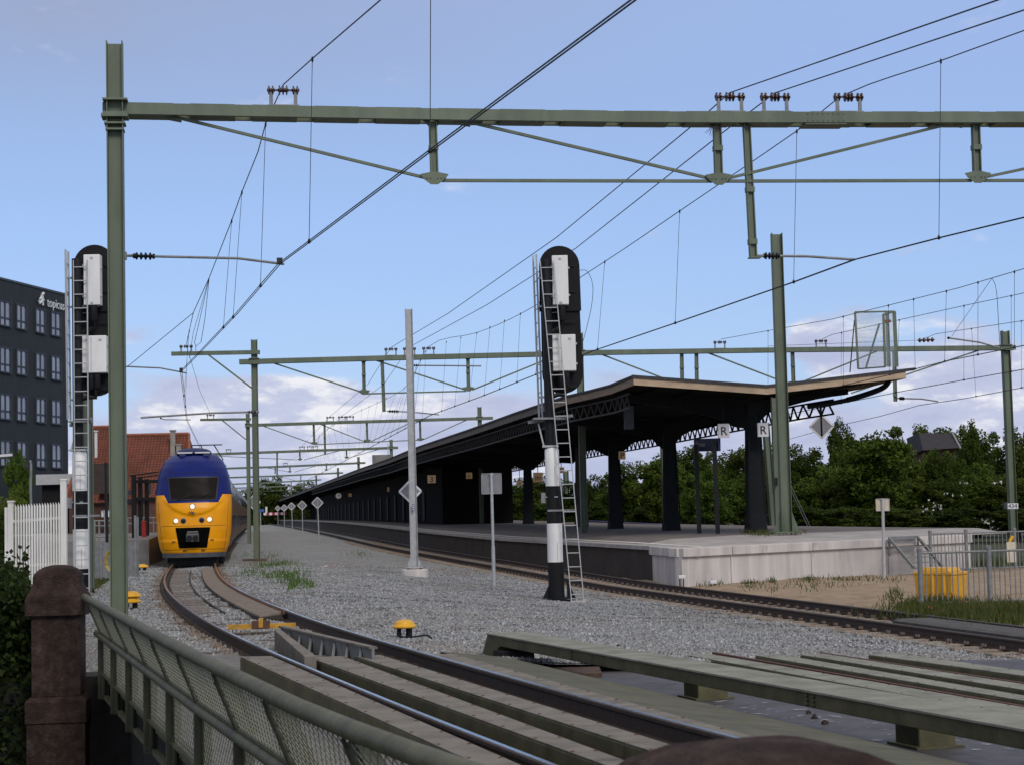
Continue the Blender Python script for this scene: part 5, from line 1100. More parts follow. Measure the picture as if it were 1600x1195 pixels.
def plate_sign(label, px, py, w, h, base, D=None, dz=0, m=SIGNB, post=GALV, thick=.045):
    g = grd(*base) if D is None else at(*base, D); D = g.y; p = at(px,py,D); t = thing('square_sign', label, 'sign', (g.x,D,g.z))
    MB().box((p.x,D,p.z),(w*D/F,.02,h*D/F)).build('panel', m, t, bevel=.006); s = MB(); W, H_ = w*D/F, h*D/F
    for sx in (-1,1): s.box((p.x+sx*W/2,D-.01,p.z),(.014,.035,H_+.014))
    for sz in (-1,1): s.box((p.x,D-.01,p.z+sz*H_/2),(W+.014,.035,.014))
    s.build('rim', mat('sign_rim_grey',(.34,.34,.35),(.28,.28,.29),.5), t)
    b = MB(); q = Vector((p.x,D-.05,p.z+h*D/F*.52)); b.tube([(g.x,D-.05,g.z-.05),(g.x+(q.x-g.x)*.35,D-.05,g.z+(q.z-g.z)*.35)], thick*1.25, 12); b.tube([(g.x+(q.x-g.x)*.35,D-.05,g.z+(q.z-g.z)*.35), tuple(q)], thick, 12); b.build('post', post, t, smooth=True)
    k = MB(); k.box((p.x,D-.04,p.z+h*D/F*.47),(.14,.05,.03)); k.box((p.x,D-.04,p.z-h*D/F*.47),(.14,.05,.03)); k.build('post_clip', GALV, t); return t
plate_sign('square grey-backed sign on a thin post left of the banded signal', 768,755,31,31.5,(772,915))
plate_sign('small cream-backed sign on a thin post before the concrete wall', 1379,788,21,19,(1381,902),D=54.3,m=mat('cream_sign_back',(.62,.55,.42),(.5,.44,.34),.6))
plate_sign('small white sign on a post before the tall brick house', 165,802,13,10,(167,855),D=62,m=SIGNW,thick=.05)
for px, py, lab in ((1065,904,'small white lineside lamp box at the corner of the concrete platform wall'),(1114,912,'small white lineside lamp box among the poppies by the concrete wall')):
    p = at(px,py,50.8); t = thing('lamp_box', lab, 'lamp', (p.x,50.8,-.66)); MB().box((p.x,50.8,p.z+.06),(.2,.14,.09),.2).build('head', SIGNW, t, bevel=.012); b = MB(); b.bar((p.x-.05,50.8,-.66),(p.x-.05,50.8,p.z),.03); b.bar((p.x+.05,50.8,-.66),(p.x+.05,50.8,p.z),.03); MB_ = b.build('leg', BLACK, t)
# ---- yellow covers, bin, fences on the right
def cap(label, px, py, base_dz, r, D=None, n=1, cable=False):
    g = grd(px,py) if D is None else at(px,py,D); t = thing('cable_cap', label, 'cable cover', (g.x,g.y,g.z), 'yellow cable covers in the ballast')
    for k in range(n):
        z = g.z+base_dz+.13+.11*k; MB().lathe((g.x,g.y,z), [(r*.92,0),(r,.012),(r*1.08,.014),(r*1.08,.03),(r*.92,.045),(r*.82,.085),(r*.45,.115),(.01,.12)], 24).build('hood', YEL, t, smooth=True)
    b = MB(); b.lathe((g.x+r*.4,g.y,g.z-.05), [(r*.28,0),(r*.28,.2)], 10); b.lathe((g.x-r*.45,g.y,g.z-.05), [(r*.2,0),(r*.2,.2)], 10); b.build('stub', BLACK, t)
    if cable: MB().tube(spl([(g.x-r*.45,g.y,g.z+.12),(g.x-r*.3,g.y-.1,g.z+.02),(g.x+r*.8,g.y-.25,g.z+.015),(g.x+r*1.9,g.y-.15,g.z+.02),(g.x+r*2.3,g.y+.1,g.z-.03)] and [Vector(q) for q in ((g.x-r*.45,g.y,g.z+.12),(g.x-r*.3,g.y-.1,g.z+.02),(g.x+r*.8,g.y-.25,g.z+.02),(g.x+r*1.9,g.y-.15,g.z+.03),(g.x+r*2.3,g.y+.1,g.z-.03))],4), .014, 6).build('cable', BLACK, t)
    return t
cap('yellow domed cable cover with a black cable alone in the grey gravel', 632,995,0,.165,cable=True)
cap('two stacked yellow cable covers peeping from behind the nearest green mast', 205,946,-.07,.185,D=36,n=2)
cap('yellow cable cover in the grass left of the train', 222,888,-.09,.21,D=62)
# yellow grit bin
D = 41.; t = thing('grit_bin', 'yellow plastic grit bin with hinged lid behind the grey railing', 'bin', at(1470,940,D))
a, b_, c, d = at(1429,928,D+.4), at(1488,938,D-.4), at(1513,936,D+.1), at(1452,926,D+1.0); zt = at(1490,890,D).z; zb_ = -.64
def frus(b, P, z0, z1, s0, s1, cen):
    q = [Vector((cen.x+(p.x-cen.x)*s0, cen.y+(p.y-cen.y)*s0, z0)) for p in P]+[Vector((cen.x+(p.x-cen.x)*s1, cen.y+(p.y-cen.y)*s1, z1)) for p in P]; b.hexa(q)
cen = (a+b_+c+d)/4; P = [a,b_,c,d]
b = MB(); frus(b,P,zb_,zt-.1,.93,1.0,cen); b.build('bin_body', YEL, t, bevel=.02)
b = MB(); frus(b,P,zt-.1,zt-.03,1.04,1.04,cen); frus(b,P,zt-.028,zt+.06,.8,.7,cen); b.build('lid', YEL, t, bevel=.015)
for k in (.2,.5,.8): p = a.lerp(b_,k); MB().box((p.x,p.y-.02,(zb_+zt)/2),(.05,.05,zt-zb_-.2)).build('rib', YEL, t)
def fence(label, posts, top, zb_, pitch, r=.012, rail=True, pr=.055, m=GALVD):
    t = thing('metal_fence', label, 'fence', posts[0]); H = top
    for p in posts: b = MB(); b.lathe((p.x,p.y,zb_-.05), [(pr,0),(pr,H+.1),(pr*1.15,H+.1),(pr*1.15,H+.15),(pr*.3,H+.17)], 12); b.build('post', m, t, smooth=True)
    for p, q in zip(posts, posts[1:]):
        for z in (zb_+H, zb_+.10): MB().tube([(p.x,p.y,z),(q.x,q.y,z)], .024, 8).build('rail', m, t)
    b = MB()
    for p, q in zip(posts, posts[1:]):
        L = (q-p).length; n = int(L/pitch)
        for i in range(1,n): s = p.lerp(q,i/n); b.tube([(s.x,s.y,zb_+.1),(s.x,s.y,zb_+H)], r, 6)
    b.build('bars', m, t); return t
fp = [at(1440,945,38.2), at(1548,945,38.6), at(1660,945,39), at(1780,945,39.4)]
fence('near grey steel bar fence in the grass in front of the yellow grit bin', fp, 1.14, -.64, .115)
fence('far grey steel bar fence along the platform end behind the yellow grit bin', [at(1455,880,56.5), at(1511,880,57), at(1587,880,57.4), at(1680,880,58)], 1.2, -.6, .13)
p = at(1582,842,56.8); t = thing('yellow_lock', 'yellow lock hanging on the far grey fence', 'lock', (p.x,p.y,p.z-.15)); MB().tube(spl([at(1577,850,56.8),at(1579,843,56.8),at(1583,837,56.8)],4), .05, 8).build('lock_body', YEL, t)
p = at(1580,862,56.6); t = thing('fence_notice', 'weathered cream notice tied low on the far fence', 'notice', (p.x,p.y,p.z-.3)); MB().box(tuple(p),(.28,.03,.62),.1).build('board', mat('cream_sign_back',(.62,.55,.42)), t)
# ================================================================== TRAIN
TR0 = A(67., 0); hd = A(80,0)-A(67,0); hr = math.atan2(-hd.x, hd.y)
TR = thing('double_deck_train', 'yellow and blue double-deck electric train with three lit headlights approaching on the curved track', 'train', TR0, rz=hr)
def livery():
    m = bpy.data.materials.new('train_livery'); m.use_nodes = True; nt = m.node_tree; b = nt.nodes['Principled BSDF']; b.inputs['Roughness'].default_value = .38; b.inputs['Specular IOR Level'].default_value = .2
    b.inputs['Coat Weight'].default_value = .08; b.inputs['Coat Roughness'].default_value = .12
    co = nd(nt,'ShaderNodeTexCoord'); sp = nd(nt,'ShaderNodeSeparateXYZ'); nt.links.new(co.outputs['Object'], sp.inputs[0])
    ab = nd(nt,'ShaderNodeMath',operation='ABSOLUTE'); nt.links.new(sp.outputs[0], ab.inputs[0])
    mr = nd(nt,'ShaderNodeMapRange'); mr.inputs[1].default_value = .90; mr.inputs[2].default_value = 1.06; mr.inputs[3].default_value = 2.20; mr.inputs[4].default_value = 2.50; nt.links.new(ab.outputs[0], mr.inputs[0])
    gt = nd(nt,'ShaderNodeMath',operation='GREATER_THAN'); nt.links.new(sp.outputs[2], gt.inputs[0]); nt.links.new(mr.outputs[0], gt.inputs[1])
    n = nd(nt,'ShaderNodeTexNoise',i_Scale=1.2,i_Detail=5.); nt.links.new(co.outputs['Object'], n.inputs['Vector'])
    r1 = ramp(nt, n.outputs['Fac'], [(.3,(.78,.30,.002)),(.65,(.93,.385,.003))]); r2 = ramp(nt, n.outputs['Fac'], [(.3,(.001,.008,.095)),(.65,(.002,.012,.135))])
    mx = nd(nt,'ShaderNodeMixRGB'); nt.links.new(gt.outputs[0], mx.inputs[0]); nt.links.new(r1.outputs[0], mx.inputs[1]); nt.links.new(r2.outputs[0], mx.inputs[2]); nt.links.new(mx.outputs[0], b.inputs['Base Color']); return m
LIV = livery()
WZ = [.25,.40,.56,1.0,1.87,2.58,3.17,3.5,3.76,3.95,4.05]; WW = [1.10,1.18,1.25,1.33,1.385,1.39,1.31,1.22,1.09,.92,.78]
YZ = [.25,.40,.8,1.2,2.0,2.25,3.2,3.5,3.76,3.95,4.05]; YY = [.22,.10,.02,0,.06,.14,.62,.85,1.15,1.55,1.95]
def sm(x): x = min(max(x,0),1); return x*x*(3-2*x)
def SF(x, z, eps=0):
    w = itp(z,WZ,WW); k = min(abs(x)/w, 1); y = itp(z,YZ,YY)+1.05*(1-math.sqrt(max(1-k**2.6,0)))**1.0*.9
    zc = 1.74+.62*(min(abs(x)/1.12,1.3))**2.4; y -= .06*sm((z-zc)/.05)*sm((2.45-z)/.2)
    y -= .035*sm((.86-z)/.04)
    return Vector((x, y-eps, z))
b = MB(); nz, nu = 76, 61; zs = np.linspace(.25,4.05,nz)
for z in zs:
    w = itp(z,WZ,WW); ys_ = None
    r = []
    for u in np.linspace(-1,1,nu): r.append(SF(w*math.sin(u*math.pi/2), z))
    r = [Vector((r[0].x,12,z)), Vector((r[0].x,3.2,z))]+r+[Vector((r[-1].x,3.2,z)), Vector((r[-1].x,12,z))]; b.v += [tuple(p) for p in r]
n = nu+4
for j in range(nz-1):
    for i in range(n-1): b.f.append((j*n+i,j*n+i+1,(j+1)*n+i+1,(j+1)*n+i)); b.mi.append(0)
j = nz-1; tb = len(b.v)     # roof skin
for k in range(n):
    p = Vector(b.v[j*n+k]); b.v.append((p.x*.72, max(p.y+.25,2.0) if 1 < k < n-2 else p.y, 4.12))
for i in range(n-1): b.f.append((j*n+i,j*n+i+1,tb+i+1,tb+i)); b.mi.append(0)
b.f.append(tuple(tb+i for i in range(n))); b.mi.append(0)
b.build('cab_body', LIV, TR, smooth=True, local=True)
def patch(poly_fn, eps, m, nm, parent, nx=24, nzp=16, thick=.0):
    b = MB()
    for j in range(nzp+1):
        for i in range(nx+1): x, z = poly_fn(i/nx*2-1, j/nzp); b.v.append(tuple(SF(x,z,eps)))
    for j in range(nzp):
        for i in range(nx): q = j*(nx+1)+i; b.f.append((q,q+1,q+nx+2,q+nx+1)); b.mi.append(0)
    return b.build(nm, m, parent, smooth=True, local=True)
WGL = mat('windscreen_glass', (.014,.010,.009), (.008,.006,.006), .22, spec=.12, scale=1)
patch(lambda u,v: (u*(.84+.10*v), 2.30+.86*v), .02, mat('windscreen_rubber',(.02,.02,.03),(.015,.015,.02),.5), 'windscreen_seal', TR)
ws = patch(lambda u,v: (u*(.80+.10*v), 2.34+.78*v), .032, WGL, 'windscreen', TR)
b = MB()
for (x0,z0,x1,z1) in ((-.6,2.30,-.02,2.50),(.0,2.32,.62,2.54),(-.5,2.36,.0,2.47)):
    b.tube([SF(x0+(x1-x0)*k, z0+(z1-z0)*k, .05) for k in np.linspace(0,1,6)], .014, 5)
b.build('wiper', BLACK, TR, local=True)
LAMP = mat('headlight_lit', (.9,.85,.75), None, .3, emit=((1.,.86,.66), .75), world=False)
def disc(x, z, r, m, nm, parent, eps=.03, ring=True):
    p = SF(x,z,eps); o = MB().lathe(p+Vector((0,.02,0)), [(r,0),(r*.95,.03),(r*.5,.045)], 20, axis=(0,-1,0), ref=(0,0,1)).build(nm, m, parent, smooth=True, local=True)
    if ring: MB().lathe(p+Vector((0,.03,0)), [(r*1.28,0),(r*1.28,.02),(r*1.02,.025)], 20, axis=(0,-1,0), ref=(0,0,1)).build('bezel', mat('bezel_grey',(.25,.22,.18),(.2,.18,.15),.4), o, smooth=True, local=True)
    return o
disc(-.03,2.06,.085,LAMP,'headlight',TR); disc(-.63,1.55,.08,LAMP,'headlight',TR); disc(.58,1.58,.085,LAMP,'headlight',TR)
disc(-.36,1.55,.085,BLACK,'tail_light',TR); disc(.30,1.565,.085,BLACK,'tail_light',TR)
lg = MB()   # arrow emblem under the top lamp
for pts in ([(-.12,1.83),(-.10,1.87),(-.03,1.87),(.01,1.84),(.04,1.84)], [(-.05,1.83),(-.02,1.83),(.02,1.80),(.08,1.80),(.10,1.84)], [(.01,1.865),(.05,1.865)], [(-.12,1.83),(-.08,1.83)]): lg.tube([SF(x-.03,z,.075) for x,z in pts], .014, 5)
lg.build('emblem', mat('emblem_blue',(.015,.03,.12),(.012,.025,.1),.4), TR, local=True)
cr = patch(lambda u,v: (u*(.50+.13*v)-.02, .56+.74*v), .03, mat('recess_shade_black',(.003,.003,.003),(.002,.002,.002),.9,spec=.05), 'recess_shade_panel', TR)  # flat black panel on the nose stands in for the shaded coupler recess
b = MB(); b.box((-.03,-.20,.93),(.46,.34,.30)); b.box((-.03,-.1,1.12),(.42,.2,.10)); cp_ = b.build('coupler', mat('coupler_grey',(.10,.10,.10),(.06,.06,.06),.5,.4), cr, local=True, bevel=.03)
b = MB()
for s in (-1,1): b.lathe((-.03+s*.11,-.37,.92), [(.10,0),(.10,.04),(.075,.045),(.07,.02)], 16, axis=(0,-1,0), ref=(0,0,1))
b.build('coupler_cone', BLACK, cp_, local=True); 
b = MB()
for (x,z,w) in ((-.72,.80,.14),(.66,.84,.14),(-.32,.47,.13),(.34,.47,.13)): p = SF(x,z,.03); b.box(tuple(p),(w,.03,.03))
b.build('step_slot', mat('slot_dark_red',(.12,.03,.02),(.08,.02,.015),.6), TR, local=True)
b = MB(); pth = []
for u in np.linspace(-1,1,41): p = SF(itp(.36,WZ,WW)*math.sin(u*math.pi/2), .36, .02); pth.append((p, Vector((0,1,0)), UP))
b.sweep(pth, [(-.02,-.15),(.06,-.15),(.06,.015),(-.02,.015)]); b.build('bumper_skirt', mat('skirt_grey',(.07,.075,.085),(.04,.043,.05),.5), TR, local=True)
b = MB(); b.box((0,2.4,.10),(1.7,3.6,.42)); b.box((0,8,.2),(2.2,7,.5)); b.build('underframe', DARK, TR, local=True)
b = MB()
for s in (-1,1):
    for y in (2.3,4.9): b.lathe((s*.75-.07*s,y,.46), [(.46,0),(.46,.13*1)], 28, axis=(s,0,0), ref=(0,0,1))
b.build('wheel', mat('wheel_steel',(.08,.07,.065),(.05,.045,.04),.5,.5), TR, local=True)
SEAM = mat('seam_shadow_gap',(.05,.03,.02),(.03,.02,.012),.8)
SL_ = [[SF(s_*itp(z,[.5,1.2,2.2],[1.10,1.20,1.27]), z, .004) for z in np.linspace(.5,2.2,14)] for s_ in (-1,1)]+[[SF(x,z,.006) for x in np.linspace(-w_,w_,30)] for z,w_ in ((1.36,1.15),(.50,1.1),(3.32,.9))]
for q_ in SL_: MB().tube(q_, .006, 4).build('panel_seam', SEAM, TR, local=True)
# roof fairing with white edge strip
b = MB(); ns = 24
for (y,w,h) in ((1.75,.55,.03),(2.0,.64,.16),(2.6,.66,.24),(6.,.66,.25),(11.,.66,.25)):
    for k in range(ns+1): a = math.pi*k/ns; b.v.append((w*math.cos(a), y, 4.06+h*math.sin(a)**.7))
for j in range(4):
    for i in range(ns): q = j*(ns+1)+i; b.f.append((q,q+1,q+ns+2,q+ns+1)); b.mi.append(0)
b.f.append(tuple(range(ns+1))); b.mi.append(0)
b.build('roof_fairing', mat('roof_blue',(.006,.014,.085),(.004,.010,.06),.45,spec=.3), TR, smooth=True, local=True)
b = MB(); b.bar((-.60,1.72,4.085),(-.05,1.70,4.085),.04,.05); b.bar((.05,1.70,4.085),(.60,1.72,4.085),.04,.05); b.build('white_strip', SIGNW, TR, local=True)
for x0,x1 in ((-.52,-.30),(.36,.62)): MB().bar((x0,1.6,4.0),(x1,1.59,4.0),.03,.1).build('roof_vent', mat('roof_vent_blue',(.02,.03,.11),(.015,.022,.08),.5), TR, local=True)
# carriages (shell follows the curve)
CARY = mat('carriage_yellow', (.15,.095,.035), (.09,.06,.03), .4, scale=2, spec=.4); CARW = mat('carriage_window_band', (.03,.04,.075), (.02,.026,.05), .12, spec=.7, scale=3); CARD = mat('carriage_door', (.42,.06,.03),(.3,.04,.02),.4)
Ri = Matrix.Rotation(-hr, 4, 'Z')
def toloc(p): return Ri @ (Vector(p)-TR0)
d0 = 78.2; first = True
prof = [(-1.30,.45),(-1.385,1.0),(-1.39,2.58),(-1.31,3.17),(-1.09,3.76),(-.78,4.05),(-.4,4.14),(.4,4.14),(.78,4.05),(1.09,3.76),(1.31,3.17),(1.39,2.58),(1.385,1.0),(1.30,.45)]
for c in range(6):
    d1 = d0+(14.5 if first else 25.6); a, e = A(d0,0), A(d1,0); dv = (e-a); dv.z = 0; dv.normalize(); sd_ = Vector((dv.y,-dv.x,0))
    if first: a = TR0+Vector((-math.sin(hr),math.cos(hr),0))*11.6; dv = (e-a); dv.z = 0; dv.normalize(); sd_ = Vector((dv.y,-dv.x,0))
    ca = MB().sweep([(toloc(p), Ri.to_3x3()@sd_, UP) for p in (a,e)], prof).build('carriage_body', CARY, TR, local=True)
    for s in (-1,1):
        for z0, z1 in ((1.0,1.75),(2.55,3.2)):
            w = MB(); x0 = 1.392 if z0 < 2 else 1.395; x1 = 1.395 if z0 < 2 else 1.315
            q = [a+dv*.8+sd_*s*x0+UP*z0, e-dv*.8+sd_*s*x0+UP*z0, e-dv*.8+sd_*s*(x1+.01)+UP*z1, a+dv*.8+sd_*s*(x1+.01)+UP*z1]; w.add([toloc(p) for p in q], [(0,1,2,3)]); w.build('window_band', CARW, ca, local=True)
        w = MB()
        for k in (.22,.78):
            p = a.lerp(e,k); q = [p-dv*.75+sd_*s*1.402+UP*.6, p+dv*.75+sd_*s*1.402+UP*.6, p+dv*.75+sd_*s*1.402+UP*2.5, p-dv*.75+sd_*s*1.402+UP*2.5]; w.add([toloc(x) for x in q], [(0,1,2,3)])
        w.build('door', CARD, ca, local=True)
    w = MB(); p, q = toloc(a+dv*1.5+UP*.3), toloc(e-dv*1.5+UP*.3); w.bar(p,q,2.2,.5); w.build('bogie_frame', DARK, ca, local=True)
    w = MB(); p, q = toloc(a+dv*-.3+UP*2.), toloc(a+dv*.1+UP*2.); w.bar(p,q,2.0,3.4); w.build('gangway', BLACKM, ca, local=True)
    d0 = d1+.9*.98; first = False
# pantograph
b = MB(); pp_ = at(312,700,96); pc2 = A(96,0); 
for s in (-1,1): b.tube([toloc(Vector((pc2.x+s*.5,97,4.15))), toloc(Vector((pc2.x+s*.4,99,4.8))), toloc(Vector((pc2.x+s*.35,96.3,5.52)))], .03, 5)
b.tube([toloc(Vector((pc2.x-.8,96.3,5.5))), toloc(Vector((pc2.x+.8,96.3,5.5)))], .03, 5); b.build('pantograph', BLACKM, TR, local=True)
# ================================================================== BUILDINGS ON THE LEFT
FA, FB = at(0,437,125), at(105,462,135); fdir = FB-FA; fdir.z = 0; fdir.normalize(); fn_ = Vector((fdir.y,-fdir.x,0))
def fac(px, py):
    r = Vector(ray(px,py)); o = Vector((0,0,CAMZ)); k = (FA-o).dot(fn_)/r.dot(fn_); return o+r*k
OB = thing('office_building', 'dark anthracite five-storey office block with the topicus sign', 'office building', (FB.x-8,130,0))
zt = fac(105,462).z; E0, E1 = FA-fdir*22, Vector((FB.x,FB.y,0)); dep = -fn_*18
b = MB(); b.hexa([Vector((p.x,p.y,-.3)) for p in (E0+dep, E0, E1, E1+dep)]+[Vector((p.x,p.y,zt)) for p in (E0+dep, E0, E1, E1+dep)]); b.build('wall', BUILD, OB)
b = MB(); b.hexa([Vector((p.x,p.y,zt-.02))+fn_*.06 for p in (E0+dep, E0, E1, E1+dep)]+[Vector((p.x,p.y,zt+.12))+fn_*.06 for p in (E0+dep, E0, E1, E1+dep)]); b.build('roof_edge', mat('roof_edge_metal',(.06,.07,.075),(.045,.05,.055),.4,.4), OB)
def win(s0, s1, z0, z1):
    o = MB(); P = lambda s, z, d: FA+fdir*s+Vector((0,0,z-FA.z))+fn_*d
    fr = .09
    def bx(a0,a1,c0,c1,d0,d1,bb): bb.hexa([P(a0,c0,d0),P(a1,c0,d0),P(a1,c0,d1),P(a0,c0,d1),P(a0,c1,d0),P(a1,c1,d0),P(a1,c1,d1),P(a0,c1,d1)])
    bx(s0-.12,s0,z0-.1,z1+.1,-.05,.10,o); bx(s1,s1+.12,z0-.1,z1+.1,-.05,.10,o); bx(s0,s1,z1,z1+.1,-.05,.10,o); bx(s0,s1,z0-.1,z0,-.05,.14,o)
    m = (s0+s1)/2; zz = z0+(z1-z0)*.31; bx(m-.09,m+.09,z0,z1,.0,.05,o); bx(s0,m-.09,zz-.07,zz+.07,.0,.05,o); bx(m+.09,s1,zz-.07,zz+.07,.0,.05,o)
    w = o.build('window', FRAME, OB); g = MB(); bx(s0,s1,z0,z1,-.02,.02,g); g.build('pane', GLASS, w)
sof = lambda px: (fac(px,600)-FA).dot(fdir)
zrow = []
z1, z0 = fac(87,490.5).z, fac(87,524.5).z; st = fac(87,490.5).z-fac(87,558.5).z
cols = [(sof(1),sof(15.4)),(sof(25.8),sof(40)),(sof(55.7),sof(69.6)),(sof(80),sof(94))]; wd = cols[3][1]-cols[3][0]
cols = [(cols[0][1]-wd-5.5, cols[0][1]-5.5), (cols[0][1]-wd, cols[0][1])]+cols[1:]
for k in range(4):
    for (s0, s1) in cols: win(s0, s1, z0-k*st, z1-k*st)
p0, p1 = fac(70,474), fac(98.5,478.5); L = (p1-p0).length
SGN = mat('sign_letters_white', (.72,.74,.76), (.62,.64,.66), .4)
text_part('company_name', 'topicus', L/3.05, p0.lerp(p1,.5)+fn_*.16, fdir, UP, SGN, OB, .012)
b = MB(); c = fac(62.5,468)+fn_*.15; hgt = (fac(62,457)-fac(62,479)).length; u = fdir
for (x0,z0_,x1,z1_,r) in ((.0,.30,.25,.46,.13),(-.02,.25,.10,-.10,.16),(-.05,.15,-.35,-.05,.10),(.05,.05,.30,-.05,.09),(.10,-.08,.16,-.42,.10),(.0,-.10,-.34,-.34,.11),(-.34,-.34,-.44,-.15,.09)):
    b.tube([c+u*(x0*hgt)+UP*(z0_*hgt), c+u*(x1*hgt)+UP*(z1_*hgt)], r*hgt*.75, 8)
b.build('company_emblem', SGN, OB)
a = at(56,741,122); e = at(118,741,122)
b = MB(); b.box(((a.x+e.x)/2,124,(a.z+at(56,757,122).z)/2),(e.x-a.x,4,a.z-at(56,757,122).z)); b.build('porch_roof', mat('porch_white',(.5,.5,.51),(.42,.42,.43),.5), OB)
zp = at(56,757,122).z-.01; b = MB(); b.box(((a.x+e.x)/2+.1,124.3,zp/2),(e.x-a.x-.35,3.6,zp)); b.build('entrance_shade_box', BLACKM, OB)  # solid black box stands in for the shaded opening under the porch
# tiled brick houses
def house(label, x0, x1, yD, eave_y, ridge_y, hip=1.2, depth=9, chim=()):
    P0, P1 = at(x0,eave_y,yD), at(x1,eave_y,yD); zr = at((x0+x1)/2,ridge_y,yD+depth/2).z; ze = P0.z
    t = thing('brick_house', label, 'house', ((P0.x+P1.x)/2,yD+depth/2,-.3))
    b = MB(); b.hexa([Vector((x,y,-.4)) for x,y in ((P0.x,yD),(P1.x,yD),(P1.x,yD+depth),(P0.x,yD+depth))]+[Vector((x,y,ze)) for x,y in ((P0.x,yD),(P1.x,yD),(P1.x,yD+depth),(P0.x,yD+depth))]); b.build('wall', BRICK, t, uvs=True)
    o = .35; r0, r1 = Vector((P0.x+hip,yD+depth/2,zr)), Vector((P1.x-hip,yD+depth/2,zr)); q = [Vector((P0.x-o,yD-o,ze-.1)),Vector((P1.x+o,yD-o,ze-.1)),Vector((P1.x+o,yD+depth+o,ze-.1)),Vector((P0.x-o,yD+depth+o,ze-.1))]
    b = MB(); b.add(q+[r0,r1], [(0,1,5,4),(1,2,5),(2,3,4,5),(3,0,4),(3,2,1,0)]); rf = b.build('roof', TILE, t, uvs=True)
    b = MB(); b.tube([r0,r1],.12,6); b.tube([q[1],r1],.1,6); b.tube([q[0],r0],.1,6); b.build('ridge_tiles', mat('ridge_tile',(.30,.10,.05),(.2,.07,.035),.8), rf)
    for cx, cy, w, m in chim:
        p = at(cx,cy,yD+2); c = MB(); c.box((p.x,yD+2,p.z-1.),(w,w,2.0)); c.box((p.x,yD+2,p.z+.03),(w+.1,w+.1,.08)); c.build('chimney', m, rf)
    return t
BRP = mat('pale_chimney',(.33,.29,.25),(.24,.21,.18),.8)
h1 = house('red-tiled brick house with pale chimney directly left of the train', 166, 290, 112, 778, 679, .3, 6, ((270,673,.28,BRP),(279.5,695,.28,BRP)))
h2 = house('taller red-tiled brick house half hidden behind the left signal', 108, 182, 118, 784, 667, .75, 7, ((150,674,.16,SIGNW),))
b = MB(); p, q = at(146,724,111.2), at(185,770,111.2); b.box(((p.x+q.x)/2,111.5,(p.z+q.z)/2),(q.x-p.x,.8,p.z-q.z)); b.build('dark_annex', mat('dark_brown_board',(.05,.032,.025),(.03,.02,.016),.8), h2)
b = MB()
for (x,y,w,h) in ((232,765,7,22),(205,775,9,20),(246,775,6,22)): p = at(x,y,111.9); b.box((p.x,111.95,p.z),(w*112/F,.15,h*112/F))
b.build('window', mat('dark_window',(.03,.03,.033),(.02,.02,.022),.2), h1)
# left platform, frames, railings, posts
t = thing('low_platform', 'low concrete platform at the left of the train', 'platform', (-17,80,0))
b = MB(); L = [A(y,-1.75) for y in (71,80,95,120,170,260)]
for p, q in zip(L, L[1:]): b.hexa([Vector((p.x-11,p.y,-.4)),Vector((p.x,p.y,-.4)),Vector((q.x,q.y,-.4)),Vector((q.x-11,q.y,-.4)),Vector((p.x-11,p.y,.86)),Vector((p.x,p.y,.86)),Vector((q.x,q.y,.95)),Vector((q.x-11,q.y,.95))])
b.build('platform_body', CONCD, t)
t = thing('open_shelter', 'dark open steel shelter frame with three posts on the low platform left of the train', 'shelter', at(219,842,76)); t.location.z = .86
for px, D, y0 in ((209.5,75,742),(219.5,80,745),(229.5,86,748)): p = at(px,800,D); MB().bar((p.x,D,.86),(p.x,D,at(px,y0,D).z),.17,.17,up=(0,1,0)).build('post', BLACKM, t)
b = MB()
for y in (752,779): b.bar(at(207,y,75),at(247,y-.5,75.5),.11,.13); b.bar(at(209,y,75),at(230,y,86),.1,.12)
b.bar(at(203,743,74),at(247,737,75.5),.05,.05); b.bar(at(212,746,80),at(247,742,80),.05,.05); b.build('cross_beam', BLACKM, t)
p = at(225,820,77); t = thing('red_post', 'short red cabinet standing on the low platform under the dark steel frame', 'cabinet', (p.x,77,.86)); MB().box((p.x,77,.86+.34),(.17,.17,.68)).build('cabinet_body', RED, t, bevel=.02); MB().box((p.x,77,.86+.71),(.21,.21,.05)).build('cap', RED, t)
t = thing('metal_fence', 'grey slatted steel fence with a tall post between the nearest mast and the train', 'fence', at(180,888,58)); gz = -.25
b = MB()
for px in (146,158,172,186,199,212): p = at(px,870,58); b.bar((p.x,58,gz),(p.x,58,.95 if px != 212 else 1.75),.07,.09,up=(0,1,0))
b.bar((at(215.5,870,58.3).x,58.3,gz),(at(215.5,870,58.3).x,58.3,1.7),.06,.06,up=(0,1,0)); b.build('post', GALVD, t); b = MB()
for k in np.linspace(146,212,46): p = at(k,870,58); b.bar((p.x,58,gz+.05),(p.x,58,.9),.028,.02,up=(0,1,0))
b.build('slats', GALVD, t); b = MB(); 
for z in (.0,.9): b.bar((at(146,870,58).x,58.04,z),(at(213,870,58).x,58.04,z),.05,.04)
b.build('rail', GALVD, t)
t = thing('metal_fence', 'grey tubular railing behind the small white sign', 'fence', at(160,840,66)); b = MB()
for px in (148,155,168,173): p = at(px,840,66); b.tube([(p.x,66,.2),(p.x,66,at(px,813,66).z)],.035,6)
for y in (813,821,838): b.tube([at(147,y,66),at(174,y,66)],.03,6)
b.build('tubes', GALVD, t)
t = thing('metal_fence', 'grey railing along the low platform behind the dark steel frame', 'fence', at(222,832,92)); b = MB()
for px in np.arange(176,250,8): p = at(px,832,92); b.tube([(p.x,92,.86),(p.x,92,at(px,808,92).z)],.03,6)
for y in (808.5,817): b.tube([at(176,y+.7,92),at(250,y-.8,92)],.035,6)
b.build('tubes', GALVD, t)
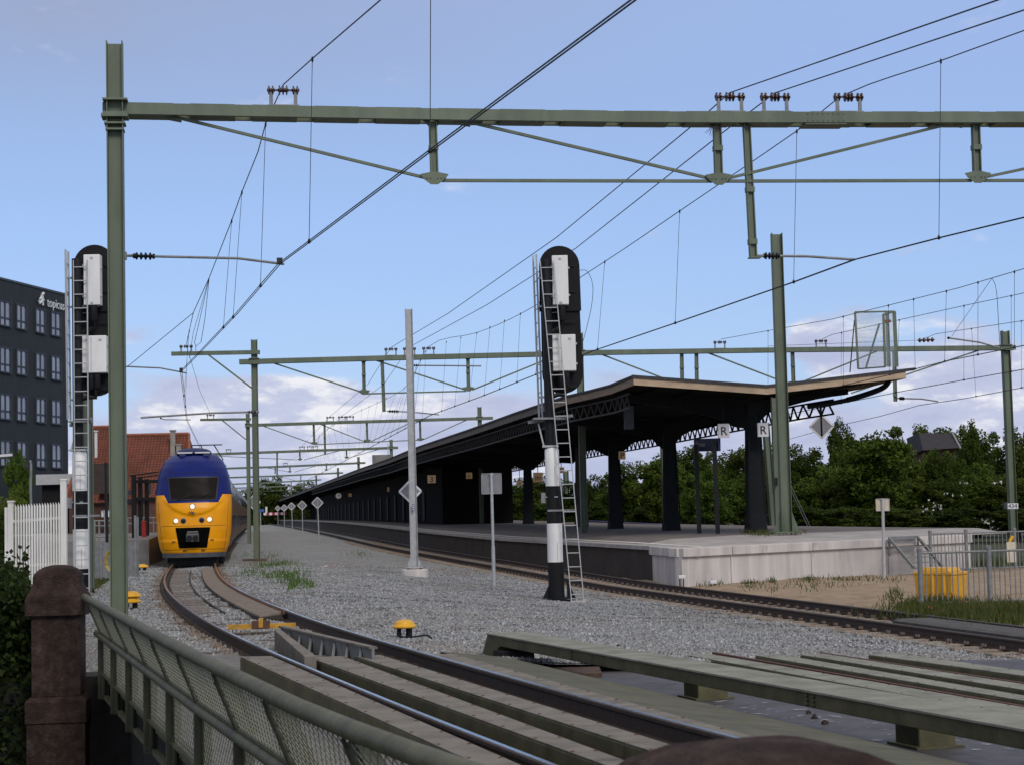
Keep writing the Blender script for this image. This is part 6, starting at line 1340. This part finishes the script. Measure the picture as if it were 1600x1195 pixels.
p = at(165,780,60); t = thing('black_pole', 'thin black pole in front of the tall brick house', 'pole', (p.x,60,-.3)); MB().tube([(p.x+.05,60,-.3),(at(165,722,60).x,60,at(165,722,60).z)],[.06,.045],8).build('pole', BLACK, t)
t = thing('hose_coil', 'yellow hose coil hanging on a short post behind the nearest mast', 'hose', at(181,896,45)); c = at(181,876,45); b = MB()
for k in range(4): b.tube([c+Vector(((.27-.012*k)*math.cos(a),.03*k,(.31-.012*k)*math.sin(a))) for a in np.linspace(0,2*math.pi,33)], .014, 6)
b.build('hose', mat('hose_yellow',(.45,.30,.06),(.3,.19,.035),.5), t, smooth=True); MB().tube([(c.x,45.1,-.35),(c.x,45.1,c.z+.3)],.035,8).build('post', GALVD, t)
p = at(48,760,70); t = thing('street_lamp', 'slim grey lamp post with curved top in front of the office block', 'street lamp', (p.x,70,-.3)); MB().tube(spl([Vector((p.x+.1,70,-.3)),Vector((p.x,70,2.6)),at(48.5,728,70),at(46.5,719,70)],5),.05,8).build('pole', GALVD, t, smooth=True); t = thing('street_lamp', 'pale lamp head on a side arm in front of the office windows', 'street lamp', (at(-14,760,70).x,70,-.3)); MB().bar(at(-4,712,70),at(19,710,70),.12,.09).build('lamp_head', SIGNW, t); MB().tube([Vector((at(-14,760,70).x,70,-.3)),at(-14,716,70),at(-3,711.5,70)],.05,8).build('pole', GALV, t)
# white picket fence
t = thing('picket_fence', 'white wooden picket fence with two square posts beside the left signal', 'fence', at(60,900,30)); D = 30.
def vpost(px, y0, y1, w, d, nm, taper=0):
    p, q = at(px,y0,D), at(px,y1,D); b = MB(); b.bar((q.x,D,q.z),(q.x,D,p.z),w,d,up=(0,1,0)); return b
b = vpost(17.5,784,912,.085,.085,'p'); p = at(17.5,784,D); b.box((p.x,D,p.z+.01),(.11,.11,.03)); b.build('post', WHITEW, t, bevel=.006)
b = vpost(100.5,750,912,.095,.095,'p'); p = at(100.5,750,D); b.box((p.x,D,p.z+.01),(.115,.115,.03)); b.build('post', WHITEW, t, bevel=.006)
b = vpost(10.5,792,912,.05,.05,'p'); b.build('post', WHITEW, t)
for i in range(17):
    px = 25+i*4.25; p, q = at(px,792-.25*i,D-.07), at(px,912,D-.07); w = .026; x = q.x
    b = MB(); b.prism([Vector((x-w/2,D-.075,q.z)),Vector((x+w/2,D-.075,q.z)),Vector((x+w/2,D-.075,p.z-.0)),Vector((x-w/2,D-.075,p.z+.045))],(0,.02,0)); b.build('picket', WHITEW, t)
b = MB(); b.bar(at(20,814,D),at(98,808,D),.05,.045); b.bar(at(20,884,D),at(98,880,D),.05,.045); b.bar(at(22,836,D+.1),at(78,834,D+.1),.03,.03); b.build('rail', WHITEW, t)
# ================================================================== VEGETATION
def leaves(P, size, up=.3, asp=1.6):
    N = len(P); d = RNG.normal(size=(N,3)); d /= np.linalg.norm(d,axis=1)[:,None]; e = RNG.normal(size=(N,3)); e -= (e*d).sum(1)[:,None]*d; e /= np.linalg.norm(e,axis=1)[:,None]
    s = size*(.6+.8*RNG.random((N,1))); a, c = d*s*asp/2, e*s/2
    V = np.stack([P-a, P-a*.1+c, P+a, P-a*.1-c],1).reshape(-1,3); return V, np.arange(4*N).reshape(N,4)
def crown_pts(n, clumps, seed, shape=1.):
    r = np.random.default_rng(seed); C_ = []
    while len(C_) < clumps:
        p = r.uniform(-1,1,3)
        q = np.linalg.norm(p)
        if q < 1 and q > .30: p[2] = p[2]; C_.append(p*np.array([1,1,1])*(.62 if r.random() < .3 else .82)+np.array([0,0,.1*r.normal()]))
    C_ = np.array(C_); k = r.integers(0,clumps,n); rad = (.10+.17*r.random(clumps)**1.5)[k]
    o = r.normal(size=(n,3)); o /= np.linalg.norm(o,axis=1)[:,None]; P = C_[k]+o*(rad*(r.random(n)**.33))[:,None]*np.array([1.1,1.1,.75])
    return P
def tree_proto(nm, label, cat, seed, n, clumps, rx, h, base, leaf, m, group=None, trunk_r=.14):
    t = thing(nm, label, cat, (0,0,0), group); P = crown_pts(n, clumps, seed); P = P*np.array([rx,rx,(h-base)/2])+np.array([0,0,base+(h-base)/2])
    V, Q = leaves(P, leaf); npmesh('crown', V, Q, m, t)
    b = MB(); rr = random.Random(seed); b.tube([(0,0,-.3),(.05,.02,base+.2),(.02,-.05,base+(h-base)*.5),(0,0,h*.85)], [trunk_r*1.3,trunk_r,trunk_r*.6,.03], 8)
    for k in range(7):
        a = rr.uniform(0,6.28); z = base+(h-base)*rr.uniform(.0,.5); L = rx*rr.uniform(.5,.85); b.tube([(0,0,z),(math.cos(a)*L*.5,math.sin(a)*L*.5,z+L*.35),(math.cos(a)*L,math.sin(a)*L,z+L*.6)], [trunk_r*.5,trunk_r*.35,.02], 6)
    b.build('trunk', STEM, t, smooth=True, local=True); return t
PR = [tree_proto('leafy_tree','x','tree',11,19000,120,2.3,6.4,.3,.115,LEAF), tree_proto('leafy_tree','x','tree',12,18000,130,2.0,6.8,.2,.11,LEAFD), tree_proto('leafy_tree','x','tree',13,16000,110,2.4,5.6,.2,.115,LEAFL), tree_proto('leafy_tree','x','tree',14,20000,150,2.6,7.4,.4,.115,LEAFD)]
used = set()
def plant(k, px, D, topy, wpx, label, group=None, zb_=-.35, H=None):
    x = at(px,790,D).x; zt_ = at(px,topy,D).z; h0 = (6.4,6.8,5.6,7.4)[k]; r0 = (2.3,2.0,2.4,2.6)[k]; s = (wpx*D/F/2/r0)*1.08; sz = (zt_-zb_)/h0*.98
    if k not in used: o = PR[k]; used.add(k); o.location = (x,D,zb_); o.rotation_euler = (0,0,random.uniform(0,6)); o.scale = (s,s,sz); o['label'] = label
    else: o = copy_thing(PR[k], (x,D,zb_), random.uniform(0,6.28), label, (s,s,sz))
    if group: o['group'] = group
    elif 'group' in o: del o['group']
    return o
WH = [(880,'left of the third canopy column'),(948,'just left of the third canopy column'),(1000,'between the second and third canopy columns'),(1050,'behind the second canopy column'),(1090,'left of the station name board'),(1130,'behind the station name board'),(1185,'behind the first canopy column'),(1232,'behind the thick platform mast'),(1275,'behind the hanging diamond board'),(1345,'left of the round-crowned tree'),(1412,'right of the round-crowned tree'),(1462,'beside the house in the trees'),(1505,'right of the house in the trees'),(1550,'left of the 434 mast'),(1610,'behind the 434 mast')]
def where(px):
    for x, w_ in WH:
        if px < x: return w_
    return None
for (k,px,D,ty,w) in ((1,905,128,742,70),(3,930,150,736,70),(1,985,132,716,90),(1,1075,140,690,100),(3,1118,150,697,85),(1,1165,140,690,90),(1,1215,138,686,90),(3,1262,142,686,95),(1,1335,140,668,95),(3,1405,138,676,80),(1,1450,150,655,90),(3,1495,150,660,95),(1,1535,146,662,90),(3,1600,140,652,110),(1,1660,140,660,110),(3,1740,140,650,120),(1,1720,112,690,110),(1,850,150,735,80),(3,800,165,742,90)):
    wh = where(px); plant(k,px,D,ty,w, f"{'slender' if k == 1 else 'broad'} dark tree of the back hedge row {wh}" if wh else 'dark tree of the back hedge row beyond the 434 mast', 'trees of the dense hedge belt behind the right-hand tracks')
for (k,px,D,ty,w) in ((0,900,112,765,90),(2,965,110,750,80),(0,1010,108,735,80),(2,1065,106,745,80),(0,1150,106,735,80),(1,1205,104,740,80),(0,1255,103,735,90),(1,1330,102,735,90),(0,1425,102,735,100),(1,1475,100,745,100),(0,1525,102,730,100),(1,1580,100,738,100),(0,1640,100,735,110),(2,850,118,775,70),(1,1010,96,790,90),(1,1100,95,785,90),(1,1240,92,785,110),(1,1320,92,788,110),(1,1410,92,790,110),(1,1500,92,790,110),(1,1590,92,790,110),(1,920,100,785,90)):
    D = D+26 if px < 1200 else D
    wh = where(px); hh = 'knee-high dark bush' if ty > 780 else 'bright green bush' if k == 2 else 'mid green bush' if k == 0 else 'dull green bush'
    plant(k,px,D,ty,w, f"{hh} at the foot of the hedge {wh}" if wh else hh+' at the foot of the hedge beyond the 434 mast', 'bushes at the foot of the hedge belt')
for (k,px,D,ty,w) in ((3,1850,125,655,130),(1,1960,120,668,120),(3,2080,125,650,140),(0,1760,100,735,110),(0,1870,100,735,110),(0,1990,100,730,120)): plant(k,px,D,ty,w,'dark tree of the back hedge row beyond the 434 mast','trees of the dense hedge belt behind the right-hand tracks')
plant(0,1375,100,650,150,'large round-crowned green tree standing above the hedge right of the hanging diamond board'); plant(2,1110,105,722,95,'bright green tree seen between the station name board and the first canopy column'); plant(0,1035,118,690,95,'tall green tree seen between the second and third canopy columns')
plant(2,1290,104,715,90,'lighter green tree just behind the hanging diamond board'); plant(1,1470,102,694,60,'dark tree whose crown covers the wall of the house in the trees'); plant(0,1494,104,690,50,'leafy tree crowding the right wall of the house in the trees'); plant(2,1530,103,712,80,'bright sapling in front of the roof half buried in the trees'); plant(2,1480,104,712,60,'bright green bush just below the dark roof among the trees'); plant(0,1448,106,690,60,'leafy tree hiding the left wall of the house in the trees')
for (px,ty,lab) in ((1316,644,'thin treetop rising above the hedge left of the round-crowned tree'),(1519,648,'pointed treetop rising above the far trees left of the 434 mast')): plant(1,px,134,ty,46,lab)
for (px,D,ty,w,lab) in ((425,430,739,70,'rounded far tree at the vanishing point beyond the platforms'),(480,450,748,70,'far tree right of the rounded one beyond the platforms'),(535,420,752,75,'far tree peeping over the middle of the canopy roof'),(390,460,755,60,'far tree just right of the train beyond the portals')): plant(3,px,D,ty,w,lab,zb_=0)
plant(2,28,72,684,52,'slim bright green young tree in front of the office block'); plant(0,20,64,745,60,'dark bushy shrub rising just above the picket fence'); plant(1,0,46,790,40,'dark shrub hugging the outer post of the picket fence',zb_=.3)
plant(1,-30,50,740,70,'dark tree rooted outside the picket fence below the office block',zb_=.0)
P = np.array([(RNG.uniform(-75,30),RNG.uniform(475,490),RNG.random()**.8*(4.6+1.2*math.sin(i*.01))) for i in range(9000)])
V, Q = leaves(P, .8); tag(npmesh('distant_woods', V, Q, LEAFD, kind='stuff'), 'low strip of far woods closing the view beyond the platforms', 'woods')
# hawthorn blossom
b = []
for (px,py,n,sx_,sy_) in ((1462,790,26,10,8),(1545,815,34,14,10),(1508,754,10,6,2),(1558,753,12,8,2),(1480,772,8,10,4),(1445,798,10,6,6),(1520,820,16,16,8)):
    for i in range(n): b.append(tuple(at(px+random.gauss(0,sx_*.7),py+random.gauss(0,sy_*.6),90.5+random.random())))
V, Q = leaves(np.array(b), .11, asp=1.1); o = npmesh('blossom', V, Q, mat('white_blossom',(.52,.50,.46),(.4,.38,.35),.7), kind='stuff'); tag(o,'white hawthorn blossom scattered on the dark bushes at the right','blossom')
t = thing('house_in_trees', 'dark-roofed brick house half buried in the trees at the right', 'house', at(1478,760,122)); P_ = [at(1436,676,122),at(1489,676.5,122),at(1500,699,120),at(1442,703,120)]
b = MB(); b.add(P_+[p+Vector((0,4,-.2)) for p in P_], [(3,2,1,0),(4,5,6,7),(0,1,5,4),(1,2,6,5),(2,3,7,6),(3,0,4,7)]); b.build('roof', mat('slate_dark',(.035,.03,.035),(.022,.02,.022),.8), t)
b = MB(); p, q = at(1445,702,120.5), at(1497,760,120.5); b.box(((p.x+q.x)/2,122,(p.z-.3)/2),(q.x-p.x,2.4,p.z+.3)); b.build('wall', BRICK, t, uvs=True); MB().bar(at(1488,676,121.8),at(1501,700,119.9),.12,.1).build('verge_board', SIGNB, t)
# ivy covered wall left of the pillar
t = thing('ivy_wall', 'retaining wall smothered in dark ivy below the white picket fence', 'wall', (-8,24,-5))
b = MB(); b.box((-9.0,23.4,-2.2),(6.2,1.3,5.6)); b.hexa([Vector(q) for q in ((-13,24.7,-1),(-6.5,24.0,-1),(-7.9,31,-1),(-13,31,-1),(-13,24.7,.5),(-6.6,24.7,.5),(-7.9,31,.55),(-13,31,.55))]); b.build('wall', BRICKD, t, uvs=True)
P = []
for i in range(26000):
    x = RNG.uniform(-10,-5.72); z = -4.9+5.6*RNG.random()**.75
    P.append((x, 22.72-abs(RNG.normal())*.14*(1+.4*math.sin(x*3)), z))
for i in range(9000):
    y = RNG.uniform(22.6,28.5); P.append((RNG.uniform(-10,-5.95-(y-22.6)*.27), y, .58+abs(RNG.normal())*.13*(1 if RNG.random() < .8 else 1.8)))
V, Q = leaves(np.array(P), .07, asp=1.2); npmesh('ivy', V-np.array([-8,24,-5]), Q, IVY, t)
# grass and weeds
def blades(pts, h, w=.012, lean=.35):
    P = np.array(pts); N = len(P); a = RNG.random(N)*6.28; hh = h*(.5+RNG.random(N)); d = np.stack([np.cos(a),np.sin(a),0*a],1); l = np.stack([RNG.normal(0,lean,N)*hh,RNG.normal(0,lean,N)*hh,hh],1)
    V = np.stack([P-d*w, P+d*w, P+l*.6+d*w*.7, P+l],1).reshape(-1,3); return V, np.arange(4*N).reshape(N,4)
def gpatch(name, label, gens, h, m=GRASS, w=.012):
    pts = []
    for (px,py,sx_,sy_,n,z) in gens:
        for i in range(n):
            p = gr(px+random.gauss(0,sx_), py+random.gauss(0,sy_), z) if z is not None else grd(px+random.gauss(0,sx_), py+random.gauss(0,sy_)); pts.append((p.x,p.y,p.z-.02))
    V, Q = blades(pts, h, w); return tag(npmesh(name, V, Q, m, kind='stuff'), label, 'grass')
WEED = leaf_mat('weed_green', (.05,.095,.016), (.085,.15,.026), (.12,.19,.04))
gpatch('weeds', 'green weeds growing in the gravel right of the train', [(385,893,8,4,70,None),(412,884,12,3,160,None),(440,882,16,3,220,None),(430,899,22,4,240,None),(450,902,16,5,260,None),(464,910,9,5,140,None),(455,918,5,3,40,None),(484,916,5,2,50,None),(560,865,12,3,70,None),(425,868,10,3,40,None),(400,865,14,3,40,None),(350,870,10,3,20,None)], .16, WEED)
gpatch('rough_grass', 'rough grass strip around the foot of the grey railings', [(1520,955,60,6,3400,-.62),(1590,962,50,7,2600,-.62),(1460,945,22,5,700,-.62),(1450,952,20,6,400,-.62),(1560,880,40,5,900,-.62)], .17)
gpatch('bank_weeds', 'sparse weeds on the sandy bank and along the foot of the concrete wall', [(1265,906,9,2,160,-.6),(1205,908,5,2,60,-.6),(1170,913,8,3,110,-.6),(1110,912,14,3,90,-.6),(1240,915,40,5,90,-.6),(1330,905,40,2,160,-.58),(1400,925,6,3,40,-.62),(1395,935,10,4,60,-.62),(1415,948,12,4,120,-.62),(1300,912,30,3,60,-.6)], .13)
gpatch('left_verge_grass', 'dull grass on the verge behind and left of the nearest mast', [(160,898,14,6,500,-.28),(225,884,20,3,500,-.28),(150,912,12,6,300,-.28),(200,892,12,3,300,-.28),(255,876,12,2,200,-.25),(168,925,14,8,500,-.3),(150,940,8,6,300,-.3),(235,893,12,3,260,-.28)], .14)
gpatch('platform_weeds', 'weeds sprouting round the foot of the thick mast on the platform', [(1190,834,10,1.2,130,.66),(1235,832,12,1.2,140,.66),(1165,831,5,1,60,.66)], .16)
pts = []
for (px,py,n,sx_,sy_) in ((1100,905,5,5,3),(1112,900,4,5,4),(1155,899,2,2,2),(1480,925,8,22,5),(1560,940,10,30,6),(1445,945,5,12,5),(1305,895,3,4,4),(1590,950,6,14,6)):
    for i in range(n): p = gr(px+random.gauss(0,sx_),py+random.gauss(0,sy_),-.42); pts.append(tuple(p))
V, Q = leaves(np.array(pts), .04, asp=1.); tag(npmesh('poppies', V, Q, mat('poppy_red',(.32,.03,.02),(.22,.02,.015),.6), kind='stuff'), 'scattered small red poppies along the wall foot and in the rough grass', 'flowers')
# small litter and far signs
p = grd(510,886); t = thing('litter', 'white and red scrap of litter lying in the gravel', 'litter', p); MB().prism([p+Vector((-.12,0,.03)),p+Vector((.02,-.03,.04)),p+Vector((.1,.05,.07)),p+Vector((-.05,.09,.05))],(0,0,.012)).build('scrap', SIGNW, t); MB().prism([p+Vector((.02,-.02,.05)),p+Vector((.22,-.01,.04)),p+Vector((.12,.07,.07))],(0,0,.01)).build('red_scrap', RED, t)
p = at(407,797,240); t = thing('blue_sign', 'small blue direction sign far down the tracks', 'sign', (p.x,240,.3)); MB().box(tuple(p),(.95,.08,.38)).build('panel', mat('sign_blue',(.05,.12,.36),(.04,.09,.28),.5), t); MB().bar((p.x,240.1,.2),(p.x,240.1,p.z),.08).build('post', GALV, t)
p = at(430,802,400); t = thing('road_barrier', 'far red and white barrier beyond the end of the platform', 'barrier', (p.x,400,.6)); b = MB(); c = MB()
for k in range(8): (b if k % 2 else c).box((p.x-2.2+k*.62,400,p.z),(.6,.3,.55))
c.build('white_block', SIGNW, t); b.build('red_block', RED, t); MB().box((p.x-1.9,400,p.z+.9),(.4,.3,1.3)).build('white_post', SIGNW, t)
t = thing('roof_box', 'small grey plant box with antenna on the far canopy roof', 'roof box', cp(165,3.0)); p = at(597,718,150); b = MB(); b.box((p.x,150,p.z),(1.5,1.5,.8)); b.build('box', CONCD, t); MB().bar((p.x+.5,150,p.z+.3),(p.x+.5,150,p.z+1.3),.06).build('antenna', GALV, t)
# ================================================================== SKY, SUN, CAMERA
w = bpy.data.worlds.new('World'); sc.world = w; w.use_nodes = True; nt = w.node_tree; bg = nt.nodes['Background']
SE, SR = math.radians(38), math.radians(158)
sky = nd(nt,'ShaderNodeTexSky',sky_type='NISHITA'); sky.sun_disc = False; sky.sun_elevation = SE; sky.sun_rotation = SR; sky.altitude = 10; sky.air_density = 1.0; sky.dust_density = .7; sky.ozone_density = 1.6
tc = nd(nt,'ShaderNodeTexCoord'); sp = nd(nt,'ShaderNodeSeparateXYZ'); nt.links.new(tc.outputs['Generated'], sp.inputs[0])
def M(op, a, c=None, d=None):
    n = nd(nt,'ShaderNodeMath',operation=op)
    for i, x in enumerate((a,c,d)):
        if x is None: continue
        if isinstance(x,(int,float)): n.inputs[i].default_value = x
        else: nt.links.new(x, n.inputs[i])
    return n.outputs[0]
dist = M('DIVIDE', 1., M('MAXIMUM', sp.outputs[1], .05))
X_, Z_ = M('MULTIPLY', sp.outputs[0], 1.), sp.outputs[2]
cv = nd(nt,'ShaderNodeCombineXYZ'); nt.links.new(M('MULTIPLY',sp.outputs[0],9.), cv.inputs[0]); nt.links.new(M('MULTIPLY',sp.outputs[1],9.), cv.inputs[1]); nt.links.new(M('MULTIPLY',Z_,24.), cv.inputs[2])
n1 = nd(nt,'ShaderNodeTexNoise',i_Scale=1.15,i_Detail=9.,i_Roughness=.56); n1.inputs['Distortion'].default_value = .25; nt.links.new(cv.outputs[0], n1.inputs['Vector'])
def blob(x, z, rx, rz, a):
    dx = M('DIVIDE', M('SUBTRACT', sp.outputs[0], x), rx); dz = M('DIVIDE', M('SUBTRACT', Z_, z), rz); q = M('ADD', M('MULTIPLY',dx,dx), M('MULTIPLY',dz,dz))
    return M('MULTIPLY', M('EXPONENT', M('MULTIPLY', q, -1.)), a)
def mask(zlo):
    return None
# low band of cumulus near the horizon plus individual puffs
band = M('MULTIPLY', M('SUBTRACT', 1., M('MINIMUM', M('MAXIMUM', M('DIVIDE', M('SUBTRACT', Z_, .035), .055), 0.), 1.)), .34)
tot = band
for a in ((-.122,.068,.03,.011,.46),(-.10,.05,.06,.014,.26),(-.02,.062,.03,.010,.20),(.165,.086,.022,.012,.44),(.23,.07,.05,.016,.24),(-.205,.095,.02,.014,.22),(.10,.125,.022,.010,.16),(-.19,.04,.06,.02,.16),(.3,.04,.09,.03,.2),(.60,.10,.2,.06,.3),(-.6,.10,.2,.06,.3),(.13,.245,.06,.018,.10)): tot = M('ADD', tot, blob(*a))
far = M('MULTIPLY', M('GREATER_THAN', .86, sp.outputs[1]), .06)
cm = M('ADD', M('ADD', n1.outputs['Fac'], tot), far)
mk = nd(nt,'ShaderNodeMapRange',interpolation_type='SMOOTHSTEP'); mk.inputs[1].default_value = .62; mk.inputs[2].default_value = .80; mk.inputs[3].default_value = 0; mk.inputs[4].default_value = .92; nt.links.new(cm, mk.inputs[0])
n2 = nd(nt,'ShaderNodeTexNoise',i_Scale=2.4,i_Detail=7.,i_Roughness=.6); nt.links.new(cv.outputs[0], n2.inputs['Vector'])
cl_ = ramp(nt, n2.outputs['Fac'], [(.36,(4.7,5.1,7.1)),(.54,(5.7,6.0,7.7)),(.64,(9.0,8.9,9.2))])
veil = nd(nt,'ShaderNodeMapRange',interpolation_type='SMOOTHSTEP'); veil.inputs[1].default_value = .14; veil.inputs[2].default_value = .32; veil.inputs[3].default_value = 0.; veil.inputs[4].default_value = 1.; nt.links.new(Z_, veil.inputs[0])
n3 = nd(nt,'ShaderNodeTexNoise',i_Scale=.5,i_Detail=5.); nt.links.new(cv.outputs[0], n3.inputs['Vector']); vm = M('MINIMUM', M('MULTIPLY', veil.outputs[0], M('ADD', M('ADD', n3.outputs['Fac'], .0), M('ADD', .25, M('MULTIPLY', M('MAXIMUM', M('SUBTRACT', Z_, .32), 0.), 3.)))), 1.)
SKYG = nd(nt,'ShaderNodeMixRGB',blend_type='MULTIPLY',i_Fac=1.); SKYG.inputs[2].default_value = (1.10,1.13,1.37,1); nt.links.new(sky.outputs[0], SKYG.inputs[1])
mv = nd(nt,'ShaderNodeMixRGB'); hz_ = nd(nt,'ShaderNodeMapRange',interpolation_type='SMOOTHSTEP'); hz_.inputs[1].default_value = .32; hz_.inputs[2].default_value = .6; nt.links.new(Z_, hz_.inputs[0])
vc = nd(nt,'ShaderNodeMixRGB'); lr_ = nd(nt,'ShaderNodeMapRange'); lr_.inputs[1].default_value = -.25; lr_.inputs[2].default_value = .2; nt.links.new(sp.outputs[0], lr_.inputs[0]); vl = nd(nt,'ShaderNodeMixRGB'); vl.inputs[1].default_value = (3.4,3.7,5.0,1); vl.inputs[2].default_value = (3.7,4.9,8.1,1); nt.links.new(lr_.outputs[0], vl.inputs[0]); nt.links.new(vl.outputs[0], vc.inputs[1]); vc.inputs[2].default_value = (5.4,5.3,5.5,1); nt.links.new(hz_.outputs[0], vc.inputs[0]); nt.links.new(vc.outputs[0], mv.inputs[2]); nt.links.new(vm, mv.inputs[0])
fl = nd(nt,'ShaderNodeMixRGB',i_Fac=.6); fl.inputs[2].default_value = (3.5,5.25,8.7,1); nt.links.new(SKYG.outputs[0], fl.inputs[1]); nt.links.new(fl.outputs[0], mv.inputs[1])
mc = nd(nt,'ShaderNodeMixRGB'); nt.links.new(mk.outputs[0], mc.inputs[0]); nt.links.new(mv.outputs[0], mc.inputs[1]); nt.links.new(cl_.outputs[0], mc.inputs[2])
nt.links.new(mc.outputs[0], bg.inputs[0]); bg.inputs[1].default_value = .10
sl = bpy.data.lights.new('sun','SUN'); sl.energy = 1.6; sl.angle = math.radians(22); sl.color = (1.,.95,.88); so = bpy.data.objects.new('sun', sl); C.objects.link(so)
sdir = Vector((math.sin(SR)*math.cos(SE), math.cos(SR)*math.cos(SE), math.sin(SE))); so.rotation_euler = sdir.to_track_quat('Z','Y').to_euler()
cd = bpy.data.cameras.new('camera'); co_ = bpy.data.objects.new('camera', cd); C.objects.link(co_); sc.camera = co_
cd.sensor_fit = 'HORIZONTAL'; cd.sensor_width = 36.; cd.lens = 36*F/1600; cd.clip_start = .05; cd.clip_end = 20000
co_.matrix_world = Matrix.Translation((0,0,CAMZ)) @ Matrix.Rotation(math.pi/2+PIT,4,'X') @ Matrix.Rotation(ROL,4,'Z')
cd.dof.use_dof = True; cd.dof.focus_distance = 45.; cd.dof.aperture_fstop = 9.
sc.view_settings.view_transform = 'Standard'; sc.view_settings.look = 'None'; sc.view_settings.exposure = 0.; sc.view_settings.gamma = 1.; sc.view_settings.use_curve_mapping = False
sc.cycles.max_bounces = 6; sc.cycles.diffuse_bounces = 3; sc.cycles.glossy_bounces = 3; sc.cycles.transmission_bounces = 3
